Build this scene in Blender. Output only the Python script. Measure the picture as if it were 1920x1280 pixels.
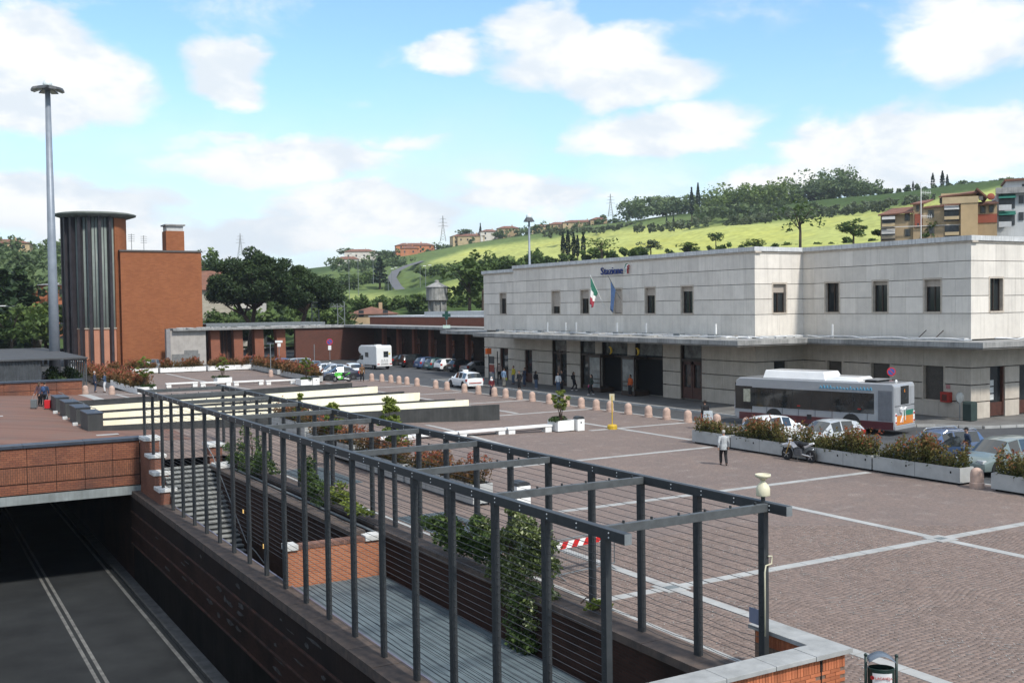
import bpy, bmesh, math, random
import numpy as np
from mathutils import Vector, Matrix
rnd = random.Random(7)
nrg = np.random.default_rng(11)
scene = bpy.context.scene
col = scene.collection
for o in list(bpy.data.objects): bpy.data.objects.remove(o)

# ------------------------------------------------------------------ camera
FPX, PITCH, ROLL, YAW, EYE = 2000.86, .0322705, -.01327004, .5250228, 7.4
_cy, _sy, _cp, _sp = math.cos(YAW), math.sin(YAW), math.cos(PITCH), math.sin(PITCH)
_F = Vector((_sy*_cp, _cy*_cp, -_sp)); _R0 = Vector((_cy, -_sy, 0)); _U0 = _R0.cross(_F)
_R = _R0*math.cos(ROLL) + _U0*math.sin(ROLL); _U = _U0*math.cos(ROLL) - _R0*math.sin(ROLL)
cam_data = bpy.data.cameras.new('camera'); cam = bpy.data.objects.new('camera', cam_data); col.objects.link(cam)
cam.matrix_world = Matrix(((_R.x, _U.x, -_F.x, 0), (_R.y, _U.y, -_F.y, 0), (_R.z, _U.z, -_F.z, EYE), (0, 0, 0, 1)))
cam_data.sensor_width = 36; cam_data.lens = FPX/1920*36; cam_data.clip_end = 9000; cam_data.clip_start = .3
scene.camera = cam

# ------------------------------------------------------------------ sky, sun, exposure
SUN_EL, SUN_AZ = math.radians(49), math.atan2(.13, -1.0)   # azimuth measured from +Y towards +X
sd = Vector((math.sin(SUN_AZ)*math.cos(SUN_EL), math.cos(SUN_AZ)*math.cos(SUN_EL), math.sin(SUN_EL)))
sun_l = bpy.data.lights.new('sun', 'SUN'); sun_l.energy = 2.5; sun_l.angle = math.radians(5.0); sun_l.color = (1, .955, .88)
sun = bpy.data.objects.new('sun', sun_l); col.objects.link(sun)
sun.rotation_euler = sd.to_track_quat('Z', 'Y').to_euler(); sun.location = (60, -40, 80)
scene.view_settings.view_transform = 'Standard'; scene.view_settings.look = 'None'
scene.view_settings.exposure = 0.78; scene.view_settings.gamma = 1.0; scene.view_settings.use_curve_mapping = False
scene.render.resolution_x, scene.render.resolution_y = 1024, 682
scene.render.engine = 'CYCLES'
try:
    scene.cycles.max_bounces = 6; scene.cycles.diffuse_bounces = 3; scene.cycles.glossy_bounces = 3
    scene.cycles.transparent_max_bounces = 12; scene.cycles.transmission_bounces = 4
    scene.cycles.use_denoising = True
except Exception: pass

def ray(x, y): return _F*FPX + _R*(x-960) - _U*(y-640)
def at(x, y, z=None, X=None, Y=None, D=None):
    """a point of the place, read off the photograph, on the plane z=, x= or y=, or at depth D"""
    d = ray(x, y)
    t = (z-EYE)/d.z if z is not None else X/d.x if X is not None else Y/d.y if Y is not None else D/FPX
    return Vector((d.x*t, d.y*t, EYE+d.z*t))
def azel(x, y):
    d = ray(x, y).normalized(); return math.atan2(d.x, d.y), math.asin(d.z)

world = bpy.data.worlds.new('World'); scene.world = world; world.use_nodes = True
def build_world():
    nt = world.node_tree; N, L = nt.nodes, nt.links; N.clear()
    def nd(t, **k):
        n = N.new(t)
        for a, b in k.items(): setattr(n, a, b)
        return n
    def con(v, s):
        if isinstance(v, bpy.types.NodeSocket): L.new(v, s)
        elif isinstance(v, (int, float)) and s.type == 'VECTOR': s.default_value = (v, v, v)
        else: s.default_value = v
    def ma(op, a, b=0., c=0., clamp=False):
        n = nd('ShaderNodeMath', operation=op, use_clamp=clamp)
        for v, s in zip((a, b, c), n.inputs): con(v, s)
        return n.outputs[0]
    def vm(op, a, b=None, out=0):
        n = nd('ShaderNodeVectorMath', operation=op); con(a, n.inputs[0])
        if b is not None: con(b, n.inputs[1])
        return n.outputs[out]
    def ss(v, a, b):
        n = nd('ShaderNodeMapRange', interpolation_type='SMOOTHSTEP'); con(v, n.inputs[0])
        n.inputs[1].default_value = a; n.inputs[2].default_value = b; return n.outputs[0]
    out = nd('ShaderNodeOutputWorld'); bg = nd('ShaderNodeBackground'); L.new(bg.outputs[0], out.inputs[0])
    sky = nd('ShaderNodeTexSky', sky_type='NISHITA', sun_disc=False); sky.sun_elevation = SUN_EL; sky.sun_rotation = SUN_AZ
    sky.air_density = 1.0; sky.dust_density = .6; sky.ozone_density = 1.5
    tc = nd('ShaderNodeTexCoord').outputs['Generated']
    sx = nd('ShaderNodeSeparateXYZ'); L.new(tc, sx.inputs[0]); X, Y, Z = sx.outputs
    az = ma('ARCTAN2', X, Y); el = ma('ARCSINE', Z)
    cb = nd('ShaderNodeCombineXYZ'); L.new(az, cb.inputs[0]); L.new(el, cb.inputs[1]); p = cb.outputs[0]
    def noise(vec, scale, det, rough=.55, dist=0.):
        n = nd('ShaderNodeTexNoise'); L.new(vec, n.inputs['Vector']); n.inputs['Scale'].default_value = scale
        n.inputs['Detail'].default_value = det; n.inputs['Roughness'].default_value = rough; n.inputs['Distortion'].default_value = dist
        return n.outputs[0]
    # flatten the vertical towards the horizon as a cloud deck seen in perspective does
    st = vm('MULTIPLY', tc, (1, 1, 2.1))
    fb = noise(st, 9.0, 10, .60, .3)
    warp = vm('ADD', p, vm('MULTIPLY', vm('SUBTRACT', nd_color(noise_col(nd, L, st, 11)), (.5, .5, .5)), (.075, .055, 0)))
    # cumulus of the photograph: (px, py, half width px, half height px, weight)
    blobs = [(70, 160, 270, 125, 1.4), (50, 90, 190, 95, 1.2), (430, 142, 105, 78, 1.2), (1090, 118, 225, 90, 1.3), (1190, 150, 230, 72, 1.2), (1030, 70, 115, 70, 1.2), (870, 105, 120, 40, .8),
             (1260, 250, 235, 72, 1.15), (1690, 285, 290, 90, 1.35), (1860, 268, 210, 90, 1.15), (1830, 70, 220, 120, .95), (1780, 10, 200, 90, .7), (560, 300, 330, 62, .85), (420, 260, 150, 35, .6),
             (120, 385, 330, 75, 1.1), (700, 395, 270, 70, 1.15), (1000, 372, 260, 60, .85), (400, 440, 500, 60, .9), (1450, 350, 200, 50, .7), (760, 270, 120, 40, .6)]
    tot = None; low = None
    for bx, by, rx, ry, w in blobs:
        a, e = azel(bx, by); a1, _ = azel(bx+rx, by); _, e1 = azel(bx, by-ry)
        q = vm('MULTIPLY', vm('SUBTRACT', warp, (a, e, 0)), (1/(a1-a), 1/(e1-e), 0))
        m = ma('MULTIPLY', ma('SUBTRACT', 1.0, vm('LENGTH', q, out=1), clamp=True), w)
        tot = m if tot is None else ma('MAXIMUM', tot, m)
    a0, e0 = azel(960, 200)
    fr = vm('LENGTH', vm('MULTIPLY', vm('SUBTRACT', p, (a0, e0, 0)), (1/.62, 1/.34, 0)), out=1)
    inframe = ma('SUBTRACT', 1.0, ss(fr, .85, 1.25))
    free = ma('MULTIPLY', ss(noise(st, 2.6, 3), .42, .62), .75)
    body = ma('ADD', ma('MULTIPLY', tot, inframe), ma('MULTIPLY', free, ma('SUBTRACT', 1.0, inframe)))
    dens = ma('ADD', body, ma('MULTIPLY', ma('SUBTRACT', fb, .5), 1.35))
    cov = ss(dens, .04, .50)
    veil = ma('MULTIPLY', ss(noise(st, 4.0, 6), .36, .66), ma('MULTIPLY', ss(el, .24, .02), .85))
    cov = ma('MAXIMUM', cov, veil)
    cov = ma('MULTIPLY', cov, ss(el, -.06, .01))
    fu = noise(vm('ADD', st, (.012, -.03, .085)), 9.0, 6, .60, .3); lit = ss(ma('SUBTRACT', fb, fu), -.16, .10)
    shade = ma('MULTIPLY', lit, ss(ma('ADD', noise(vm('ADD', st, (.02, .02, .09)), 5.0, 5), ma('MULTIPLY', body, .22)), .38, .66), clamp=True)
    cr = nd('ShaderNodeMix', data_type='RGBA'); L.new(shade, cr.inputs[0])
    cr.inputs[6].default_value = (.49, .535, .58, 1); cr.inputs[7].default_value = (.64, .645, .64, 1)
    sk = nd('ShaderNodeVectorMath', operation='MULTIPLY'); L.new(sky.outputs[0], sk.inputs[0]); sk.inputs[1].default_value = (SKY_K*.78, SKY_K*.94, SKY_K*1.02)
    hz = nd('ShaderNodeMix', data_type='RGBA'); L.new(ma('MULTIPLY', ss(el, .26, -.02), .50), hz.inputs[0]); L.new(sk.outputs[0], hz.inputs[6]); hz.inputs[7].default_value = (.43, .50, .565, 1)
    mx = nd('ShaderNodeMix', data_type='RGBA'); L.new(cov, mx.inputs[0]); L.new(hz.outputs[2], mx.inputs[6]); L.new(cr.outputs[2], mx.inputs[7])
    L.new(mx.outputs[2], bg.inputs[0]); bg.inputs[1].default_value = 1.0
SKY_K = .135
def nd_color(s): return s
def noise_col(nd, L, vec, sc):
    n = nd('ShaderNodeTexNoise'); L.new(vec, n.inputs['Vector']); n.inputs['Scale'].default_value = sc; n.inputs['Detail'].default_value = 5
    return n.outputs['Color']
build_world()

# ------------------------------------------------------------------ materials
MATS = {}
def mat(name, c=(.5, .5, .5), rough=.75, var=.12, scale=3., c2=None, bump=0., bscale=None, metal=0., spec=.35, attr=0., alpha=None, coat=0., streak=0., dirt=None, trans=0.):
    """procedural surface: base colour, mottling (c -> c2), vertical rain streaks, small relief, optional per-piece variation"""
    if name in MATS: return MATS[name]
    m = bpy.data.materials.new(name); m.use_nodes = True; nt = m.node_tree; N, L = nt.nodes, nt.links
    b = N['Principled BSDF']; MATS[name] = m
    b.inputs['Roughness'].default_value = rough; b.inputs['Metallic'].default_value = metal; b.inputs['Specular IOR Level'].default_value = spec
    b.inputs['Coat Weight'].default_value = coat
    if trans: b.inputs['Transmission Weight'].default_value = trans
    if alpha is not None: b.inputs['Alpha'].default_value = alpha
    c2 = c2 or tuple(max(0, x*(1-2.2*var)) for x in c)
    tc = N.new('ShaderNodeTexCoord'); src = tc.outputs['Object']
    if var > 0 or bump > 0 or streak > 0:
        no = N.new('ShaderNodeTexNoise'); no.inputs['Scale'].default_value = scale; no.inputs['Detail'].default_value = 6; no.inputs['Roughness'].default_value = .62
        L.new(src, no.inputs['Vector'])
        mr = N.new('ShaderNodeMapRange'); mr.inputs[1].default_value = .34; mr.inputs[2].default_value = .66; L.new(no.outputs[0], mr.inputs[0])
        mx = N.new('ShaderNodeMix'); mx.data_type = 'RGBA'; mx.inputs[6].default_value = (*c, 1); mx.inputs[7].default_value = (*c2, 1); L.new(mr.outputs[0], mx.inputs[0])
        outc = mx.outputs[2]
        if streak > 0:
            mp = N.new('ShaderNodeMapping'); mp.inputs['Scale'].default_value = (4.5, 4.5, .22); L.new(src, mp.inputs[0])
            n2 = N.new('ShaderNodeTexNoise'); n2.inputs['Scale'].default_value = 1.6; n2.inputs['Detail'].default_value = 5; L.new(mp.outputs[0], n2.inputs['Vector'])
            r2 = N.new('ShaderNodeMapRange'); r2.inputs[1].default_value = .45; r2.inputs[2].default_value = .75; r2.inputs[4].default_value = streak; L.new(n2.outputs[0], r2.inputs[0])
            m2 = N.new('ShaderNodeMix'); m2.data_type = 'RGBA'; L.new(r2.outputs[0], m2.inputs[0]); L.new(outc, m2.inputs[6]); m2.inputs[7].default_value = (*(dirt or tuple(x*.45 for x in c)), 1)
            outc = m2.outputs[2]
        if attr > 0:
            at_ = N.new('ShaderNodeAttribute'); at_.attribute_name = 'var'
            mr3 = N.new('ShaderNodeMapRange'); mr3.inputs[3].default_value = 1-attr; mr3.inputs[4].default_value = 1+attr; L.new(at_.outputs['Fac'], mr3.inputs[0])
            vmn = N.new('ShaderNodeVectorMath'); vmn.operation = 'SCALE'; L.new(outc, vmn.inputs[0]); L.new(mr3.outputs[0], vmn.inputs['Scale']); outc = vmn.outputs[0]
        L.new(outc, b.inputs['Base Color'])
        if bump > 0:
            nb = N.new('ShaderNodeTexNoise'); nb.inputs['Scale'].default_value = bscale or scale*6; nb.inputs['Detail'].default_value = 4; L.new(src, nb.inputs['Vector'])
            bu = N.new('ShaderNodeBump'); bu.inputs['Strength'].default_value = bump; bu.inputs['Distance'].default_value = .02; L.new(nb.outputs[0], bu.inputs['Height']); L.new(bu.outputs[0], b.inputs['Normal'])
    else: b.inputs['Base Color'].default_value = (*c, 1)
    return m
def piece_mat(name, c, c2, rough=.8, var=.35, scale=2., bump=.0):
    """like mat, but every object takes its own tone (pieces of one wall)"""
    m = mat(name, c, rough, .1, scale, c2, bump, 25)
    nt = m.node_tree; N, L = nt.nodes, nt.links; b = N['Principled BSDF']; old = b.inputs['Base Color'].links[0].from_socket
    oi = N.new('ShaderNodeObjectInfo'); mr = N.new('ShaderNodeMapRange'); mr.inputs[3].default_value = 1-var; mr.inputs[4].default_value = 1+var; L.new(oi.outputs['Random'], mr.inputs[0])
    v = N.new('ShaderNodeVectorMath'); v.operation = 'SCALE'; L.new(old, v.inputs[0]); L.new(mr.outputs[0], v.inputs['Scale']); L.new(v.outputs[0], b.inputs['Base Color'])
    return m
def brick_mat(name, c1, c2, mortar, bw=.25, bh=.07, soldier=False, rough=.85, stain=.35, stainc=(.05, .035, .03), bump=.5):
    if name in MATS: return MATS[name]
    m = bpy.data.materials.new(name); m.use_nodes = True; nt = m.node_tree; N, L = nt.nodes, nt.links; b = N['Principled BSDF']; MATS[name] = m
    b.inputs['Roughness'].default_value = rough; b.inputs['Specular IOR Level'].default_value = .12
    tc = N.new('ShaderNodeTexCoord'); sp = N.new('ShaderNodeSeparateXYZ'); L.new(tc.outputs['Object'], sp.inputs[0])
    ad = N.new('ShaderNodeMath'); L.new(sp.outputs[0], ad.inputs[0]); L.new(sp.outputs[1], ad.inputs[1])
    cb = N.new('ShaderNodeCombineXYZ')
    L.new(ad.outputs[0], cb.inputs[1 if soldier else 0]); L.new(sp.outputs[2], cb.inputs[0 if soldier else 1])
    br = N.new('ShaderNodeTexBrick'); L.new(cb.outputs[0], br.inputs['Vector']); br.inputs['Scale'].default_value = 1
    br.inputs['Brick Width'].default_value = bw; br.inputs['Row Height'].default_value = bh; br.inputs['Mortar Size'].default_value = .009; br.inputs['Mortar Smooth'].default_value = .3
    br.inputs['Color1'].default_value = (*c1, 1); br.inputs['Color2'].default_value = (*c2, 1); br.inputs['Mortar'].default_value = (*mortar, 1)
    no = N.new('ShaderNodeTexNoise'); no.inputs['Scale'].default_value = .55; no.inputs['Detail'].default_value = 7; L.new(tc.outputs['Object'], no.inputs['Vector'])
    mr = N.new('ShaderNodeMapRange'); mr.inputs[1].default_value = .45; mr.inputs[2].default_value = .72; mr.inputs[4].default_value = stain; L.new(no.outputs[0], mr.inputs[0])
    mx = N.new('ShaderNodeMix'); mx.data_type = 'RGBA'; L.new(mr.outputs[0], mx.inputs[0]); L.new(br.outputs['Color'], mx.inputs[6]); mx.inputs[7].default_value = (*stainc, 1)
    L.new(mx.outputs[2], b.inputs['Base Color'])
    bu = N.new('ShaderNodeBump'); bu.inputs['Strength'].default_value = bump; bu.inputs['Distance'].default_value = .012; bu.invert = True; L.new(br.outputs['Fac'], bu.inputs['Height']); L.new(bu.outputs[0], b.inputs['Normal'])
    return m
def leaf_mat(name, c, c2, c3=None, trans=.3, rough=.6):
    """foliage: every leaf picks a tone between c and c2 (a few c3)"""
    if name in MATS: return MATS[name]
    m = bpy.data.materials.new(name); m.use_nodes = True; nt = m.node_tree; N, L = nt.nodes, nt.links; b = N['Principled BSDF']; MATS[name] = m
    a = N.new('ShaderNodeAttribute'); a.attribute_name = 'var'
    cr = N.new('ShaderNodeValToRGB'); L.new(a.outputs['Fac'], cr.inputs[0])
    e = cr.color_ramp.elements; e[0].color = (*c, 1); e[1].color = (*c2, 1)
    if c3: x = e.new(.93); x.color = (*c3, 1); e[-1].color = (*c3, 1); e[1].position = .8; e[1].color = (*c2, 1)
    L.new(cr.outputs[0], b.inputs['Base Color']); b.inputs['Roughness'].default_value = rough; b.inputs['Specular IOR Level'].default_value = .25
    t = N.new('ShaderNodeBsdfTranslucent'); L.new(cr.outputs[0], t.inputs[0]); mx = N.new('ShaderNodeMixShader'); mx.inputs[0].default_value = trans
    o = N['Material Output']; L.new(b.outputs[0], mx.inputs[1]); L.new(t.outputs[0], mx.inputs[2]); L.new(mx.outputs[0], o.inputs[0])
    return m

# ------------------------------------------------------------------ mesh and object helpers
class MB:
    def __init__(s): s.v = []; s.f = []; s.m = []
    def add(s, vs, fs, mi=0, M=None):
        n = len(s.v)
        s.v += [tuple(M @ Vector(v)) if M else tuple(v) for v in vs]
        for f in fs: s.f.append([i+n for i in f]); s.m.append(mi)
        return s
    def box(s, x0, y0, z0, x1, y1, z1, mi=0, M=None):
        return s.add([(x0, y0, z0), (x1, y0, z0), (x1, y1, z0), (x0, y1, z0), (x0, y0, z1), (x1, y0, z1), (x1, y1, z1), (x0, y1, z1)],
                     [(0, 3, 2, 1), (4, 5, 6, 7), (0, 1, 5, 4), (1, 2, 6, 5), (2, 3, 7, 6), (3, 0, 4, 7)], mi, M)
    def hexa(s, b, t, mi=0):   # 4 bottom points (ccw), 4 top points
        return s.add(list(b)+list(t), [(0, 3, 2, 1), (4, 5, 6, 7), (0, 1, 5, 4), (1, 2, 6, 5), (2, 3, 7, 6), (3, 0, 4, 7)], mi)
    def cbox(s, c, sz, rz=0, mi=0):
        M = Matrix.Translation(c) @ Matrix.Rotation(rz, 4, 'Z'); a, b, d = sz[0]/2, sz[1]/2, sz[2]/2
        return s.box(-a, -b, -d, a, b, d, mi, M)
    def prism(s, poly, z0, z1, mi=0, M=None):
        n = len(poly); vs = [(x, y, z0) for x, y in poly]+[(x, y, z1) for x, y in poly]
        return s.add(vs, [tuple(range(n))[::-1], tuple(range(n, 2*n))]+[(i, (i+1) % n, n+(i+1) % n, n+i) for i in range(n)], mi, M)
    def extr(s, poly, axis, a0, a1, mi=0, M=None):   # poly in the plane normal to axis ('x': (y,z), 'y': (x,z))
        n = len(poly)
        P = (lambda p, a: (a, p[0], p[1])) if axis == 'x' else (lambda p, a: (p[0], a, p[1]))
        vs = [P(p, a0) for p in poly]+[P(p, a1) for p in poly]
        return s.add(vs, [tuple(range(n)), tuple(range(n, 2*n))[::-1]]+[(i, n+i, n+(i+1) % n, (i+1) % n) for i in range(n)], mi, M)
    def lathe(s, prof, c=(0, 0, 0), n=16, mi=0, M=None, cap=True):
        vs = []; fs = []
        for r, z in prof:
            for k in range(n): a = 2*math.pi*k/n; vs.append((c[0]+r*math.cos(a), c[1]+r*math.sin(a), c[2]+z))
        for j in range(len(prof)-1):
            for k in range(n): k2 = (k+1) % n; fs.append((j*n+k, j*n+k2, (j+1)*n+k2, (j+1)*n+k))
        if cap: fs.append(tuple(range(n))[::-1]); fs.append(tuple((len(prof)-1)*n+k for k in range(n)))
        return s.add(vs, fs, mi, M)
    def tube(s, pts, r, n=8, mi=0, M=None):
        pts = [Vector(p) for p in pts]; rs = r if isinstance(r, (list, tuple)) else [r]*len(pts); vs = []; fs = []
        up = None
        for i, p in enumerate(pts):
            t = (pts[min(i+1, len(pts)-1)]-pts[max(i-1, 0)]).normalized()
            if up is None: up = Vector((0, 0, 1)) if abs(t.z) < .9 else Vector((1, 0, 0))
            a = t.cross(up); a = a.normalized() if a.length > 1e-5 else t.orthogonal().normalized(); b = a.cross(t).normalized(); up = b
            for k in range(n): g = 2*math.pi*k/n; vs.append(p+a*(rs[i]*math.cos(g))+b*(rs[i]*math.sin(g)))
        for j in range(len(pts)-1):
            for k in range(n): k2 = (k+1) % n; fs.append((j*n+k, j*n+k2, (j+1)*n+k2, (j+1)*n+k))
        fs.append(tuple(range(n))[::-1]); fs.append(tuple((len(pts)-1)*n+k for k in range(n)))
        return s.add(vs, fs, mi, M)
    def ball(s, c, r, n=10, m=7, mi=0, M=None):
        r = (r, r, r) if isinstance(r, (int, float)) else r; vs = [(c[0], c[1], c[2]-r[2])]; fs = []
        for j in range(1, m):
            t = math.pi*j/m
            for k in range(n): a = 2*math.pi*k/n; vs.append((c[0]+r[0]*math.sin(t)*math.cos(a), c[1]+r[1]*math.sin(t)*math.sin(a), c[2]-r[2]*math.cos(t)))
        vs.append((c[0], c[1], c[2]+r[2])); L = len(vs)-1
        for k in range(n): fs.append((0, 1+(k+1) % n, 1+k)); fs.append((L, L-n+k, L-n+(k+1) % n))
        for j in range(m-2):
            for k in range(n): k2 = (k+1) % n; fs.append((1+j*n+k, 1+j*n+k2, 1+(j+1)*n+k2, 1+(j+1)*n+k))
        return s.add(vs, fs, mi, M)
    def build(s, name, mats, parent=None, world=False, smooth=False, kind=None, bevel=0., label=None):
        off = Vector((0, 0, 0))
        if world:
            q = parent
            while q: off += q.location; q = q.parent
        me = bpy.data.meshes.new(name); me.from_pydata([tuple(Vector(v)-off) for v in s.v] if world else s.v, [], s.f)
        mats = mats if isinstance(mats, (list, tuple)) else [mats]
        for m in mats: me.materials.append(m)
        if len(mats) > 1: me.polygons.foreach_set('material_index', s.m)
        if smooth: me.polygons.foreach_set('use_smooth', [True]*len(me.polygons))
        me.update(); o = bpy.data.objects.new(name, me); col.objects.link(o)
        if parent: o.parent = parent
        if smooth == 'auto':
            pass
        if bevel: b = o.modifiers.new('bevel', 'BEVEL'); b.width = bevel; b.segments = 2; b.limit_method = 'ANGLE'
        if kind: o['kind'] = kind
        if label: o['label'] = label
        return o
def tag(o, label, cat, group=None, kind=None):
    o['label'] = label
    if cat: o['category'] = cat
    if group: o['group'] = group
    if kind: o['kind'] = kind
    return o
def thing(name, label, cat, loc=(0, 0, 0), rz=0., group=None):
    o = bpy.data.objects.new(name, None); o.empty_display_size = .2; col.objects.link(o); o.location = loc; o.rotation_euler = (0, 0, rz)
    return tag(o, label, cat, group)
def struct(name, mb, m, **k):
    o = mb.build(name, m, **k); o['kind'] = 'structure'; return o
def inst(me, name, parent, loc=(0, 0, 0), rz=0., sc=None, m=None):
    o = bpy.data.objects.new(name, me); col.objects.link(o); o.parent = parent; o.location = loc; o.rotation_euler = (0, 0, rz)
    if sc: o.scale = sc
    if m:
        o.material_slots[0].link = 'OBJECT'; o.material_slots[0].material = m
    return o
def copy_tree(src, loc=None, rz=None, label=None, parent=None):
    c = src.copy(); col.objects.link(c); c.parent = parent
    if loc is not None: c.location = loc
    if rz is not None: c.rotation_euler = (0, 0, rz)
    if label: c['label'] = label
    for ch in src.children: copy_tree(ch, parent=c)
    return c
def npmesh(name, V, Fq, m, var=None, parent=None, loc=None, kind=None):
    me = bpy.data.meshes.new(name); nv, nf = len(V), len(Fq); k = Fq.shape[1]
    me.vertices.add(nv); me.vertices.foreach_set('co', np.asarray(V, np.float32).ravel())
    me.loops.add(nf*k); me.loops.foreach_set('vertex_index', np.asarray(Fq, np.int32).ravel())
    me.polygons.add(nf); me.polygons.foreach_set('loop_start', np.arange(nf, dtype=np.int32)*k)
    try: me.polygons.foreach_set('loop_total', np.full(nf, k, np.int32))
    except Exception: pass
    me.update(calc_edges=True); me.validate()
    if var is not None:
        a = me.attributes.new('var', 'FLOAT', 'FACE'); a.data.foreach_set('value', np.asarray(var, np.float32))
    for x in (m if isinstance(m, (list, tuple)) else [m]): me.materials.append(x)
    o = bpy.data.objects.new(name, me); col.objects.link(o)
    if parent: o.parent = parent
    if loc is not None: o.location = loc
    if kind: o['kind'] = kind
    return o
def leaf_cards(P, size, flat=.0, aspect=1.7, rng=nrg):
    """a bent two-triangle leaf at every point of P, at random angles (flat -> lie more horizontally)"""
    n = len(P); a = rng.normal(size=(n, 3)); a /= np.linalg.norm(a, axis=1)[:, None]
    nrm = rng.normal(size=(n, 3)); nrm[:, 2] = np.abs(nrm[:, 2])+flat*2; nrm /= np.linalg.norm(nrm, axis=1)[:, None]
    a -= nrm*(a*nrm).sum(1)[:, None]; a /= np.linalg.norm(a, axis=1)[:, None]+1e-9; b = np.cross(nrm, a)
    s = (size*rng.uniform(.6, 1.35, n))[:, None]; L = a*s*aspect/2; W = b*s/2
    V = np.stack([P-L, P+W*.9-nrm*s*.12, P+L, P-W*.9-nrm*s*.12], 1).reshape(-1, 3)
    return V, np.arange(4*n).reshape(-1, 4)
def clumps(centres, radii, per, rng=nrg, shell=.55):
    """points scattered in the outer shells of many small ellipsoids"""
    out = []
    for c, r in zip(centres, radii):
        d = rng.normal(size=(per, 3)); d /= np.linalg.norm(d, axis=1)[:, None]
        out.append(np.asarray(c)+d*np.asarray(r)*(shell+(1-shell)*rng.random((per, 1))))
    return np.concatenate(out)
# ------------------------------------------------------------------ palette
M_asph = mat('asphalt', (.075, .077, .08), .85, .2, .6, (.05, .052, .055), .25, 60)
M_road = mat('underpass_asphalt', (.036, .039, .041), .9, .25, .35, (.022, .024, .026), .2, 60, spec=.08)  # asphalt darkened so its colour stands in for the trench shade
M_pale = mat('pale_stone', (.40, .40, .385), .8, .14, 1.2, (.29, .29, .28), .1, 30)
M_side = mat('sidewalk_concrete', (.17, .165, .155), .85, .15, .8, (.11, .105, .10), .15, 40)
M_conc = mat('weathered_concrete', (.36, .355, .34), .85, .2, 1.0, (.19, .19, .185), .25, 20, streak=.55, dirt=(.10, .10, .10))
M_cap = mat('white_capstone', (.62, .62, .60), .75, .12, 3)
M_brickcap = mat('brick_capping', (.105, .078, .064), .9, .3, 3, (.055, .046, .042), .3, 40)
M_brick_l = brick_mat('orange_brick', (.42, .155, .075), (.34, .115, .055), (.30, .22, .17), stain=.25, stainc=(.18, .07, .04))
M_brick_d = brick_mat('shaded_sooty_brick', (.050, .024, .018), (.034, .017, .013), (.034, .025, .022), stain=.8, stainc=(.011, .009, .008))  # soot, with the shade of the trench also put into the colours
M_brick_s = brick_mat('shaded_sooty_soldier_brick', (.030, .020, .017), (.022, .015, .013), (.02, .015, .014), bw=.25, bh=.075, soldier=True, stain=.8, stainc=(.011, .010, .010))  # soldier courses likewise: painted-in shade on top of the soot
M_steel_d = mat('anthracite_steel', (.038, .042, .045), .5, .18, 6, (.026, .03, .033), .05, 60, spec=.4)
M_steel_g = mat('grey_steel', (.22, .24, .25), .5, .12, 4, metal=.3)
M_navy = mat('dark_blue_coping', (.045, .055, .075), .45, .15, 3)
M_black = mat('black_panel', (.045, .047, .047), .6, .25, 1.5, (.028, .03, .03), streak=.25, dirt=(.09, .09, .085))
M_cream = mat('cream_render', (.86, .81, .64), .8, .08, .7, (.81, .75, .55), streak=.2, dirt=(.68, .52, .26))
M_white = mat('white_paint', (.80, .80, .78), .6, .06, 2, streak=.12, dirt=(.5, .5, .48))
M_white2 = mat('grey_white_panel', (.42, .43, .42), .6, .10, 1.6, streak=.2, dirt=(.35, .35, .34))
M_slat = mat('blue_grey_slat', (.118, .152, .168), .65, .18, 2, (.085, .11, .122), .1, 20)
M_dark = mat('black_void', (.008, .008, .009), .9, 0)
M_gran = mat('pink_granite', (.50, .355, .285), .8, .16, 5, (.38, .27, .22), .15, 60)

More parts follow.
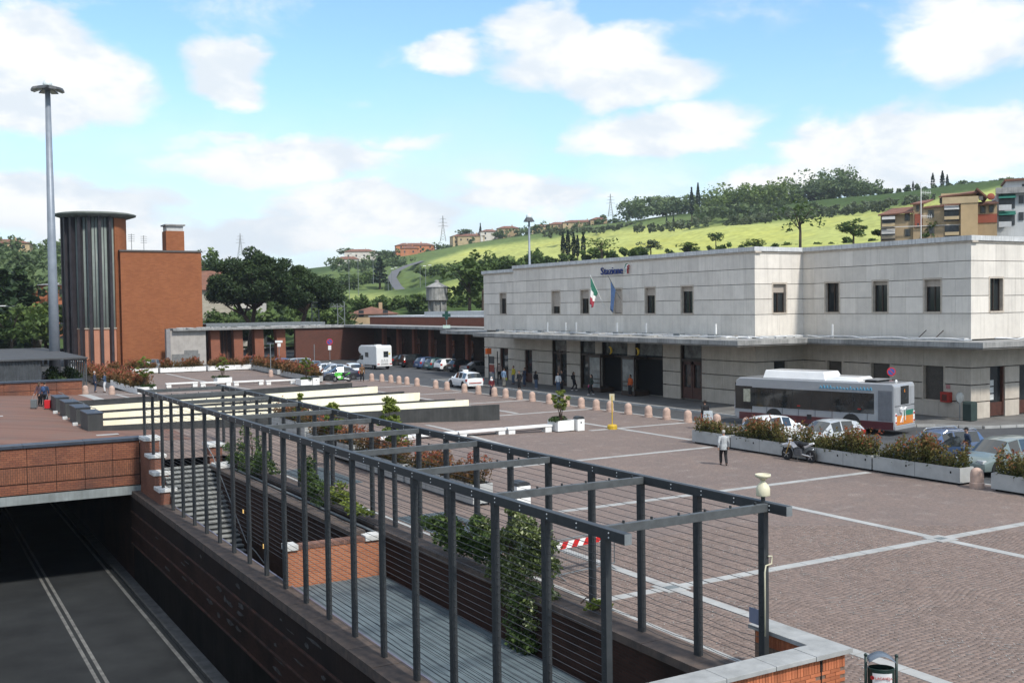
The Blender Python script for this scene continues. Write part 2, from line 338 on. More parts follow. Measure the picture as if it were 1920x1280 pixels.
def pave_mat():
    m = bpy.data.materials.new('porphyry_sett_paving'); m.use_nodes = True; nt = m.node_tree; N, L = nt.nodes, nt.links; b = N['Principled BSDF']
    b.inputs['Roughness'].default_value = .85; b.inputs['Specular IOR Level'].default_value = .25
    g = N.new('ShaderNodeNewGeometry'); mp = N.new('ShaderNodeMapping'); L.new(g.outputs['Position'], mp.inputs[0]); mp.inputs['Rotation'].default_value = (0, 0, math.radians(38)); nw = N.new('ShaderNodeTexNoise'); nw.inputs['Scale'].default_value = .45; nw.inputs['Detail'].default_value = 2; L.new(g.outputs['Position'], nw.inputs['Vector']); wv = N.new('ShaderNodeVectorMath'); wv.operation = 'MULTIPLY_ADD'; L.new(nw.outputs['Color'], wv.inputs[0]); wv.inputs[1].default_value = (.9, .9, 0); L.new(g.outputs['Position'], wv.inputs[2]); L.new(wv.outputs[0], mp.inputs[0])
    br = N.new('ShaderNodeTexBrick'); L.new(mp.outputs[0], br.inputs['Vector']); br.inputs['Scale'].default_value = 1; br.inputs['Brick Width'].default_value = .17; br.inputs['Row Height'].default_value = .105
    br.inputs['Mortar Size'].default_value = .007; br.inputs['Color1'].default_value = (.228, .166, .138, 1); br.inputs['Color2'].default_value = (.188, .145, .124, 1); br.inputs['Mortar'].default_value = (.135, .115, .104, 1); br.inputs['Mortar Smooth'].default_value = .4
    n1 = N.new('ShaderNodeTexNoise'); n1.inputs['Scale'].default_value = .16; n1.inputs['Detail'].default_value = 8; n1.inputs['Roughness'].default_value = .65; L.new(g.outputs['Position'], n1.inputs['Vector'])
    r1 = N.new('ShaderNodeMapRange'); r1.inputs[1].default_value = .35; r1.inputs[2].default_value = .68; L.new(n1.outputs[0], r1.inputs[0])
    mx = N.new('ShaderNodeMix'); mx.data_type = 'RGBA'; mx.blend_type = 'MULTIPLY'; L.new(r1.outputs[0], mx.inputs[0]); L.new(br.outputs['Color'], mx.inputs[6]); mx.inputs[7].default_value = (.80, .83, .87, 1)
    n2 = N.new('ShaderNodeTexNoise'); n2.inputs['Scale'].default_value = 9; n2.inputs['Detail'].default_value = 3; L.new(g.outputs['Position'], n2.inputs['Vector'])
    r2 = N.new('ShaderNodeMapRange'); r2.inputs[1].default_value = .3; r2.inputs[2].default_value = .7; r2.inputs[3].default_value = .82; r2.inputs[4].default_value = 1.2; L.new(n2.outputs[0], r2.inputs[0])
    sc = N.new('ShaderNodeVectorMath'); sc.operation = 'SCALE'; L.new(mx.outputs[2], sc.inputs[0]); L.new(r2.outputs[0], sc.inputs['Scale']); L.new(sc.outputs[0], b.inputs['Base Color'])
    n3 = N.new('ShaderNodeTexNoise'); n3.inputs['Scale'].default_value = .55; n3.inputs['Detail'].default_value = 10; n3.inputs['Roughness'].default_value = .75; L.new(g.outputs['Position'], n3.inputs['Vector'])
    r3 = N.new('ShaderNodeMapRange'); r3.inputs[1].default_value = .55; r3.inputs[2].default_value = .75; r3.inputs[4].default_value = .5; L.new(n3.outputs[0], r3.inputs[0])
    m3 = N.new('ShaderNodeMix'); m3.data_type = 'RGBA'; L.new(r3.outputs[0], m3.inputs[0]); L.new(sc.outputs[0], m3.inputs[6]); m3.inputs[7].default_value = (.115, .105, .10, 1)
    n4 = N.new('ShaderNodeTexNoise'); n4.inputs['Scale'].default_value = 1.3; n4.inputs['Detail'].default_value = 4; L.new(g.outputs['Position'], n4.inputs['Vector'])
    r4 = N.new('ShaderNodeMapRange'); r4.inputs[1].default_value = .56; r4.inputs[2].default_value = .72; L.new(n4.outputs[0], r4.inputs[0])
    mm = N.new('ShaderNodeMath'); mm.operation = 'MULTIPLY'; L.new(r4.outputs[0], mm.inputs[0]); L.new(br.outputs['Fac'], mm.inputs[1])
    m4 = N.new('ShaderNodeMix'); m4.data_type = 'RGBA'; L.new(mm.outputs[0], m4.inputs[0]); L.new(m3.outputs[2], m4.inputs[6]); m4.inputs[7].default_value = (.40, .38, .35, 1); L.new(m4.outputs[2], b.inputs['Base Color'])
    bu = N.new('ShaderNodeBump'); bu.inputs['Strength'].default_value = .4; bu.inputs['Distance'].default_value = .01; bu.invert = True; L.new(br.outputs['Fac'], bu.inputs['Height']); L.new(bu.outputs[0], b.inputs['Normal'])
    return m
M_pave = pave_mat()
M_tile = brick_mat('brown_terrace_tile', (.20, .115, .088), (.15, .085, .068), (.13, .09, .075), bw=.4, bh=.4, stain=.5, stainc=(.14, .115, .10), bump=.2)
def sett_mat():
    m = mat('porphyry_sett', (.205, .150, .126), .85, .12, 5, (.174, .135, .116), .35, 45, attr=.18)
    return m
M_sett = sett_mat()

# ------------------------------------------------------------------ ground, road, plaza
def sst(a, b, x): t = min(1, max(0, (x-a)/(b-a))); return t*t*(3-2*t)
def pz(x, y): return .042*max(0, 34.2-max(x, 6))*sst(47, 58, y)*(1-sst(86, 118, y))
TX0, TX1, TY0, TY1 = 1.5, 14.85, -12, 55.6      # underpass trench, in plan
def sheet(x0, x1, y0, y1, z, step=None, f=None):
    mb = MB(); nx = max(1, int((x1-x0)/step)) if step else 1; ny = max(1, int((y1-y0)/step)) if step else 1
    for j in range(ny+1):
        for i in range(nx+1):
            x = x0+(x1-x0)*i/nx; y = y0+(y1-y0)*j/ny; mb.v.append((x, y, z+(f(x, y) if f else 0)))
    for j in range(ny):
        for i in range(nx): a = j*(nx+1)+i; mb.f.append([a, a+1, a+nx+2, a+nx+1]); mb.m.append(0)
    return mb
g = sheet(TX1, 260, -60, 340, -.12)
for a in ((-160, TX0, -60, 340), (TX0, TX1, TY1, 340), (TX0, TX1, -60, TY0)): s_ = sheet(*a, -.12); g.add(s_.v, s_.f)
road = struct('road', g, M_asph)
pl = sheet(TX1, 37.95, 2, 45.2, 0, 2.0, pz)
for a in ((TX1, 43.5, 45.2, TY1, 0, 2.0, pz), (-30, 43.5, TY1, 104, 0, 2.0, pz), (13.4, 38.6, 104, 134, 0, 2., pz), (11.0, TX1, 51.9, TY1, 0, 1., pz)): s_ = sheet(*a); pl.add(s_.v, s_.f)
plaza = struct('plaza', pl, M_pave)
e = MB(); e.box(43.5, 45.2, -.12, 43.75, 104, .004); e.box(37.96, 45.0, -.12, 43.75, 45.19, .004); e.box(37.96, 2, -.12, 38.12, 45.0, .004); e.box(38.62, 104, -.12, 43.75, 104.2, .004); struct('plaza_kerb', e, M_pale, parent=plaza)
# terrace tiles of the bridge deck
tl = sheet(-30, 13.2, TY1+.3, 91, .006, 1.6, pz); struct('bridge_terrace', tl, M_tile)
# pale stone strips of the paving grid
def strip(x0, y0, x1, y1, w=.17, z=.010):
    mb = MB(); L_ = math.hypot(x1-x0, y1-y0); n = max(1, int(L_/1.15)); ux, uy = (x1-x0)/L_, (y1-y0)/L_
    for k in range(n):
        a, b = L_*k/n+.012, L_*(k+1)/n-.012; q = []
        for t, s in ((a, -1), (b, -1), (b, 1), (a, 1)):
            x, y = x0+ux*t-uy*w*s*-1, y0+uy*t+ux*w*s*-1; q.append((x, y, pz(x, y)+z))
        dz = rnd.uniform(0, .004); q = [(a_, b_, c_+dz) for a_, b_, c_ in q]
        mb.hexa([(a_, b_, c_-.03) for a_, b_, c_ in q][::-1], q[::-1])
    return mb.build('stone_strip', M_pale, plaza)
for x in (17.42, 28.05): strip(x, 4, x, 30.8 if x < 20 else 59)
strip(37.6, 45.5, 37.6, 60)
strip(37.4, 64, 37.4, 102); strip(28.0, 96, 28.0, 131)
for y, xa, xb in ((11.5, 15.2, 36.6), (21.95, 14.95, 36.6), (32.3, 20.6, 36.6), (42.6, 24, 36.6), (52.4, 35.6, 43.3), (63.4, 34.6, 43.3), (72.6, 34.8, 43.3), (83., 35, 43.3), (93, 20, 43.3)): strip(xa, y, xb, y)
strip(14.98, 13.5, 14.98, 51.5, .07)
for p, q, w in (((13.0, 91.5), (13.3, 80), .42), ((15.4, 90.5), (15.8, 81), .14), ((12.9, 91.2), (19.5, 91.2), .12), ((18.3, 91), (17.6, 82), .12)): strip(*p, *q, w, .014)
for c in ((28.05, 21.95), (17.42, 21.95), (28.05, 11.5)):
    mb = MB(); mb.cbox((c[0], c[1], .008), (.75, .75, .03)); mb.build('drain_slab', M_pale, plaza)
    mb = MB(); [mb.box(c[0]-.18, c[1]-.14+k*.07, .024, c[0]+.18, c[1]-.11+k*.07, .03) for k in range(4)]; mb.build('drain_grate', M_slat, plaza)
for (x0, y0, x1, y1) in ((15.15, 27.8, 17.2, 34.6), (15.15, 42.5, 17.2, 51)):
    mb = MB(); n = int((x1-x0)/.09)
    for k in range(n): x = x0+(x1-x0)*k/n; mb.box(x, y0, -.02, x+.055, y1, .022)
    mb.build('ventilation_grille', M_slat, plaza)
# setts that the camera can tell apart: the 300 nearest as pieces, the rest of the near field as one part
def setts():
    ca, sa = math.cos(math.radians(38)), math.sin(math.radians(38)); bw, bh = .17, .105; out = []
    for j in range(-45, 360):
        for i in range(-150, 270):
            u = (i+(.5 if j % 2 else 0))*bw; w = j*bh; x = ca*u+sa*w+6; y = -sa*u+ca*w+10; x, y = x+.16*math.sin(1.3*y+.5*x)+.05*math.sin(3.1*y), y+.16*math.sin(1.15*x-.45*y+1)+.05*math.sin(2.7*x)
            if not (15.1 < x < 31 and 10 < y < 27): continue
            v = Vector((x, y, -EYE)); dz = v.dot(_F)
            if dz < 3: continue
            px = 960+v.dot(_R)/dz*FPX; py = 640-v.dot(_U)/dz*FPX
            if px < 1020 or px > 1990 or py > 1340 or py < 985: continue
            if min(abs(x-17.42), abs(x-28.05), abs(y-21.95), abs(y-11.5)) < .24: continue
            if min(math.hypot(x-c[0], y-c[1]) for c in ((28.05, 21.95), (17.42, 21.95))) < .6: continue
            out.append((dz, x, y))
    out.sort(); return out
SETT = setts()
def sett_geo(x, y, r):
    a = -math.radians(38)+r.gauss(0, .10); l, w, h = .17/2-.004-r.uniform(0, .006), .105/2-.004-r.uniform(0, .005), .006+r.uniform(-.003, .004)
    c, s = math.cos(a), math.sin(a); tx, ty = r.uniform(-.015, .015), r.uniform(-.02, .02)
    base = [(-l, -w), (l, -w), (l, w), (-l, w)]; vs = [(c*p-s*q, s*p+c*q, -.01) for p, q in base]+[(c*p*.93-s*q*.88, s*p*.93+c*q*.88, h+tx*p*3+ty*q*3) for p, q in base]
    return vs, [(4, 5, 6, 7), (0, 1, 5, 4), (1, 2, 6, 5), (2, 3, 7, 6), (3, 0, 4, 7)]
sp_m = piece_mat('porphyry_sett_piece', (.205, .150, .126), (.174, .135, .116), .85, .17, 6)
near_me = []
for k in range(12):
    r = random.Random(k); vs, fs = sett_geo(0, 0, r); me = bpy.data.meshes.new('sett'); me.from_pydata(vs, [], fs); me.materials.append(sp_m); near_me.append(me)
for dz, x, y in SETT[:290]: inst(near_me[rnd.randrange(12)], 'sett', plaza, (x+rnd.gauss(0, .006), y+rnd.gauss(0, .006), 0))
def sett_field():
    V = []; Fq = []; var = []; r = random.Random(5)
    for dz, x, y in SETT[290:]:
        x += r.gauss(0, .006); y += r.gauss(0, .006); vs, fs = sett_geo(x, y, r); n = len(V); V += [(a+x, b+y, c) for a, b, c in vs]; Fq += [[i+n for i in f] for f in fs]; var += [r.random()]*5
    npmesh('sett_field', np.array(V), np.array(Fq), M_sett, var, plaza, kind='stuff')
sett_field()
def mortar():
    V = []; Fq = []; r = random.Random(21)
    for dz, x, y in SETT:
        if r.random() > .05+.16*(math.sin(x*1.3+y*.7)*math.sin(y*.9-x*.4) > .35): continue
        a = -math.radians(38); c, s = math.cos(a), math.sin(a); long = r.random() < .5; l, w = (.085, .011) if long else (.011, .05); oy = .0525 if long else 0; ox = 0 if long else .085
        n = len(V)
        for p, q in ((-l+ox, -w+oy), (l+ox, -w+oy), (l+ox, w+oy), (-l+ox, w+oy)): V.append((x+c*p-s*q, y+s*p+c*q, .0135))
        Fq.append([n, n+1, n+2, n+3])
    npmesh('mortar_slivers', np.array(V), np.array(Fq), mat('pale_mortar', (.36, .34, .315), .95, .2, 20), None, plaza, kind='stuff')
mortar()

# ------------------------------------------------------------------ underpass: road, retaining walls, bridge, stair
RZ = -6.1
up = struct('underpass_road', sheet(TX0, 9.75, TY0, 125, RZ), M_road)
M_line = mat('worn_road_paint', (.20, .20, .19), .8, .3, 2.5, (.09, .09, .088))
for x in (6.05, 6.33):
    mb = MB(); mb.add([(x, TY0, RZ+.004), (x+.13, TY0, RZ+.004), (x+.13, 120, RZ+.004), (x, 120, RZ+.004)], [(0, 1, 2, 3)]); mb.build('lane_line', M_line, up)
mb = MB(); mb.add([(9.25, TY0, RZ+.004), (9.40, TY0, RZ+.004), (9.40, 120, RZ+.004), (9.25, 120, RZ+.004)], [(0, 1, 2, 3)]); mb.build('edge_line', M_line, up)
mb = MB(); mb.box(9.6, TY0, RZ, 10.1, 120, RZ+.14); mb.build('kerb', mat('dirty_kerb', (.13, .13, .125), .9, .2, 2), up)
rw = thing('retaining_wall', 'long sooty, shade-darkened brick retaining wall of the road underpass, below the steel pergola', 'wall', (10.3, 30, RZ))
zb = [RZ, -4.05, -3.32, -2.5, -1.75]
def rwall(y0, y1):
    mb = MB(); mb.box(10.1, y0, RZ, 10.75, y1, -1.72); mb.build('wall_body', mat('shaded_sooty_concrete', (.016, .0145, .0135), .9, .3, .8, (.008, .0075, .0075), .2, 20, streak=.3, dirt=(.03, .029, .028), spec=.1), rw, True)  # wall tone carries painted trench shade besides the soot
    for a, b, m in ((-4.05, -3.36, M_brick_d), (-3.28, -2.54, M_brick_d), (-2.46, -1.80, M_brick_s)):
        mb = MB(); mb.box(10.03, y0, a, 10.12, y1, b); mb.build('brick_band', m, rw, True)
    for z in (-4.09, -3.32, -2.5):
        mb = MB(); mb.box(9.97, y0, z-.03, 10.13, y1, z+.03); mb.build('ledge', mat('red_ledge', (.085, .034, .022), .9, .3, 2, (.025, .017, .015)), rw, True)
    n = int((y1-y0)/1.6)
    for k in range(n):
        mb = MB(); a = y0+(y1-y0)*k/n; b = y0+(y1-y0)*(k+1)/n; mb.box(9.98, a+.01, -1.74, 10.80, b-.01, -1.45+rnd.uniform(-.006, .006)); mb.build('coping_block', M_brickcap, rw, True)
    mb = MB(); mb.box(10.8, y0, -1.7, 10.86, y1, -1.44); mb.build('edge_angle', mat('purple_grey_steel', (.14, .14, .19), .5, .1), rw, True)
rwall(8, 55.4)
M_peel = mat('peeling_render', (.085, .083, .085), .9, .4, 4, (.03, .028, .026))
for k in range(34):      # pale patches where the render has come away
    y = rnd.uniform(22, 50); z = rnd.choice((-2.15, -2.9, -3.6))+rnd.uniform(-.2, .2); mb = MB(); n = 9; w, h = rnd.uniform(.15, .7), rnd.uniform(.03, .13)
    ring = [(10.02, y+w*math.cos(2*math.pi*i/n)*rnd.uniform(.4, 1.1), z+h*math.sin(2*math.pi*i/n)*rnd.uniform(.4, 1.1)) for i in range(n)]
    mb.add([(10.012, y, z)]+[(p[0]-.004, p[1], p[2]) for p in ring], [(0, i+1, (i+1) % n+1) for i in range(n)]); mb.build('flaked_patch', M_peel, rw, True)
lw = MB(); lw.box(TX0-.6, TY0, RZ, TX0, 120, -.13); o = lw.build('retaining_wall', M_brick_d); tag(o, 'retaining wall on the far left side of the sunken road', 'wall')
# walk-way beside the trench: slatted deck, its side walls, the stair behind
wd = thing('slatted_deck', 'blue-grey slatted steel deck below the pergola beside the sunken road', 'walkway', (12.5, 24, -1.6))
ns = 17
for k in range(ns):
    x = 10.87+(13.92-10.87)*k/ns; mb = MB(); mb.box(x, 14.6, -1.56, x+.158, 32.95, -1.50+rnd.uniform(-.004, .004)); mb.build('slat', M_slat, wd, True)
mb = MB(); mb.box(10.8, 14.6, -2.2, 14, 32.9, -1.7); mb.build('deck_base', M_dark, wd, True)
pw = thing('plaza_wall', 'dark brick wall with brown capping holding up the plaza edge under the pergola', 'wall', (14.4, 30, -1.6))
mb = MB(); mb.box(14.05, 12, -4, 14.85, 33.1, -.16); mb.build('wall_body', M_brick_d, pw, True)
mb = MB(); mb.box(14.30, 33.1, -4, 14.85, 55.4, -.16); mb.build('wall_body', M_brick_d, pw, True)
for k in range(26):
    a = 12+43.4*k/26; b = a+43.4/26; mb = MB(); mb.box(13.98 if a < 33 else 14.2, a+.008, -.19, 14.86, b-.008, -.005+rnd.uniform(-.004, .003)); mb.build('capping_block', M_brickcap, pw, True)
ew = thing('brick_cross_wall', 'sunlit orange brick cross wall with white end capstones at the end of the deck', 'wall', (12.4, 33.2, -1.5))
mb = MB(); mb.box(10.72, 33, -4.2, 14.0, 33.32, -.30); mb.build('wall_body', M_brick_l, ew, True)
nb = 34
for k in range(nb):
    x = 11.05+(13.35-11.05)*k/nb; mb = MB(); mb.box(x+.003, 32.97, -.30, x+.064, 33.40, -.17+rnd.uniform(-.004, .004)); mb.build('coping_brick', piece_mat('coping_brick', (.21, .11, .08), (.15, .08, .06), .9, .2) if k == 0 else MATS['coping_brick'], ew, True)
for x0, x1 in ((10.66, 11.05), (13.36, 14.0)):
    mb = MB(); mb.box(x0, 32.92, -.305, x1, 33.46, -.12); mb.build('capstone', M_cap, ew, True, bevel=.01)
iw = thing('stair_side_wall', 'dark brick inner wall of the stairwell with vines growing behind it', 'wall', (13.3, 43, -4))
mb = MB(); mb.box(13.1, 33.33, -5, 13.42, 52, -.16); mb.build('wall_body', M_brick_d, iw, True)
for k in range(12):
    a = 33.33+18.6*k/12; mb = MB(); mb.box(12.98, a+.008, -.16, 13.52, a+18.6/12-.008, -.02); mb.build('capping_block', M_brickcap, iw, True)
mb = MB(); mb.box(13.42, 33.33, -.75, 14.3, 51.9, -.5); mb.build('planting_soil', mat('dark_soil', (.05, .035, .025), .95, .3, 6), iw, True)
mb = MB(); mb.tube([(13.85, 33.4, -.12), (13.85, 51, -.12)], .05, 8); mb.build('drain_pipe', M_steel_g, iw, True)
stc = thing('stone_stair', 'stone stair going down from the plaza towards the sunken walkway', 'stairs', (12, 50, -4))
nst = 22; top = 52.0
for k in range(nst):
    z = -.17*(k+1)+.17; y1 = top-.31*k; mb = MB(); mb.box(10.8, y1-.36, z-.06, 13.1, y1, z); mb.build('tread', mat('stair_stone', (.30, .31, .30), .8, .2, 3), stc, True)
    mb = MB(); mb.box(10.8, y1-.30, z-.17, 13.1, y1-.02, z-.06); mb.build('riser', mat('stair_riser', (.085, .09, .09), .85, .2, 3), stc, True)
mb = MB(); mb.box(10.75, 33.3, -4.4, 13.1, top-.31*nst+.3, -3.9); mb.build('landing', M_side, stc, True)
hp = [(12.98, 52.3, .75), (12.95, 51.9, .9), (12.95, 50.9, .55), (12.95, 45.5, -2.6), (12.95, 44.2, -2.75), (12.95, 41.5, -3.3)]
mb = MB(); mb.tube(hp, .024, 8); mb.build('handrail', M_steel_g, stc, True, True)
for k in range(3):
    mb = MB(); mb.box(13.06, 46.3-2.9*k, -1.5-1.0*k, 13.09, 46.38-2.9*k, -1.32-1.0*k); o = mb.build('wall_light', mat('lit_lamp', (.9, .6, .2), .4, 0), iw, True)
n_ = MATS['lit_lamp'].node_tree.nodes['Principled BSDF']; n_.inputs['Emission Color'].default_value = (1, .62, .18, 1); n_.inputs['Emission Strength'].default_value = .5
mb = MB(); mb.box(12.99, 37.2, -2.9, 13.08, 37.8, -2.2); mb.build('meter_cabinet', M_steel_g, iw, True)
# stepped parapet beside the stair
sp = thing('stepped_parapet', 'stepped brick parapet with white capstones beside the bridge and stair', 'wall', (10.8, 52, -1.5))
ys = [54.6, 53.3, 52.3, 51.3, 50.2]; zs = [1.32, .60, -.10, -.72]
for k in range(4):
    a, b, z = ys[k+1], ys[k], zs[k]
    mb = MB(); mb.box(10.35, a, -1.5, 11.0, b-.01, z-.16); mb.build('brick_step', brick_mat('brown_brick', (.24, .10, .065), (.18, .075, .05), (.16, .11, .09), stain=.4), sp, True)
    mb = MB(); mb.box(10.28, a-.07, z-.16, 11.12, b-.06, z); mb.build('capstone', M_cap, sp, True, bevel=.012)
for k, (y, z) in enumerate(((53.2, .95), (51.6, .12))):
    mb = MB(); mb.box(13.1, y-1.2, -1, 13.7, y, z-.15); mb.build('brick_step', MATS['brown_brick'], sp, True)
    mb = MB(); mb.box(13.04, y-1.28, z-.15, 13.85, y+.02, z); mb.build('capstone', M_cap, sp, True, bevel=.012)
# bridge over the sunken road
M_panel_h = brick_mat('bridge_brick', (.26, .105, .06), (.19, .072, .045), (.08, .05, .04), bh=.10, stain=.6, stainc=(.07, .045, .04))
M_panel_v = brick_mat('bridge_soldier_brick', (.24, .10, .058), (.185, .075, .045), (.07, .045, .036), bh=.10, soldier=True, stain=.55, stainc=(.07, .045, .04))
bg = thing('road_bridge', 'brick-clad bridge over the dark underpass with a grey steel beam along its foot', 'bridge', (5, 55.2, -1.6))
mb = MB(); mb.box(-12, 55.12, -1.15, 10.42, 55.6, 1.04); mb.build('parapet_core', mat('joint_dark', (.035, .028, .026), .9, .2, 3), bg, True)
for k in range(16):
    x1 = 10.4-1.28*k; x0 = x1-1.28
    for a, b, m in ((.17, 1.03, M_panel_h), (-.63, .12, M_panel_v), (-1.14, -.68, M_panel_h)):
        mb = MB(); d = rnd.uniform(0, .008); mb.box(x0+.012, 55.04-d, a, x1-.012, 55.13, b); mb.build('brick_panel', m, bg, True)
for k in range(8):
    x1 = 10.52-2.7*k; mb = MB(); mb.box(x1-2.69, 54.95, 1.04, x1, 55.78, 1.2); mb.build('coping', M_navy, bg, True, bevel=.015)
mb = MB(); mb.box(-12, 54.98, -1.62, 10.42, 55.5, -1.2); mb.build('steel_beam', mat('galvanised_beam', (.27, .30, .30), .55, .2, 1.2, (.18, .20, .20), streak=.4, dirt=(.1, .1, .09)), bg, True)
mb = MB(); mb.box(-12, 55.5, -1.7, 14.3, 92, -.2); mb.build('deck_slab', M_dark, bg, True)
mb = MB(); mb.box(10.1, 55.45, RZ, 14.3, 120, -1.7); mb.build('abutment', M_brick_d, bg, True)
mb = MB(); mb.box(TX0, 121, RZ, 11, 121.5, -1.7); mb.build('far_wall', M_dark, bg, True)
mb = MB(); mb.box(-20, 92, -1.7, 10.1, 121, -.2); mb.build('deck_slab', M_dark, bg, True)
fp = thing('far_parapet', 'long low brick parapet with dark coping at the far side of the bridge terrace', 'wall', (5, 91.5, .8))
for k in range(13):
    x1 = 12.95-1.9*k
    for a, b in ((.55, 1.30), (1.34, 1.98)):
        mb = MB(); mb.box(x1-1.88, 91.2, a-(.0), x1, 91.7, b); mb.build('brick_panel', M_panel_h, fp, True)
mb = MB(); mb.box(-12, 91.1, 1.98, 13.05, 91.82, 2.12); mb.build('coping', M_navy, fp, True)
for c_, lab in (((9.4, 58.4), 'pale drain slot in the terrace just behind the near bridge coping'), ((5.0, 71.5), 'pale drain slot in the brown terrace at the left edge')):
    mb = MB(); z = pz(*c_)+.012; mb.box(c_[0]-.6, c_[1]-.25, z, c_[0]+.6, c_[1]+.25, z+.012); o = mb.build('drain_cover', M_pale); tag(o, lab, 'drain cover', 'pale drain slots')

# ------------------------------------------------------------------ pergola
pg = thing('steel_pergola', 'long dark grey steel pergola with cable rails over the stair and deck', 'pergola', (12.5, 35, 0))
XL, XR, PZ = 10.57, 14.55, 3.57
def pbox(n, x0, y0, z0, x1, y1, z1, m=M_steel_d, bv=.008):
    mb = MB(); mb.box(x0, y0, z0, x1, y1, z1); return mb.build(n, m, pg, True, bevel=bv)
for xc, y0 in ((XL, 14.45), (XR, 14.75)):
    r = pbox('rail', xc-.075, y0, PZ-.19, xc+.075, 55.75, PZ)
    mb = MB()
    for k in range(40):
        y = y0+.45+k*1.0
        for dz in (-.055, -.135): mb.ball((xc-.078, y, PZ+dz), .017, 6, 4)
    mb.build('bolts', mat('bright_bolt', (.6, .62, .62), .35, 0, metal=.6), pg, True, kind='stuff')
    mb = MB(); mb.box(xc-.073, y0-.006, PZ-.188, xc+.073, y0, PZ-.002); mb.build('end_plate', M_steel_g, pg, True)
post_me = {}
for side, xc, z0, ya in (('l', XL, -1.45, 15.1), ('r', XR, -.01, 15.45)):
    for k in range(21):
        y = ya+1.97*k; zz = z0
        if side == 'l' and y > 50: zz = max(z0, [zs[i] for i in range(4) if y >= ys[i+1]-.05][0])
        key = (side, zz)
        if key not in post_me:
            mb = MB(); mb.box(-.06, -.08, 0, .06, .08, PZ-.19-zz)
            for q in range(int((PZ-.3-zz)/.15)): mb.box(-.068, -.012, .1+q*.15, -.06, .012, .125+q*.15)
            me = bpy.data.meshes.new('post'); me.from_pydata(mb.v, [], mb.f); me.materials.append(M_steel_d); post_me[key] = me
        p = inst(post_me[key], 'post', pg, Vector((xc, y, zz))-pg.location)
for k in range(11):
    y = 15.28+3.94*k; b = pbox('cross_beam', XL+.076, y-.05, PZ-.175, XR-.076, y+.05, PZ-.015, mat('cross_beam_steel', (.085, .093, .097), .5, .15, 5, spec=.4))
    for q in range(6): mb = MB(); mb.box(XL+.5+q*.62, y-.02, PZ-.015, XL+.53+q*.62, y+.02, PZ+.035); mb.build('wire_clip', M_steel_d, b, True)
for xc, za, n in ((XL, -1.3, 31), (XR, .12, 22)):
    for k in range(n):
        z = za+.15*k; mb = MB(); pts = []
        sag = rnd.choice((0, 0, 0, .03, .06)) if k < 8 else .004
        y0, y1 = (15.1 if xc < 12 else 15.45, 54.6) if z > -.7 else (15.1, 33)
        seg = int((y1-y0)/1.97)*3
        for q in range(seg+1):
            y = y0+(y1-y0)*q/seg; ph = (q % 3)/3; pts.append((xc+.0, y, z-sag*math.sin(math.pi*ph)*(1 if y < 24 else .3)))
        mb.tube(pts, .0068, 5); mb.build('cable', mat('cable_steel', (.05, .05, .055), .5, 0), pg, True)
# ------------------------------------------------------------------ near brick parapet (lower right)
np_ = thing('near_parapet', 'sunlit orange brick parapet with grey stone coping in the lower right foreground', 'wall', (13.2, 14.3, 0))
M_bk = piece_mat('parapet_brick', (.45, .155, .07), (.38, .12, .055), .88, .24, 9, .3)
M_mort = mat('parapet_mortar', (.24, .17, .13), .95, .2, 8)
mb = MB(); mb.box(8.5, 13.98, -2.5, 15.18, 14.36, .90); mb.box(14.78, 14.36, -2.5, 15.17, 15.95, .90); mb.build('core', M_mort, np_, True)
sb = bpy.data.meshes.new('soldier_brick'); t_ = MB(); t_.box(-.031, -.022, -.125, .031, .02, .125); sb.from_pydata(t_.v, [], t_.f); sb.materials.append(M_bk)
hb = bpy.data.meshes.new('brick'); t_ = MB(); t_.box(-.122, -.022, -.029, .122, .02, .029); hb.from_pydata(t_.v, [], t_.f); hb.materials.append(M_bk)
x = 10.3; k = 0
while x < 15.14:
    if not 14.52 < x < 14.60: inst(sb, 'soldier_brick', np_, Vector((x, 13.985-rnd.uniform(0, .006), .765))-np_.location); 
    x += .071
for r in range(5):
    x = 10.6+(.127 if r % 2 else 0)
    while x < 15.06:
        if not 14.5 < x < 14.62: inst(hb, 'brick', np_, Vector((x, 13.985-rnd.uniform(0, .006), .60-.068*r))-np_.location)
        x += .254
mb = MB(); mb.box(14.545, 13.955, -1, 14.565, 13.99, .9); mb.build('movement_joint', M_dark, np_, True)
sb2 = bpy.data.meshes.new('soldier_brick'); t_ = MB(); t_.box(-.02, -.031, -.125, .022, .031, .125); sb2.from_pydata(t_.v, [], t_.f); sb2.materials.append(M_bk)
y = 14.45
while y < 15.9: inst(sb2, 'soldier_brick', np_, Vector((14.775, y, .765))-np_.location); y += .071
M_cop = mat('grey_coping_stone', (.35, .355, .35), .8, .14, 2.5, (.25, .255, .25), .15, 30)
xs = [8.4, 9.7, 10.95, 12.2, 13.35, 14.33]
for a, b in zip(xs, xs[1:]):
    mb = MB(); mb.box(a+.006, 13.86, .90, b-.006, 14.44, .985); mb.build('coping_slab', M_cop, np_, True, bevel=.008)
mb = MB(); mb.add([(14.336, 13.86, .9), (15.27, 13.86, .9), (15.27, 14.9, .9), (14.69, 14.9, .9), (14.69, 14.44, .9), (14.336, 14.44, .9)]+[(14.336, 13.86, .985), (15.27, 13.86, .985), (15.27, 14.9, .985), (14.69, 14.9, .985), (14.69, 14.44, .985), (14.336, 14.44, .985)],
                  [(5, 4, 3, 2, 1, 0), (6, 7, 8, 9, 10, 11)]+[(i, (i+1) % 6, 6+(i+1) % 6, 6+i) for i in range(6)]); mb.build('coping_slab', M_cop, np_, True)
for a, b in ((14.91, 15.5), (15.51, 16.05)):
    mb = MB(); mb.box(14.69, a, .90, 15.27, b, .985); mb.build('coping_slab', M_cop, np_, True, bevel=.008)

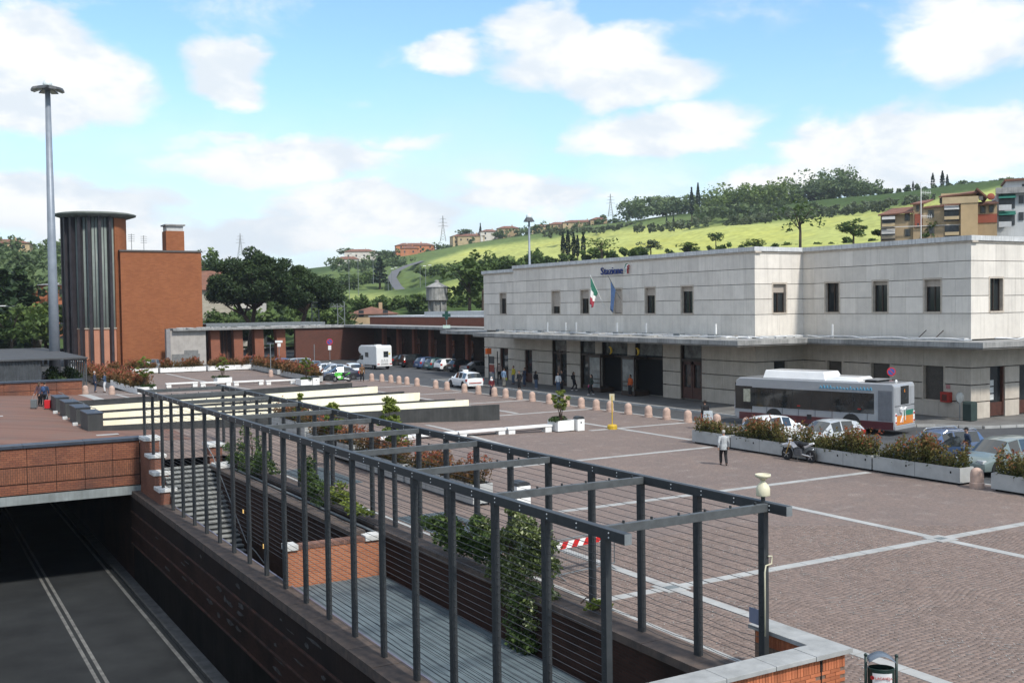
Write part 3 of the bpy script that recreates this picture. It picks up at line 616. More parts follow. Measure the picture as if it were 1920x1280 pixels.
# ------------------------------------------------------------------ roof-lights of the level below, vent housings
XS0, XS1 = 9.6, 34.15
def fan(yl, yr, x): return yl+(yr-yl)*(x-XS0)/(XS1-XS0)
def lightwall(n, par, yl, yr, m, x0, x1, th=.16, ztop=lambda x: 1.3-.25*(x-XS0)/(XS1-XS0), seg=12, topm=None):
    mb = MB()
    for i in range(seg):
        a = x0+(x1-x0)*i/seg; b = x0+(x1-x0)*(i+1)/seg; q = []
        for x in (a, b):
            y = fan(yl, yr, x); q.append((x, y, min(pz(x, y), ztop(x))-.6, ztop(x)))
        (xa, ya, za, ta), (xb, yb, zb_, tb) = q
        mb.hexa([(xa, ya, za), (xb, yb, zb_), (xb, yb+th, zb_), (xa, ya+th, za)], [(xa, ya, ta), (xb, yb, tb), (xb, yb+th, tb), (xa, ya+th, ta)])
    return mb.build(n, m, par, True)
SKYL = [((60.6, 60.7), (63.4, 65.0)), ((64.9, 66.3), (68.2, 72.9)), ((70.0, 74.9), (73.75, 81.0)), ((75.4, 82.3), (78.6, 86.6))]
skl = ['nearest long black and cream roof-light slot beside the pergola', 'second long black and cream roof-light slot from the pergola', 'third long black and cream roof-light slot from the pergola', 'farthest long black roof-light slot, beside the white benches']
for k, ((fl, fr), (bl, br)) in enumerate(SKYL):
    s = thing('roof_light', skl[k], 'roof light', (20, fl, 0), group='roof-lights in the plaza')
    lightwall('front_wall', s, fl, fr, M_black, XS0, XS1+.0 if k == 0 else XS1-.4)
    lightwall('back_wall', s, bl, br, M_cream if k < 3 else M_black, XS0, XS1, .14)
    mb = MB(); n = 10
    for i in range(n):
        a = XS0+(XS1-XS0-.3)*i/n; b = XS0+(XS1-XS0-.3)*(i+1)/n-.05
        mb.hexa([(a, fan(fl, fr, a)+.16, .2), (b, fan(fl, fr, b)+.16, .2), (b, fan(bl, br, b), .2), (a, fan(bl, br, a), .2)], [(a, fan(fl, fr, a)+.16, .42), (b, fan(fl, fr, b)+.16, .42), (b, fan(bl, br, b), .42), (a, fan(bl, br, a), .42)])
    mb.build('glazing', mat('roof_glazing', (.42, .45, .45), .3, .1, 1), s, True)
    mb = MB(); mb.hexa([(XS1-.05, fan(fl, fr, XS1)+.1, -.2), (XS1+.0, fan(fl, fr, XS1)+.1, -.2), (XS1+.0, fan(bl, br, XS1), -.2), (XS1-.05, fan(bl, br, XS1), -.2)], [(XS1-.05, fan(fl, fr, XS1)+.1, .55), (XS1+.0, fan(fl, fr, XS1)+.1, .55), (XS1+.0, fan(bl, br, XS1), .55), (XS1-.05, fan(bl, br, XS1), .55)]); mb.build('end_wall', M_black, s, True)
vl = ['nearest black metal vent box with a thin pipe on top', 'second black metal vent box from the bridge parapet', 'third black metal vent box from the bridge parapet', 'farthest black metal vent box, beside the people with suitcases']
for k, y in enumerate((60.6, 64.75, 69.1, 73.4)):
    v = thing('vent_box', vl[k], 'vent', (9.2, y, pz(9, y)), group='black vent boxes in a row'); z0 = pz(9, y)-.1; zt = 2.02
    mb = MB(); mb.box(8.83, y, z0, 9.62, y+2.5, zt-.05); mb.build('housing', M_black, v, True, bevel=.02)
    mb = MB(); mb.box(8.80, y-.03, zt-.05, 9.65, y+2.53, zt); mb.build('lid', M_navy, v, True)
    mb = MB(); mb.tube([(9.3, y+.25, zt), (9.3, y+.25, zt+.22), (9.12, y+.9, zt+.26)], .02, 6); mb.build('pipe', M_steel_g, v, True)
    mb = MB(); mb.box(8.55, y+3.3, pz(9, y+3)+.0, 8.8, y+3.6, pz(9, y+3)+.18); mb.build('foot_stone', M_cap, v, True)
# ------------------------------------------------------------------ station building
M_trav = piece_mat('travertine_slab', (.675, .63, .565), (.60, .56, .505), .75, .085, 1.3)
def add_streak(m, amt=.38, dirt=(.36, .33, .29), sc=(5, 5, .25), lo=.50, hi=.78):
    nt = m.node_tree; N, L = nt.nodes, nt.links; b = N['Principled BSDF']; old = b.inputs['Base Color'].links[0].from_socket
    g = N.new('ShaderNodeNewGeometry'); mp = N.new('ShaderNodeMapping'); mp.inputs['Scale'].default_value = sc; L.new(g.outputs['Position'], mp.inputs[0])
    n = N.new('ShaderNodeTexNoise'); n.inputs['Scale'].default_value = 1; n.inputs['Detail'].default_value = 6; L.new(mp.outputs[0], n.inputs['Vector'])
    r = N.new('ShaderNodeMapRange'); r.inputs[1].default_value = lo; r.inputs[2].default_value = hi; r.inputs[4].default_value = amt; L.new(n.outputs[0], r.inputs[0])
    x = N.new('ShaderNodeMix'); x.data_type = 'RGBA'; L.new(r.outputs[0], x.inputs[0]); L.new(old, x.inputs[6]); x.inputs[7].default_value = (*dirt, 1); L.new(x.outputs[2], b.inputs['Base Color'])
add_streak(M_trav)
M_sur = mat('window_surround_stone', (.50, .44, .37), .8, .12, 3)
M_glass = mat('dark_window_glass', (.02, .024, .026), .08, 0, spec=.6)
M_glass2 = mat('door_glass', (.055, .06, .06), .06, .2, 1.5, (.02, .022, .022), spec=.6)
M_shut = mat('beige_roller_shutter', (.42, .37, .32), .7, .08, 6)
M_frame = mat('dark_brown_frame', (.045, .028, .02), .5, .15, 4)
M_wood = mat('dark_red_wood', (.085, .032, .022), .55, .2, 3)
M_core = mat('joint_backing_stone', (.30, .28, .255), .9, .1, 3)  # darker backing stone that shows in the slab joints
st = thing('station_building', 'two-storey pale travertine railway station with a concrete canopy along its front', 'building', (53.2, 57.2, 0))
ZB = [5.0, 6.62, 7.72, 8.80, 9.90, 11.12]        # courses of the upper storey
ZL = [.0, 1.08, 2.15, 3.22, 4.6]                # courses of the ground floor
FACES = {  # axis, fixed coordinate, outward sign, range
    'main': ('y', 53.2, -1, 57.2, 91.4), 'side': ('x', 57.2, -1, 53.2, 57.9), 'right': ('y', 57.9, -1, 43.05, 57.2), 'end': ('x', 43.05, -1, 57.9, 76.), 'left': ('y', 53.75, -1, 91.4, 98.6)}
WIN = {'main': [(82.97, 84.31), (78.22, 79.49), (73.3, 74.5), (68.75, 70.02), (64.04, 65.39)], 'side': [(54.95, 56.2)], 'right': [(53.75, 55.0), (49.49, 50.71), (45.28, 46.5)], 'end': [(59.73, 61.0), (66, 67.3)], 'left': [(93.9, 95.1)]}
DOOR = {'main': [(81.9, 84.4), (77.3, 79.7), (72.55, 76.3), (67.8, 71.5), (63.05, 65.6), (88.0, 89.4)], 'side': [(55.0, 56.3)], 'right': [(53.5, 54.9), (49.3, 50.9), (45.05, 46.6)], 'end': [(59.75, 61.25), (62.7, 64.6)], 'left': [(93.6, 95.3)]}
DEP = .34
def P3(face, s, d, z):       # s along the face, d outwards
    ax, c, sg, a, b = FACES[face]
    return (c+sg*d, s, z) if ax == 'y' else (s, c+sg*d, z)
def fbox(mb, face, s0, s1, d0, d1, z0, z1, mi=0):
    p, q = P3(face, s0, d0, z0), P3(face, s1, d1, z1)
    return mb.box(min(p[0], q[0]), min(p[1], q[1]), z0, max(p[0], q[0]), max(p[1], q[1]), z1, mi)
def segs(a, b, holes):
    out = []; x = a
    for h0, h1 in sorted(holes):
        if h0 > x+.02: out.append((x, h0))
        x = max(x, h1)
    if x < b-.02: out.append((x, b))
    return out
slab_me = {}
nslab = 0
def slabs(face, zs, holesf, low=None):
    global nslab
    ax, c, sg, a, b = FACES[face]
    for z0, z1 in zip(zs, zs[1:]):
        for s0, s1 in segs(a, b, holesf(z0, z1)):
            n = max(1, round((s1-s0)/1.22))
            for i in range(n):
                p = s0+(s1-s0)*i/n; q = s0+(s1-s0)*(i+1)/n; g = .004
                d = rnd.uniform(-.004, .004)
                if low is not None: fbox(low, face, p+g, q-g, -DEP+.02, d, z0+.035, z1-.035)
                else:
                    mb = MB(); fbox(mb, face, p+g, q-g, -DEP+.02, d, z0+.019, z1-.019); mb.build('stone_slab', M_trav, st, True); nslab += 1
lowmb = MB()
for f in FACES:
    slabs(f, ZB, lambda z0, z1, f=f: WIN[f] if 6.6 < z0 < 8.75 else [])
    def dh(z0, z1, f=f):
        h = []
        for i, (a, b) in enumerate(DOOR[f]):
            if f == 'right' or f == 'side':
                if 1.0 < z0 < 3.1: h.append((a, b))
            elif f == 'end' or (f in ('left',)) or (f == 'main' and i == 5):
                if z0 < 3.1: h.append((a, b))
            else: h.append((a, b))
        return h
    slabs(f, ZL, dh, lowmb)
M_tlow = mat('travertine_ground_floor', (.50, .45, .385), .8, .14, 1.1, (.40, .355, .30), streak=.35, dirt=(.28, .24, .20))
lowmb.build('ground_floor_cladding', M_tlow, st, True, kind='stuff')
mb = MB(); mb.box(53.2+DEP, 57.2+DEP, 0, 78, 91.4, 11.2); mb.box(57.9+DEP, 43.05+DEP, 0, 78, 57.2+DEP, 11.2); mb.box(53.75+DEP, 91.4, 0, 78, 98.6, 10.95); mb.build('core', M_core, st, True)
# coping and string course
M_lead = mat('pale_coping_metal', (.62, .63, .63), .55, .10, 2, streak=.45, dirt=(.14, .14, .13))
def cop(face, a, b, zt=11.12):
    n = max(1, round((b-a)/1.6))
    for i in range(n):
        p = a+(b-a)*i/n; q = a+(b-a)*(i+1)/n
        mb = MB(); fbox(mb, face, p+.005, q-.005, -.6, .16, zt+.03, zt+.34); mb.build('coping', M_lead, st, True)
    mb = MB(); fbox(mb, face, a, b, -.5, .07, zt-.10, zt+.03); mb.build('cornice', M_sur, st, True)
cop('main', 57.04, 91.4); cop('side', 53.37, 57.74); cop('right', 42.89, 57.04); cop('end', 58.07, 76); cop('left', 91.4, 98.8, 10.85)
# upper windows
def window(face, a, b, z0, z1, shut):
    w = MB(); t = .12
    fbox(w, face, a-t, a, -DEP+.05, .015, z0-t, z1+t); fbox(w, face, b, b+t, -DEP+.05, .015, z0-t, z1+t); fbox(w, face, a, b, -DEP+.05, .015, z1, z1+t); fbox(w, face, a-.03, b+.03, -DEP+.05, .05, z0-t, z0)
    o = w.build('window', M_sur, st, True)
    zs_ = z1-(z1-z0)*shut
    g = MB(); fbox(g, face, a, b, -DEP+.03, -DEP+.06, z0, z1); g.build('pane', M_glass, o, True)
    fr = MB(); m_ = (a+b)/2
    for p, q in ((a, a+.06), (b-.06, b), (m_-.035, m_+.035)): fbox(fr, face, p, q, -DEP+.05, -DEP+.11, z0, zs_)
    fbox(fr, face, a, b, -DEP+.05, -DEP+.11, z0, z0+.06); fr.build('sash', M_frame, o, True)
    if shut:
        s_ = MB(); n = max(2, int((z1-zs_)/.09))
        for i in range(n): fbox(s_, face, a, b, -DEP+.07, -DEP+.13, zs_+(z1-zs_)*i/n+.004, zs_+(z1-zs_)*(i+1)/n)
        s_.build('roller_shutter', M_shut, o, True)
SHUT = {'main': [.68, .36, .98, .30, .18], 'side': [.30], 'right': [.0, .12, .22], 'end': [0, .3], 'left': [.26]}
for f in WIN:
    for (a, b), s_ in zip(WIN[f], SHUT[f]): window(f, a, b, 6.74, 8.80, s_)
# ground floor openings
def lobby(face, a, b, kind):
    o = MB(); fbox(o, face, a, a+.1, -DEP+.02, -.06, .1, 4.5); fbox(o, face, b-.1, b, -DEP+.02, -.06, .1, 4.5); fbox(o, face, a, b, -DEP+.02, -.06, 3.0, 3.16); d = o.build('door', M_frame, st, True)
    g = MB(); fbox(g, face, a+.1, b-.1, -DEP+.03, -DEP+.05, .1, 4.5); g.build('pane', M_glass2, d, True)
    m_ = (a+b)/2
    if kind == 'wood':
        for p, q in ((a+.12, m_-.02), (m_+.02, b-.12)):
            l = MB(); fbox(l, face, p, q, -DEP+.05, -.14, .12, 1.0); fbox(l, face, p, p+.16, -DEP+.05, -.14, 1.0, 3.0); fbox(l, face, q-.16, q, -DEP+.05, -.14, 1.0, 3.0); fbox(l, face, p, q, -DEP+.05, -.14, 2.75, 3.0); l.build('door_leaf', M_wood, d, True)
        t_ = MB(); fbox(t_, face, a+.2, b-.2, -DEP+.04, -DEP+.07, 3.3, 4.3); t_.build('transom_pane', mat('transom_glass', (.22, .235, .23), .1, .3, 1.2, (.07, .075, .075)), d, True)
    elif kind == 'glass':
        for p, q in ((a+.12, m_-.02), (m_+.02, b-.12)):
            l = MB(); fbox(l, face, p, p+.07, -DEP+.05, -.16, .1, 3.0); fbox(l, face, q-.07, q, -DEP+.05, -.16, .1, 3.0); fbox(l, face, p, q, -DEP+.05, -.16, .1, .4); l.build('door_leaf', M_frame, d, True)
        t_ = MB(); fbox(t_, face, a+.2, b-.2, -DEP+.04, -DEP+.07, 3.3, 4.2); t_.build('transom_pane', MATS.get('transom_glass') or mat('transom_glass', (.22, .235, .23), .1, .3, 1.2, (.07, .075, .075)), d, True)
    return d
lobby('main', 81.9, 84.4, 'glass'); lobby('main', 77.3, 79.7, 'glass'); lobby('main', 63.05, 65.6, 'wood')
for a, b, gl in ((72.55, 76.3, (74.6, 76.3)), (67.8, 71.5, (69.8, 71.5))):
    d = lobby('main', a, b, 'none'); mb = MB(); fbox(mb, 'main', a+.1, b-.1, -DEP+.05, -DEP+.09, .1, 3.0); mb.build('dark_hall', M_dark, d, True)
    t_ = MB(); fbox(t_, 'main', a+.4, b-.4, -DEP+.06, -DEP+.10, 3.3, 4.3); t_.build('transom_pane', MATS['transom_glass'], d, True)
    mb = MB(); fbox(mb, 'main', gl[0], gl[1]+.1, -.1, 1.35, .05, .42); fbox(mb, 'main', gl[0], gl[1]+.1, -.1, 1.35, 3.0, 3.2)
    for p in (gl[0], gl[1]+.0): fbox(mb, 'main', p, p+.1, 1.25, 1.35, .4, 3.0)
    fbox(mb, 'main', gl[0]+.01, gl[1]+.09, 1.27, 1.34, .78, .86); fbox(mb, 'main', gl[0]+.01, gl[1]+.09, 1.27, 1.34, 1.12, 1.2); mb.build('lobby_frame', M_frame, d, True)
    mb = MB(); fbox(mb, 'main', gl[0]+.1, gl[1], 1.29, 1.31, .42, 3.0); mb.build('lobby_pane', mat('lobby_glass', (.26, .275, .265), .08, .35, .9, (.10, .11, .108)), d, True)
for a, b in DOOR['right']+[(0, 0)]:
    if b == 0: continue
    o = MB(); fbox(o, 'right', a-.1, a, -DEP+.03, .02, .98, 3.3); fbox(o, 'right', b, b+.1, -DEP+.03, .02, .98, 3.3); fbox(o, 'right', a-.1, b+.1, -DEP+.03, .04, .98, 1.08); d = o.build('window', M_sur, st, True)
    g = MB(); n = 26
    for i in range(n): fbox(g, 'right', a, b, -DEP+.04, -DEP+.08, 1.08+2.12*i/n+.006, 1.08+2.12*(i+1)/n)
    g.build('grille', mat('brown_shutter', (.085, .075, .065), .7, .1), d, True)
o = MB(); fbox(o, 'side', 55.0, 56.3, -DEP+.03, -DEP+.08, 1.08, 3.2); o.build('window', M_glass, st, True)
for f, a, b in (('end', 59.75, 61.25), ('end', 62.7, 64.6), ('left', 93.6, 95.3), ('main', 88.0, 89.4)):
    o = MB(); fbox(o, f, a, a+.12, -DEP+.02, -.1, .1, 3.2); fbox(o, f, b-.12, b, -DEP+.02, -.1, .1, 3.2); fbox(o, f, a, b, -DEP+.02, -.14, .1, .95); d = o.build('door', M_wood, st, True)
    g = MB(); fbox(g, f, a+.1, b-.1, -DEP+.02, -DEP+.06, .95, 3.2); g.build('pane', M_glass, d, True)
    if f == 'end' and a < 60:
        for z in (1.1, 1.55, 2.0):
            t_ = MB(); fbox(t_, f, a+.3, a+.72, -DEP+.065, -DEP+.075, z, z+.36); t_.build('paper_notice', mat('paper', (.6, .62, .6), .8, .1, 8), d, True)
# canopy
def slab_poly(n, poly, z0, z1, m, par): mb = MB(); mb.prism(poly, z0, z1); return mb.build(n, m, par, True)
CZ = 4.5
cpoly = [(49.2, 92.6), (49.2, 54.6), (55.7, 54.6), (55.7, 40.6), (77, 40.6), (77, 43.4), (58.2, 43.4), (58.2, 57.5), (53.5, 57.5), (53.5, 92.6)]
can = slab_poly('canopy', cpoly, CZ+.10, CZ+.42, M_conc, st)
slab_poly('canopy_soffit', [(x+(.06 if x in (49.2, 55.7) else 0), y+(.06 if y == 40.6 or (y == 54.6) else 0)) for x, y in cpoly], CZ, CZ+.10, mat('soffit', (.20, .19, .175), .9, .2, 1), can)
# up-stand and drain boxes on the canopy, sagging pipes
mb = MB(); mb.box(52.6, 57.3, CZ+.42, 53.0, 91.5, CZ+.60); mb.box(53.0, 56.5, CZ+.42, 57.4, 56.9, CZ+.60); mb.box(57.2, 43.0, CZ+.42, 57.6, 56.4, CZ+.6); mb.build('upstand', mat('pale_flashing', (.55, .56, .56), .6, .12, 1, streak=.3), can, True)
for k in range(9):
    y = 58.5+4.0*k; mb = MB(); mb.hexa([(49.5, y-1.2, CZ+.42), (52.6, y-.2, CZ+.42), (52.6, y+.2, CZ+.42), (49.5, y+1.2, CZ+.42)], [(50.6, y-.05, CZ+.5), (52.6, y-.15, CZ+.66), (52.6, y+.15, CZ+.66), (50.6, y+.05, CZ+.5)]); mb.build('roof_hip', M_conc, can, True)
    mb = MB(); mb.cbox((52.2, y+2.0, CZ+.55), (.55, .7, .3)); mb.build('drain_box', M_steel_g, can, True)
for y in (80.9, 79.2, 73.0, 69.0, 60.6, 84.0):
    mb = MB(); mb.box(52.45, y-.05, CZ+.42, 52.55, y+.05, CZ+1.45); mb.build('vent_pipe', M_white, can, True)
mb = MB(); mb.box(57.0, 53.5, CZ+.42, 57.1, 53.6, CZ+1.4); mb.build('vent_pipe', M_white, can, True)
def wavy(x0, y0, x1, y1, z, amp, n=40, seed=0):
    r = random.Random(seed); ph = r.random()*6; pts = []
    for i in range(n+1):
        t = i/n; pts.append((x0+(x1-x0)*t+math.sin(t*19+ph)*amp, y0+(y1-y0)*t+math.cos(t*23+ph)*amp, z+.12*abs(math.sin(t*n/3.2+ph))))
    return pts
M_pipe = mat('pale_conduit', (.66, .67, .68), .5, .1, 4)
for i, a in enumerate(((51.9, 58, 52.1, 91), (51.4, 58, 51.2, 90), (56.8, 42, 56.9, 56), (53.5, 55.8, 56.5, 55.9), (58.5, 41.9, 75, 42.2), (52.9, 55.6, 50.4, 57))):
    mb = MB(); mb.tube(wavy(*a, CZ+.47, .16, 36, i), .045, 6); mb.build('conduit', M_pipe, can, True, True)
for i, (x, y) in enumerate(((57.2, 46.5), (57.2, 45.2))):
    mb = MB(); mb.tube([(x, y, CZ+.5), (x+.5, y-.3, CZ+1.05)], .03, 6); mb.build('stay', M_frame, can, True)
# letters on the front
def text_obj(body, size, m, parent, mw, ext=.04, name='letters', sx=1.):
    cu = bpy.data.curves.new(name, 'FONT'); cu.body = body; cu.size = size; cu.extrude = ext; cu.resolution_u = 3
    t = bpy.data.objects.new(name, cu); me = bpy.data.meshes.new_from_object(t); bpy.data.objects.remove(t); bpy.data.curves.remove(cu)
    me.materials.append(m); o = bpy.data.objects.new(name, me); col.objects.link(o); o.parent = parent
    o.matrix_world = mw @ Matrix.Diagonal((sx, 1, 1, 1)); o.matrix_local = o.matrix_world
    return o
def fmat(x, y, z, ux, n):      # letters reading along ux, facing n
    ux = Vector(ux).normalized(); n = Vector(n).normalized(); uz = n.cross(ux)
    return Matrix(((ux.x, uz.x, n.x, x), (ux.y, uz.y, n.y, y), (ux.z, uz.z, n.z, z), (0, 0, 0, 1)))
M_blue = mat('blue_letter', (.012, .03, .17), .4, 0)
sg = thing('station_sign', 'blue station name letters with a slanted f emblem fixed high on the front wall', 'sign', (53.0, 74.5, 10.1))
bx = 76.15
for ch in 'Stazione':
    o = text_obj(ch, .88, M_blue, sg, fmat(.07, bx-74.5, -.02, (0, -1, 0), (-1, 0, 0)), .05, 'letter', 1.08); w = (o.dimensions.x if o.dimensions.x else .4); bx -= {'S': .50, 't': .30, 'a': .45, 'z': .40, 'i': .20, 'o': .46, 'n': .46, 'e': .44}[ch]
t = text_obj('f', 1.05, mat('emblem_green', (.02, .16, .10), .5, 0), sg, fmat(.06, 72.5-74.5+.12, .05, (0, -1, 0), (-1, 0, 0)), .04, 'emblem')
t = text_obj('f', 1.05, mat('emblem_red', (.35, .03, .03), .5, 0), sg, fmat(.04, 72.28-74.5, -.05, (0, -1, 0), (-1, 0, 0)), .04, 'emblem')
t = text_obj('f', 1.0, mat('emblem_white', (.8, .8, .8), .5, 0), sg, fmat(-.02, 72.4-74.5, .0, (0, -1, 0), (-1, 0, 0)), .05, 'emblem')
# flags
def flag(name, label, y, cols, tipz, base, clothf):
    f = thing(name, label, 'flag', (53.1, y, 7.6), group=None)
    mb = MB(); mb.tube([(53.15, y-1.4, 7.7), (51.3, y, tipz)], .035, 6); mb.build('pole', M_white if cols == 3 else M_steel_g, f, True)
    return f
def cloth(f, pts_top, pts_bot, mats, n=14, name='cloth', amp=.10):
    """pieces of cloth hanging between two poly-lines"""
    k = len(mats); mb = MB()
    def lerp(p, t): i = min(int(t*(len(p)-1)), len(p)-2); u = t*(len(p)-1)-i; return Vector(p[i])*(1-u)+Vector(p[i+1])*u
    R_ = 10
    for i in range(n+1):
        for j in range(R_+1):
            q = lerp(pts_top, i/n)*(1-j/R_)+lerp(pts_bot, i/n)*(j/R_); q = q+Vector((math.sin(i*1.1+j*.35)*amp, math.cos(i*.9)*amp*.5, 0)); mb.v.append(tuple(q))
    for i in range(n):
        for j in range(R_): a = i*(R_+1)+j; mb.f.append([a, a+1, a+R_+2, a+R_+1]); mb.m.append(min(k-1, j*k//R_))
    o = mb.build(name, mats, f, True, True); s_ = o.modifiers.new('thick', 'SOLIDIFY'); s_.thickness = .012; return o
M_fg = mat('flag_green', (.03, .16, .11), .8, .1, 4); M_fw = mat('flag_white', (.75, .75, .73), .8, .05, 4); M_fr = mat('flag_red', (.33, .04, .06), .8, .1, 4); M_fb = mat('flag_blue', (.05, .10, .22), .8, .12, 4)
f = thing('italian_flag', 'drooping green white and red flag on a slanted pole on the station front', 'flag', (53.1, 75.2, 7.4))
tip = at(1107, 517, X=51.2); bas = at(1133, 575, X=53.1)
mb = MB(); mb.tube([bas, tip+(tip-bas)*.02], .035, 6); mb.build('pole', M_white, f, True)
d = (bas-tip); top = [tip+d*.02, tip+d*.28, tip+d*.55]; zz = Vector((0, 0, -1))
cloth(f, top, [tip+zz*2.3+Vector((0, .08, 0)), tip+d*.1+zz*2.45, tip+d*.18+zz*2.1], [M_fg, M_fw, M_fr], amp=.06)
f = thing('european_flag', 'drooping dark blue flag on a slanted pole on the station front', 'flag', (53.1, 72.6, 7.4))
tip = at(1140, 517, X=51.2); bas = at(1163, 560, X=53.1); d = bas-tip
mb = MB(); mb.tube([bas, tip], .035, 6); mb.build('pole', M_steel_g, f, True)
cloth(f, [tip+d*.22, tip+d*.42, tip+d*.62], [tip+d*.2+zz*2.45, tip+d*.3+zz*2.4, tip+d*.4+zz*2.3], [M_fb], amp=.05)
# pavement in front
swp = [(48.3, 100), (48.3, 50), (49.0, 47.2), (51.2, 44.6), (54.0, 42.6), (55.4, 40.4), (58.5, 39.4), (90, 39.4), (90, 100)]
sw = MB(); sw.prism(swp, -.12, .02); struct('sidewalk', sw, M_side)
kb = MB()
for (a, b) in zip(swp[:8], swp[1:8]):
    L_ = math.hypot(b[0]-a[0], b[1]-a[1]); n = max(1, int(L_/1.0))
    for i in range(n):
        p = (a[0]+(b[0]-a[0])*(i+.02)/n, a[1]+(b[1]-a[1])*(i+.02)/n); q = (a[0]+(b[0]-a[0])*(i+.98)/n, a[1]+(b[1]-a[1])*(i+.98)/n); nx, ny = (b[1]-a[1])/L_, -(b[0]-a[0])/L_
        nx, ny = -nx*-1, -ny*-1
        kb.hexa([(p[0], p[1], -.12), (q[0], q[1], -.12), (q[0]-nx*.0+ny*0+nx*.16, q[1]+ny*.16, -.12), (p[0]+nx*.16, p[1]+ny*.16, -.12)][::1], [(p[0], p[1], .03), (q[0], q[1], .03), (q[0]+nx*.16, q[1]+ny*.16, .03), (p[0]+nx*.16, p[1]+ny*.16, .03)])
struct('sidewalk_kerb', kb, M_pale)
# ------------------------------------------------------------------ low side wing (pharmacy side) and portico wing at the back
M_brick_w = brick_mat('red_wing_brick', (.24, .085, .055), (.19, .07, .045), (.16, .10, .085), stain=.3, stainc=(.1, .05, .04))
wg = thing('side_wing', 'low brick station wing with a dark arcade behind the parked cars', 'building', (58, 120, 0))
mb = MB(); mb.prism([(58, 98), (58, 150), (33.2, 150), (33.2, 153.4), (80, 153.4), (80, 98)], 4.72, 5.05); mb.build('canopy', M_conc, wg, True)
mb = MB(); mb.prism([(53.6, 92.9), (53.6, 108.8), (58, 108.8), (58, 98), (70, 98), (70, 92.9)], 4.5, 4.86); mb.build('canopy', M_conc, wg, True)
mb = MB(); mb.box(63.0, 99, 5.05, 80, 152, 6.15); mb.build('parapet_wall', M_brick_w, wg, True)
mb = MB(); mb.box(62.85, 98.8, 6.15, 80, 152.2, 6.36); mb.build('roof_edge', M_lead, wg, True)
mb = MB(); mb.box(66.5, 99, 6.36, 80, 140, 6.9); mb.build('upper_roof', mat('pale_roof_sheet', (.42, .44, .45), .6, .1, 1), wg, True)
mb = MB(); mb.box(62.8, 98.6, -.1, 80, 150, 4.72); mb.build('back_wall', mat('brown_wall', (.055, .036, .03), .85, .2, .7), wg, True)
mb = MB(); mb.box(50.6, 150.3, -.1, 63, 151, 4.72); mb.build('brick_wall', brick_mat('dark_red_brick', (.13, .052, .037), (.105, .043, .032), (.09, .055, .045), stain=.3), wg, True)
for k in range(9):
    y = 101+5.2*k; mb = MB(); mb.box(61.2, y, -.1, 61.7, y+.7, 4.72); mb.build('column', M_brick_w, wg, True)
    mb = MB(); mb.box(62.7, y+1.3, .1, 62.78, y+3.9, 3.2); d = mb.build('shop_window', M_glass, wg, True)
    mb = MB(); mb.box(62.66, y+1.3, 2.4, 62.72, y+3.9, 2.5); mb.box(62.66, y+2.55, .1, 62.72, y+2.65, 3.2); mb.build('frame', M_frame, d, True)
for px in (408, 451, 490, 531):
    p = at(px, 640, Y=151.4); mb = MB(); mb.hexa([(p.x-.95, 151.2, -.1), (p.x+.35, 151.2, -.1), (p.x+.35, 152.6, -.1), (p.x-.95, 152.6, -.1)], [(p.x-1.05, 151.2, 4.72), (p.x+.25, 151.2, 4.72), (p.x+.25, 152.6, 4.72), (p.x-1.05, 152.6, 4.72)]); mb.build('column', brick_mat('portico_brick', (.30, .105, .06), (.24, .085, .05), (.2, .12, .09)), wg, True)
a, b = at(316, 640, Y=150.6), at(386, 640, Y=150.6)
mb = MB(); mb.box(a.x+.2, 150.6, -.1, b.x, 151, 4.72); mb.build('plaster_wall', mat('grey_plaster', (.40, .37, .34), .85, .1, 1, streak=.25), wg, True)
mb = MB(); mb.box(a.x+.4, 150.5, -.1, b.x-.9, 150.6, 1.5); mb.box(b.x-3, 150.52, 1.5, b.x-1.1, 150.6, 2.0); mb.build('grey_repair', mat('grey_patch', (.20, .20, .195), .9, .15), wg, True)
mb = MB(); mb.box(a.x-.35, 150.3, -.1, a.x+.2, 151.2, 5.0); mb.build('pillar', mat('grey_pillar', (.26, .25, .25), .8, .1), wg, True)
mb = MB(); mb.box(b.x, 152.9, -.1, b.x+5.5, 153.1, 4.72); mb.build('slatted_gate', mat('brown_gate', (.06, .03, .022), .7, .1), wg, True)
for k in range(8):
    mb = MB(); x = b.x+.3+k*.45; mb.box(x, 152.7, -.1, x+.12, 152.9, 4.6); mb.build('gate_bar', mat('brown_bar', (.12, .055, .035), .7, .1), wg, True)
r = random.Random(3)
mb = MB()
for k in range(40):
    x = r.uniform(34, 57); y = r.uniform(150.3, 152.8); mb.cbox((x, y, 5.09), (r.uniform(.3, 1.6), r.uniform(.1, .7), .08), r.uniform(0, 3))
mb.build('roofing_scraps', mat('torn_roofing', (.6, .6, .6), .7, .3, 2, (.25, .25, .25)), wg, True, kind='stuff')
mb = MB(); mb.box(at(380, 600, Y=160).x, 158, 5.05, 58, 166, 5.5); mb.build('rear_roof', M_steel_g, wg, True)
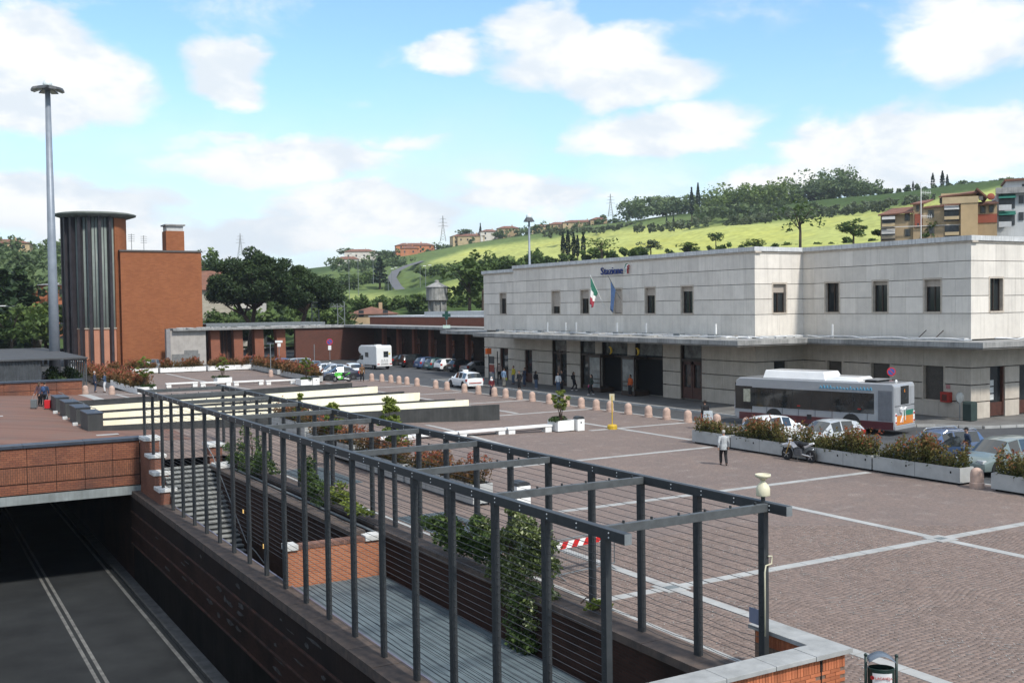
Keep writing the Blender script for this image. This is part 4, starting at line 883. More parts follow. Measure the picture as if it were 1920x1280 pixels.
# ------------------------------------------------------------------ round stair tower
M_brick_t = brick_mat('tower_brick', (.29, .105, .046), (.235, .083, .036), (.23, .125, .075), bw=.5, bh=.16, stain=.4, stainc=(.20, .072, .036))
tw = thing('brick_tower', 'orange brick block with a round glazed stair tower, dark fins and a disc roof', 'building', (25, 160, 0))
CX, CY, CR = 25.1, 160.5, 4.05
mb = MB(); mb.box(27.6, 156.2, -.2, 38.75, 172, 15.85); mb.build('brick_block', M_brick_t, tw, True)
mb = MB(); mb.box(27.5, 156.05, 15.85, 38.9, 172.1, 16.08); mb.build('parapet_coping', mat('dark_flashing', (.10, .09, .085), .6, .1), tw, True)
c0 = at(312, 470, Y=158); c1 = at(346, 470, Y=158)
mb = MB(); mb.box(c0.x, 158, 15.9, c1.x, 160.6, 19.0); mb.build('chimney_shaft', M_brick_t, tw, True)
mb = MB(); mb.box(c0.x+.12, 158.1, 19.0, c1.x-.12, 160.5, 19.75); mb.build('chimney_head', mat('grey_render', (.5, .5, .49), .8, .1), tw, True)
mb = MB(); mb.box(c0.x-.15, 157.8, 19.75, c1.x+.15, 160.8, 19.95); mb.build('chimney_slab', M_conc, tw, True)
M_tg = brick_mat('glass_block', (.20, .235, .22), (.17, .20, .187), (.10, .115, .107), bw=1.1, bh=.95, stain=.25, stainc=(.14, .17, .16), rough=.25, bump=.15)
mb = MB(); mb.lathe([(CR-.2, 0), (CR-.2, 20.7)], (CX, CY, 0), 48); mb.build('glazed_drum', M_tg, tw, True, True)
def arc(mb, r0, r1, a0, a1, z0, z1, n=8):
    for i in range(n):
        p = a0+(a1-a0)*i/n; q = a0+(a1-a0)*(i+1)/n
        mb.hexa([(CX+r0*math.cos(p), CY+r0*math.sin(p), z0), (CX+r1*math.cos(p), CY+r1*math.sin(p), z0), (CX+r1*math.cos(q), CY+r1*math.sin(q), z0), (CX+r0*math.cos(q), CY+r0*math.sin(q), z0)],
                [(CX+r0*math.cos(p), CY+r0*math.sin(p), z1), (CX+r1*math.cos(p), CY+r1*math.sin(p), z1), (CX+r1*math.cos(q), CY+r1*math.sin(q), z1), (CX+r0*math.cos(q), CY+r0*math.sin(q), z1)])
mb = MB(); arc(mb, CR-.3, CR+.05, -1.08, .6, -.2, 20.7, 14); mb.build('brick_pier', M_brick_t, tw, True)
mb = MB(); arc(mb, CR-.3, CR-.08, -2.45, -1.08, -.2, 5.1, 14); mb.build('brick_base', brick_mat('pink_brick', (.50, .23, .15), (.46, .20, .13), (.42, .25, .18), stain=.15), tw, True)
mb = MB(); arc(mb, CR-.3, CR+.05, -2.45, -1.08, 5.1, 5.25, 14); mb.build('base_sill', M_sur, tw, True)
M_fin = mat('dark_tower_fin', (.035, .030, .036), .6, .2, 1.2)
for k in range(14):
    a = -1.30-.305*k; mb = MB(); M_ = Matrix.Translation((CX, CY, 0)) @ Matrix.Rotation(a, 4, 'Z'); mb.box(CR-.22, -.19, -.2, CR+.58, .19, 20.7, 0, M_); mb.build('fin', M_fin, tw, True)
for k in range(10):
    a = -1.4525-.305*k; mb = MB(); M_ = Matrix.Translation((CX, CY, 0)) @ Matrix.Rotation(a, 4, 'Z'); mb.box(CR-.2, -.04, 5.2, CR-.1, .04, 20.6, 0, M_); mb.build('mullion', M_fin, tw, True)
mb = MB(); mb.lathe([(4.2, 20.55), (5.45, 20.95), (5.5, 21.15), (4.9, 21.3), (0.1, 21.45)], (CX, CY, 0), 56); mb.build('disc_roof', mat('grey_disc_concrete', (.19, .21, .19), .85, .2, .6), tw, True, True)
for px, h in ((247, 2.6), (270, 2.4)):
    p = at(px, 470, Y=160); mb = MB(); mb.tube([(p.x, 160, 16), (p.x, 160, 16+h)], .045, 5)
    for q in range(4): mb.tube([(p.x-.45, 160, 16+h-.15-q*.3), (p.x+.45, 160, 16+h-.15-q*.3)], .025, 4)
    mb.build('aerial', M_steel_g, tw, True)
# ------------------------------------------------------------------ hills
def pd(x, y, D): return at(x, y, D=D)
CP = []
for a in [(-300, 500, 500), (0, 500, 430), (60, 505, 430), (120, 515, 470), (220, 520, 560), (340, 515, 640), (420, 510, 700), (520, 518, 760), (620, 512, 760), (680, 502, 760), (740, 492, 770), (830, 478, 780), (900, 462, 760), (1000, 447, 740), (1100, 434, 720), (1180, 422, 700),
          (1300, 402, 680), (1450, 392, 640), (1600, 376, 620), (1700, 371, 600), (1850, 352, 560), (1920, 346, 540), (2200, 330, 500),
          (900, 476, 600), (1000, 463, 560), (1200, 441, 520), (1400, 425, 480), (1600, 404, 480), (1800, 395, 420), (1000, 480, 430), (1200, 465, 380), (1400, 455, 330), (1600, 430, 320), (1800, 430, 300), (2200, 420, 260),
          (700, 530, 560), (620, 548, 480), (800, 512, 520), (860, 505, 440), (760, 545, 420), (700, 560, 370), (850, 538, 340), (950, 510, 310), (1200, 487, 270), (1500, 468, 240), (1750, 455, 220), (2100, 460, 190),
          (600, 580, 290), (750, 582, 280), (880, 570, 260), (0, 560, 260), (120, 560, 280), (-200, 560, 240), (300, 570, 300), (450, 580, 320)]: CP.append(tuple(pd(*a)))
for x, y in ((100, -150), (110, -50), (100, 30), (100, 110), (95, 180), (60, 235), (0, 245), (-80, 235), (-160, 200), (-250, 100), (160, -180), (0, 0), (50, 100), (20, 180), (80, 60), (-100, 80), (115, 70), (105, 150)): CP.append((x, y, -2.0))
for px in (-600, 0, 500, 1000, 1500, 2100, 2600):
    for D, y in ((1050, 508 if px < 800 else 470-.06*(px-800)), (1700, 540)): CP.append(tuple(pd(px, y+14, D)))
CPa = np.array(CP)
def terr(X, Y):
    X = np.asarray(X, float); Y = np.asarray(Y, float); num = np.zeros_like(X); den = np.zeros_like(X)
    for cx, cy, cz in CPa:
        w = 1/((X-cx)**2+(Y-cy)**2+60)**1.6; num += w*cz; den += w
    return num/den
def tz(x, y): return float(terr(np.array([x]), np.array([y]))[0])
gx = np.linspace(-420, 1500, 330); gy = np.linspace(-420, 1900, 390); GX, GY = np.meshgrid(gx, gy); GZ = terr(GX, GY)
GZ = GZ+1.2*np.sin(GX*.031+GY*.017)*np.clip((GZ-4)/20, 0, 1)
V = np.stack([GX.ravel(), GY.ravel(), GZ.ravel()], 1); nx_, ny_ = len(gx), len(gy)
I = (np.arange(ny_-1)[:, None]*nx_+np.arange(nx_-1)[None, :]).ravel(); Fq = np.stack([I, I+1, I+nx_+1, I+nx_], 1)
cen = V[Fq].mean(1)
def proj(P):
    v = P-np.array([0, 0, EYE]); z = v@np.array(_F); return 960+v@np.array(_R)/z*FPX, 640-v@np.array(_U)/z*FPX, z
qx, qy, qz = proj(cen)
def inpoly(px, py, poly):
    ins = np.zeros(len(px), bool); n = len(poly)
    for i in range(n):
        (x0, y0), (x1, y1) = poly[i], poly[(i+1) % n]
        c = ((y0 > py) != (y1 > py)); ins ^= c & (px < (x1-x0)*(py-y0)/((y1-y0) if y1 != y0 else 1e-9)+x0)
    return ins
kindv = np.full(len(cen), .15)
for poly, v_ in (([(560, 520), (790, 470), (1200, 410), (2300, 340), (2300, 470), (1400, 475), (1000, 500), (840, 512), (700, 565), (560, 590)], .42), ([(780, 500), (880, 466), (1000, 452), (1180, 428), (1420, 420), (1660, 392), (2300, 372), (2300, 460), (1500, 470), (1050, 492), (880, 500)], .9), ([(1690, 385), (1750, 372), (1920, 345), (1930, 380), (1800, 395)], .9), ([(590, 575), (860, 570), (870, 548), (640, 553)], .7), ([(820, 530), (880, 520), (900, 520), (890, 545), (830, 545)], 1.0)):
    kindv[inpoly(qx, qy, poly) & (qz > 0)] = v_
def hill_mat():
    m = bpy.data.materials.new('hill_fields'); m.use_nodes = True; nt = m.node_tree; N, L = nt.nodes, nt.links; b = N['Principled BSDF']; b.inputs['Roughness'].default_value = .95; b.inputs['Specular IOR Level'].default_value = .1
    a = N.new('ShaderNodeAttribute'); a.attribute_name = 'var'; g = N.new('ShaderNodeNewGeometry')
    n = N.new('ShaderNodeTexNoise'); n.inputs['Scale'].default_value = .02; n.inputs['Detail'].default_value = 8; n.inputs['Roughness'].default_value = .7; L.new(g.outputs['Position'], n.inputs['Vector'])
    ad = N.new('ShaderNodeMath'); ad.operation = 'MULTIPLY_ADD'; L.new(n.outputs[0], ad.inputs[0]); ad.inputs[1].default_value = .24; L.new(a.outputs['Fac'], ad.inputs[2])
    sb_ = N.new('ShaderNodeMath'); sb_.operation = 'SUBTRACT'; L.new(ad.outputs[0], sb_.inputs[0]); sb_.inputs[1].default_value = .12
    cr = N.new('ShaderNodeValToRGB'); e = cr.color_ramp.elements; e[0].position = 0; e[0].color = (.035, .065, .018, 1); e[1].position = 1; e[1].color = (.42, .40, .06, 1)
    for p, c in ((.3, (.07, .105, .034, 1)), (.45, (.12, .165, .055, 1)), (.72, (.27, .305, .095, 1)), (.9, (.36, .385, .12, 1))): x = e.new(p); x.color = c
    L.new(sb_.outputs[0], cr.inputs[0])
    n2 = N.new('ShaderNodeTexNoise'); n2.inputs['Scale'].default_value = .35; n2.inputs['Detail'].default_value = 5; L.new(g.outputs['Position'], n2.inputs['Vector'])
    r = N.new('ShaderNodeMapRange'); r.inputs[1].default_value = .3; r.inputs[2].default_value = .7; r.inputs[3].default_value = .8; r.inputs[4].default_value = 1.2; L.new(n2.outputs[0], r.inputs[0])
    s = N.new('ShaderNodeVectorMath'); s.operation = 'SCALE'; L.new(cr.outputs[0], s.inputs[0]); L.new(r.outputs[0], s.inputs['Scale']); L.new(s.outputs[0], b.inputs['Base Color'])
    return m
keep = ~((cen[:, 0] > -150) & (cen[:, 0] < 100) & (cen[:, 1] > -70) & (cen[:, 1] < 250) & (cen[:, 2] < .5)); Fq, kindv = Fq[keep], kindv[keep]
vsum = np.zeros(len(V)); vcnt = np.zeros(len(V))
for c_ in range(4): np.add.at(vsum, Fq[:, c_], kindv); np.add.at(vcnt, Fq[:, c_], 1)
hl = npmesh('hill_terrain', V, Fq, hill_mat()); at_ = hl.data.attributes.new('var', 'FLOAT', 'POINT'); at_.data.foreach_set('value', (vsum/np.maximum(vcnt, 1)).astype(np.float32)); hl['kind'] = 'structure'; hl.data.polygons.foreach_set('use_smooth', [True]*len(hl.data.polygons))

# ------------------------------------------------------------------ trees
L_oak = leaf_mat('broadleaf', (.030, .055, .016), (.095, .145, .038), (.14, .195, .055), .28)
L_lite = leaf_mat('light_broadleaf', (.05, .085, .018), (.135, .19, .045), (.18, .235, .065), .3)
L_olive = leaf_mat('olive_leaf', (.06, .085, .045), (.14, .17, .095), None, .25)
L_cyp = leaf_mat('cypress_leaf', (.014, .028, .018), (.034, .058, .032), None, .1)
L_pine = leaf_mat('pine_needles', (.012, .026, .009), (.048, .080, .024), (.075, .11, .034), .18)
L_con = leaf_mat('cedar_needles', (.008, .02, .008), (.030, .058, .02), (.05, .085, .025), .15)
L_far = leaf_mat('far_wood_leaf', (.055, .09, .042), (.125, .175, .07), (.17, .215, .09), .28)  # lightened leaf tones, distance haze put into the colour
M_bark = mat('grey_bark', (.10, .075, .055), .95, .25, 2, bump=.4)
M_barkp = mat('pine_bark', (.09, .055, .04), .95, .25, 2, bump=.4)
def crown_pts(cs, rs, per, rng): return clumps(cs, rs, per, rng)
def make_crown(kind, seed):
    """unit-height crown points (height 1, base at 0) for the far trees"""
    r = np.random.default_rng(seed)
    if kind == 'cypress':
        n = 520; t = r.random(n)**.85; rad = .105*np.sin(np.clip(t*1.05+.06, 0, 1)*math.pi)**.55*(1-.35*t); a = r.random(n)*6.283; rr = rad*np.sqrt(r.random(n)*.7+.3)
        P = np.stack([rr*np.cos(a), rr*np.sin(a), t], 1); sz = .055
    elif kind == 'conifer':
        n = 620; t = r.random(n)**1.2*.95+.05; rad = .30*(1-t)**.8*(.75+.25*np.sin(t*42)); a = r.random(n)*6.283; rr = rad*np.sqrt(r.random(n)*.8+.2)
        P = np.stack([rr*np.cos(a), rr*np.sin(a), t], 1); sz = .06
    else:
        flat = {'round': .95, 'umbrella': .45, 'olive': .75, 'airy': .9}[kind]; k = {'round': 22, 'umbrella': 20, 'olive': 14, 'airy': 15}[kind]
        cs = []; rs = []
        for i in range(k):
            d = r.normal(size=3); d /= np.linalg.norm(d); q = .34*r.random()**.4; cs.append((d[0]*q*1.15, d[1]*q*1.15, (.80 if kind == 'umbrella' else .60)+d[2]*q*flat)); s = r.uniform(.10, .17); rs.append((s, s, s*.8))
        P = clumps(cs, rs, 34 if kind != 'airy' else 16, r); sz = .062 if kind != 'airy' else .05
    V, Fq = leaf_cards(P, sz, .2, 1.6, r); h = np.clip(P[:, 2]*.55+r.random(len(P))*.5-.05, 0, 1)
    return V, Fq, h
PROTO = {}
def tree(name, label, kind, px, py, D, h, w=1., m=None, seed=None, group=None, base=None, dz=0.):
    p = base or pd(px, py, D); z = (tz(p.x, p.y) if base is None else p.z); z = min(z, p.z)
    t = thing(name, label, 'tree', (p.x, p.y, p.z+dz), group=group); sd_ = seed if seed is not None else rnd.randrange(4)
    key = (kind, sd_, m.name)
    if key not in PROTO:
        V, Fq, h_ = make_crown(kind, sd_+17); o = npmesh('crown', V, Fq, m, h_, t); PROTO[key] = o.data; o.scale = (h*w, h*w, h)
        tb = MB(); top = {'cypress': .3, 'conifer': .6}.get(kind, .62); tb.tube([(0, 0, -.3), (.01, 0, top*.5), (0, .01, top)], [.028, .022, .012], 6)
        if kind not in ('cypress', 'conifer'):
            for q in range(5): a = q*1.257+sd_; tb.tube([(0, 0, .3+.04*q), (.15*math.cos(a), .15*math.sin(a), .52+.03*q), (.25*math.cos(a), .25*math.sin(a), .66+.03*q)], [.012, .008, .004], 5)
        o2 = tb.build('trunk', M_bark, t); PROTO[key+('t',)] = o2.data; o2.scale = (h*w, h*w, h)
    else:
        inst(PROTO[key], 'crown', t, sc=(h*w, h*w, h), rz=rnd.uniform(0, 6)); inst(PROTO[key+('t',)], 'trunk', t, sc=(h*w, h*w, h))
    return t
# single trees one can point at
for i, (px, hpx, lab) in enumerate(((1056, 44, 'leftmost of the close row of dark cypresses on the green field'), (1065, 46, 'second cypress from the left in the close row on the green field'), (1076, 43, 'third cypress from the left in the close row on the green field'), (1083, 38, 'fourth cypress from the left in the close row on the green field'), (1094, 43, 'rightmost cypress of the row, standing a little apart'))):
    tree('cypress', lab, 'cypress', px, 480, 330, hpx*330/2000*1.03, 1.15, L_cyp, i % 3, 'cypresses in a row on the field')
tree('cypress', 'tall lone cypress beside the ridge houses left of the tall lamp mast', 'cypress', 901, 456, 720, 13.5, .8, L_cyp, 0)
for px, py, h, w, lab in ((1297, 402, 15, .9, 'left of two slim cypresses rising above the ridge wood'), (1309, 400, 17, .8, 'right of two slim cypresses rising above the ridge wood'), (1250, 432, 8, .8, 'small cypress at the upper edge of the field below the ridge wood'), (1263, 431, 8, .9, 'stout small cypress just right of a smaller one at the field edge'),
                          (1749, 352, 8, 1.4, 'lone dark cypress on the skyline left of the twin cypresses above the yellow flats'), (1767, 351, 9, 1.4, 'taller of the skyline cypresses above the yellow flats'), (1776, 351, 7, 1.3, 'right skyline cypress above the yellow flats'), (1712, 357, 5, 1.3, 'small dark conifer on the skyline above the brown roofs')):
    tree('cypress', lab, 'cypress', px, py, 600 if px < 1400 else 590, h, w, L_cyp, rnd.randrange(3))
tree('tree', 'tall airy half-bare tree rising behind the station roof', 'airy', 1500, 462, 200, 9.2, 1.15, L_oak, 1)
tree('tree', 'spreading light green tree behind the station roof right of the cypress row', 'airy', 1128, 488, 230, 6.0, 1.5, L_lite, 2)
tree('tree', 'pale olive-grey bush tree behind the station roof left of the field bush', 'olive', 1220, 482, 230, 4.2, 1.5, L_olive, 1)
tree('tree', 'single dark round bush tree on the bright green field', 'round', 1342, 461, 300, 4.6, 1.2, L_oak, 2)
tree('tree', 'dark dense tree behind the station roof left of the yellow flats', 'round', 1600, 457, 210, 5.0, 1.6, L_oak, 3)
tree('tree', 'light green tree low behind the roof right of the dark field bush', 'round', 1415, 470, 215, 2.6, 2.2, L_lite, 0)
tree('tree', 'dark green tree low behind the roof left of the dark field bush', 'round', 1290, 476, 225, 2.6, 2.2, L_lite, 1)
tree('tree', 'large dark tree left of the station end wall beside the yellow meadow', 'round', 880, 585, 190, 10.0, 1.15, L_oak, 1)
tree('tree', 'second large green tree just behind the station end wall', 'round', 905, 560, 205, 9.5, 1.0, L_oak, 3)
tree('tree', 'dark fir tree on the hillside left of the climbing road', 'conifer', 712, 533, 430, 11, 1.5, L_cyp, 1)
tree('tree', 'umbrella pine on the left ridge behind the white house', 'umbrella', 651, 496, 700, 11, 1.3, L_far, 0)
tree('tree', 'umbrella pine beside the houses left of the ridge cypress', 'umbrella', 872, 455, 720, 9, 1.6, L_far, 1)
tree('tree', 'broad tree on the ridge right of the white house', 'round', 716, 500, 680, 13, 1.3, L_far, 2)
tree('tree', 'dark tree on the skyline behind the brick tower block', 'round', 395, 560, 300, 15, .9, L_oak, 0)
for i, (px, D, h, k, lab) in enumerate(((8, 150, 12.5, 'conifer', 'tall dark cedar at the left edge of the picture'), (38, 165, 13.5, 'conifer', 'dark cedar left of the tall lamp mast'), (62, 150, 9.5, 'round', 'yellow-green tree just left of the tall lamp mast'), (20, 140, 8.0, 'round', 'low dark tree below the cedars at the left edge'), (84, 158, 8.4, 'round', 'light green tree partly behind the tall lamp mast'), (-22, 140, 11, 'conifer', 'dark cedar cut by the left edge of the picture'))):
    p = at(px, 632, D=D); tree('cedar_tree' if k == 'conifer' else 'tree', lab, k, px, 0, D, h, 1.5 if k == 'conifer' else 1.2, L_con if k == 'conifer' else (L_lite if i in (2, 4) else L_oak), i % 3, base=Vector((p.x, p.y, 1.0)))
# woods and scrub that read as one mass
def wood(name, label, spots, leaf, m, per=46, seed=0):
    r = np.random.default_rng(seed); Ps = []; hs = []
    for x0, y0, x1, y1, D0, D1, n, h0, h1 in spots:
        for i in range(n):
            t = (i+r.random())/n; D = r.uniform(D0, D1); p = pd(x0+(x1-x0)*t, y0+(y1-y0)*t+r.uniform(-3, 3), D); h = r.uniform(h0, h1); z0 = p.z
            k = 6; cs = []; rs = []
            for _ in range(k): cs.append((p.x+r.normal()*h*.2, p.y+r.normal()*h*.2, z0+h*r.uniform(.2, .85))); s = h*r.uniform(.16, .27); rs.append((s, s, s*.85))
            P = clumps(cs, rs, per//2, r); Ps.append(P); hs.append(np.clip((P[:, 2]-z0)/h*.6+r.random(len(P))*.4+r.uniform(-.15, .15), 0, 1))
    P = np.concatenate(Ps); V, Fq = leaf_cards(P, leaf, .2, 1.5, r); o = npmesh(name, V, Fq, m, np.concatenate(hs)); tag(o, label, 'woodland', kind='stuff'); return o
wood('ridge_wood', 'dark wood of mixed trees along the top of the hill', [(1165, 414, 1420, 396, 640, 690, 42, 9, 14), (1180, 408, 1300, 400, 640, 690, 22, 10, 14), (1330, 402, 1480, 384, 640, 670, 16, 12, 17), (1490, 386, 1640, 372, 600, 640, 40, 9, 15), (1520, 376, 1600, 368, 600, 640, 12, 14, 20), (1310, 412, 1530, 402, 560, 600, 44, 5, 9), (1640, 372, 1920, 345, 560, 600, 30, 3, 5)], 1.3, L_far, 50, 1)
wood('light_ridge_wood', 'lighter green trees in the middle of the ridge wood', [(1335, 404, 1475, 388, 600, 640, 34, 12, 18), (1360, 400, 1500, 392, 590, 620, 20, 7, 11)], 1.2, L_lite, 50, 8)
wood('olive_rows', 'grey-green olive rows along the upper edge of the field', [(1360, 424, 1660, 396, 470, 500, 46, 3, 4.6), (1400, 416, 1680, 388, 500, 540, 40, 3, 4.5), (1190, 440, 1330, 424, 520, 560, 20, 3.5, 5.5), (1020, 446, 1190, 430, 600, 640, 26, 3, 5), (1640, 388, 1760, 376, 500, 540, 20, 3, 4.5)], .9, L_olive, 40, 2)
wood('village_trees', 'trees between the ridge houses on the left of the hill', [(640, 502, 860, 474, 700, 760, 40, 5, 10), (860, 464, 1010, 446, 700, 740, 30, 6, 10), (1000, 446, 1180, 424, 680, 720, 26, 5, 9), (620, 510, 760, 502, 560, 640, 22, 5, 9)], 1.1, L_far, 44, 3)
wood('hillside_scrub', 'dark scrub and hedges on the lower hillside behind the low wing', [(600, 592, 900, 580, 230, 260, 60, 3, 4.5), (870, 556, 1010, 505, 250, 300, 30, 4, 7), (780, 520, 950, 500, 400, 440, 30, 3, 5), (1000, 500, 1200, 482, 250, 290, 14, 2.0, 3.2), (640, 545, 700, 530, 420, 470, 20, 4, 7), (1180, 486, 1640, 462, 225, 250, 16, 1.4, 2.4), (380, 585, 640, 590, 215, 240, 36, 3.5, 6), (385, 636, 650, 632, 190, 212, 60, 4, 6.5)], .8, L_oak, 40, 4)
wood('left_hill_wood', 'wooded hillside behind the tall lamp mast on the left', [(-80, 505, 140, 515, 400, 470, 50, 10, 16), (-80, 540, 140, 545, 300, 360, 40, 8, 13), (-60, 575, 140, 580, 220, 260, 30, 6, 10), (130, 520, 420, 520, 560, 640, 40, 8, 13)], 1.2, L_far, 46, 5)
wood('roofline_shrubs', 'shrubs and climbing plants in front of the yellow flats', [(1715, 452, 1925, 448, 150, 158, 34, 2.2, 4.4), (1650, 450, 1720, 448, 155, 160, 8, 1.0, 1.8)], .42, L_oak, 90, 6)
# stone pines in front of the hill
def stone_pine(label, cx, cy, zc, rx, rz, trunk, seed, n=46):
    r = np.random.default_rng(seed); t = thing('stone_pine', label, 'tree', (trunk[0], trunk[1], 0)); o3 = np.array([trunk[0], trunk[1], 0])
    cs = []; rs = []
    for i in range(n):
        a = r.random()*6.283; q = math.sqrt(r.random()); s = r.uniform(1.0, 1.7); zz = zc+rz*(math.sqrt(max(0, 1-q*q))*r.uniform(-.30, 1))-r.random()*rz*.22
        cs.append(np.array((cx+rx*q*math.cos(a), cy+rx*q*math.sin(a), zz))-o3); rs.append((s*1.15, s*1.15, s*.8))
    P = clumps(cs, rs, 340, r, .5); V, Fq = leaf_cards(P, .24, .1, 2.4, r)
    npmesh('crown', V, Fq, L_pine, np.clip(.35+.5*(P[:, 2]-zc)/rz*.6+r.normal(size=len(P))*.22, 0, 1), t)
    mb = MB(); mb.tube([(0, 0, -.3), (.25, 0, 2.6), (cx-trunk[0], cy-trunk[1], zc-.6)], [.52, .42, .26], 9); mb.build('trunk', M_barkp, t, smooth=True)
    for i in range(7):
        c = cs[(i*5) % len(cs)]; mb = MB(); b0 = Vector((.25+(cx-trunk[0]-.25)*.6, (cy-trunk[1])*.6, 2.6+(zc-3.2)*.6)); mb.tube([b0, (b0+Vector(c))/2+Vector((0, 0, -.3)), c], [.2, .14, .06], 6); mb.build('limb', M_barkp, t, smooth=True)
    return t
def pp(x, y, D): return at(x, y, D=D)
q = pp(482, 520, 178); stone_pine('largest dark stone pine, its crown touching the brick tower block', q.x, q.y, q.z-1.4, 7.4, 6.2, (pp(466, 600, 178).x, pp(466, 600, 178).y), 1, 110)
q = pp(440, 548, 176); stone_pine('low leaning stone pine in front of the largest pine', q.x, q.y, q.z-.6, 3.4, 2.0, (pp(482, 600, 176).x, pp(482, 600, 176).y), 2, 20)
q = pp(580, 532, 178); stone_pine('smaller stone pine at the right of the pine group', q.x, q.y, q.z-1.6, 5.0, 4.4, (pp(556, 600, 178).x, pp(556, 600, 178).y), 3, 64)

# ------------------------------------------------------------------ far buildings
M_roof = mat('terracotta_roof', (.22, .105, .07), .9, .25, .8, (.14, .07, .05), .3, 6)
M_ochre = mat('ochre_plaster', (.42, .31, .185), .85, .10, .5, streak=.2); M_ochre2 = mat('pale_ochre_plaster', (.52, .40, .24), .85, .1, .5)
M_wall_w = mat('far_white_plaster', (.62, .58, .52), .85, .08, .3); M_red = mat('red_plaster', (.30, .085, .05), .85, .1, .6); M_gw = mat('grey_white_plaster', (.55, .56, .56), .85, .08, .5, streak=.2)
M_aw = mat('green_awning', (.02, .13, .10), .7, .1, 2); M_winf = mat('far_window', (.05, .055, .06), .2, .2, 2); M_awg = mat('grey_awning', (.36, .36, .35), .8, .1, 2)
def house(name, label, px, py, D, w, d, h, rot, wall, roof=M_roof, rh=1.8, hip=True, nw=3, floors=1, cat='house'):
    p = pd(px, py, D); t = thing(name, label, cat, (p.x, p.y, p.z), rot)
    mb = MB(); mb.box(-w/2, -d/2, -4, w/2, d/2, h); mb.build('wall', wall, t)
    e = .5; mb = MB(); a = [(-w/2-e, -d/2-e, h), (w/2+e, -d/2-e, h), (w/2+e, d/2+e, h), (-w/2-e, d/2+e, h)]; k = d/2 if hip else -e
    mb.add(a+[(-w/2+k, 0, h+rh), (w/2-k, 0, h+rh)], [(3, 2, 1, 0), (0, 1, 5, 4), (2, 3, 4, 5), (1, 2, 5), (3, 0, 4)]); r_ = mb.build('roof', roof, t)
    mb = MB(); mb.box(w*.15, -.4, h+rh*.3, w*.15+.7, .3, h+rh+.8); mb.build('chimney', wall, r_)
    for f in range(floors):
        for i in range(nw):
            x = -w/2+w*(i+.5)/nw; z = h*(f+.35)/floors; mb = MB(); mb.box(x-.5, -d/2-.05, z, x+.5, -d/2+.05, z+1.3); mb.build('window', M_winf, t)
    return t
ROT = -YAW
for a in (('white house with a red roof at the left end of the ridge', 676, 487, 690, 20, 9, 5, .1, M_wall_w), ('low white outbuilding below the white ridge house', 652, 494, 680, 14, 6, 2.6, 0, M_wall_w), ('long orange house at the bend of the hill road', 778, 476, 720, 26, 10, 5.5, .2, mat('orange_plaster', (.50, .20, .10), .85, .1, .3)),
          ('small orange house in front of the long orange one', 768, 479, 690, 11, 8, 4.5, 0, MATS['orange_plaster']), ('ochre house left of the ridge cypress', 868, 459, 720, 16, 9, 5.5, .3, M_ochre2), ('long pale house just left of the ridge cypress', 885, 456, 715, 18, 9, 4.5, -.1, M_ochre2), ('white house just right of the ridge cypress', 917, 452, 715, 13, 9, 6, .2, M_wall_w), ('brick-coloured house left of the tall roof mast', 953, 443, 715, 15, 9, 5, .1, M_ochre),
          ('red-roofed ridge house nearest the tall roof mast on its right', 1022, 434, 715, 18, 9, 3, 0, M_ochre2), ('red-roofed ridge house in the middle of the right row', 1052, 430, 712, 18, 9, 3, .15, M_ochre), ('long red-roofed ridge house below the big pylon', 1090, 426, 708, 24, 9, 3, -.1, M_ochre2), ('small house half hidden at the left end of the ridge wood', 1122, 421, 704, 11, 8, 3, 0, M_ochre),
          ('pale villa on the wooded hill at the left edge', 15, 488, 420, 17, 10, 6.5, .3, M_ochre2), ('ochre villa on the wooded hill between mast and tower', 112, 512, 460, 10, 8, 5.5, .2, M_ochre2)):
    lab, px, py, D, w, d, h, r_, wl = a; house('ridge_house' if px > 200 else 'hill_villa', lab, px, py, D, w, d, h, ROT+r_, wl, nw=4 if w > 15 else 2, floors=2 if h > 5 else 1)
house('apartment_house', 'orange apartment house between the lamp mast and the round tower', 117, 650, 230, 9, 10, 13.2, ROT, mat('deep_orange_plaster', (.42, .15, .075), .85, .1, .5), mat('flat_grey_roof', (.35, .35, .35), .8, .1, 1), .6, True, 2, 4, 'building')
house('red_roof_hut', 'low building with a wide red hipped roof behind the side wing', 697, 596, 215, 9.5, 9.5, .8, ROT+.2, M_ochre, M_roof, 1.5, True, 2, 1, 'building')
# stone house behind the pines
p = pd(400, 600, 205); t = thing('stone_house', 'pale stone house with brown tiled roof between the tower block and the pines', 'house', (p.x, p.y, p.z-6), ROT)
mb = MB(); mb.box(-5, 0, 0, 3.6, 8, 11.8); mb.build('wall', brick_mat('rough_stone', (.46, .42, .34), (.38, .34, .27), (.30, .27, .22), bw=.9, bh=.32, stain=.2, stainc=(.25, .23, .2)), t)
mb = MB(); mb.add([(-5.5, -.6, 11.8), (4.2, -.6, 11.8), (4.2, 8.6, 11.8), (-5.5, 8.6, 11.8), (-5.5, 4, 15.6), (4.2, 4, 15.6)], [(0, 1, 5, 4), (2, 3, 4, 5), (0, 4, 3), (1, 2, 5), (3, 2, 1, 0)]); mb.build('roof', M_roof, t)
mb = MB(); mb.box(3.6, .5, 0, 8.4, 8, 9.2); w_ = mb.build('annex_wall', M_wall_w, t); mb = MB(); mb.box(4.6, .4, 2, 7.8, .5, 8.2); mb.build('garage_opening', M_dark, t)
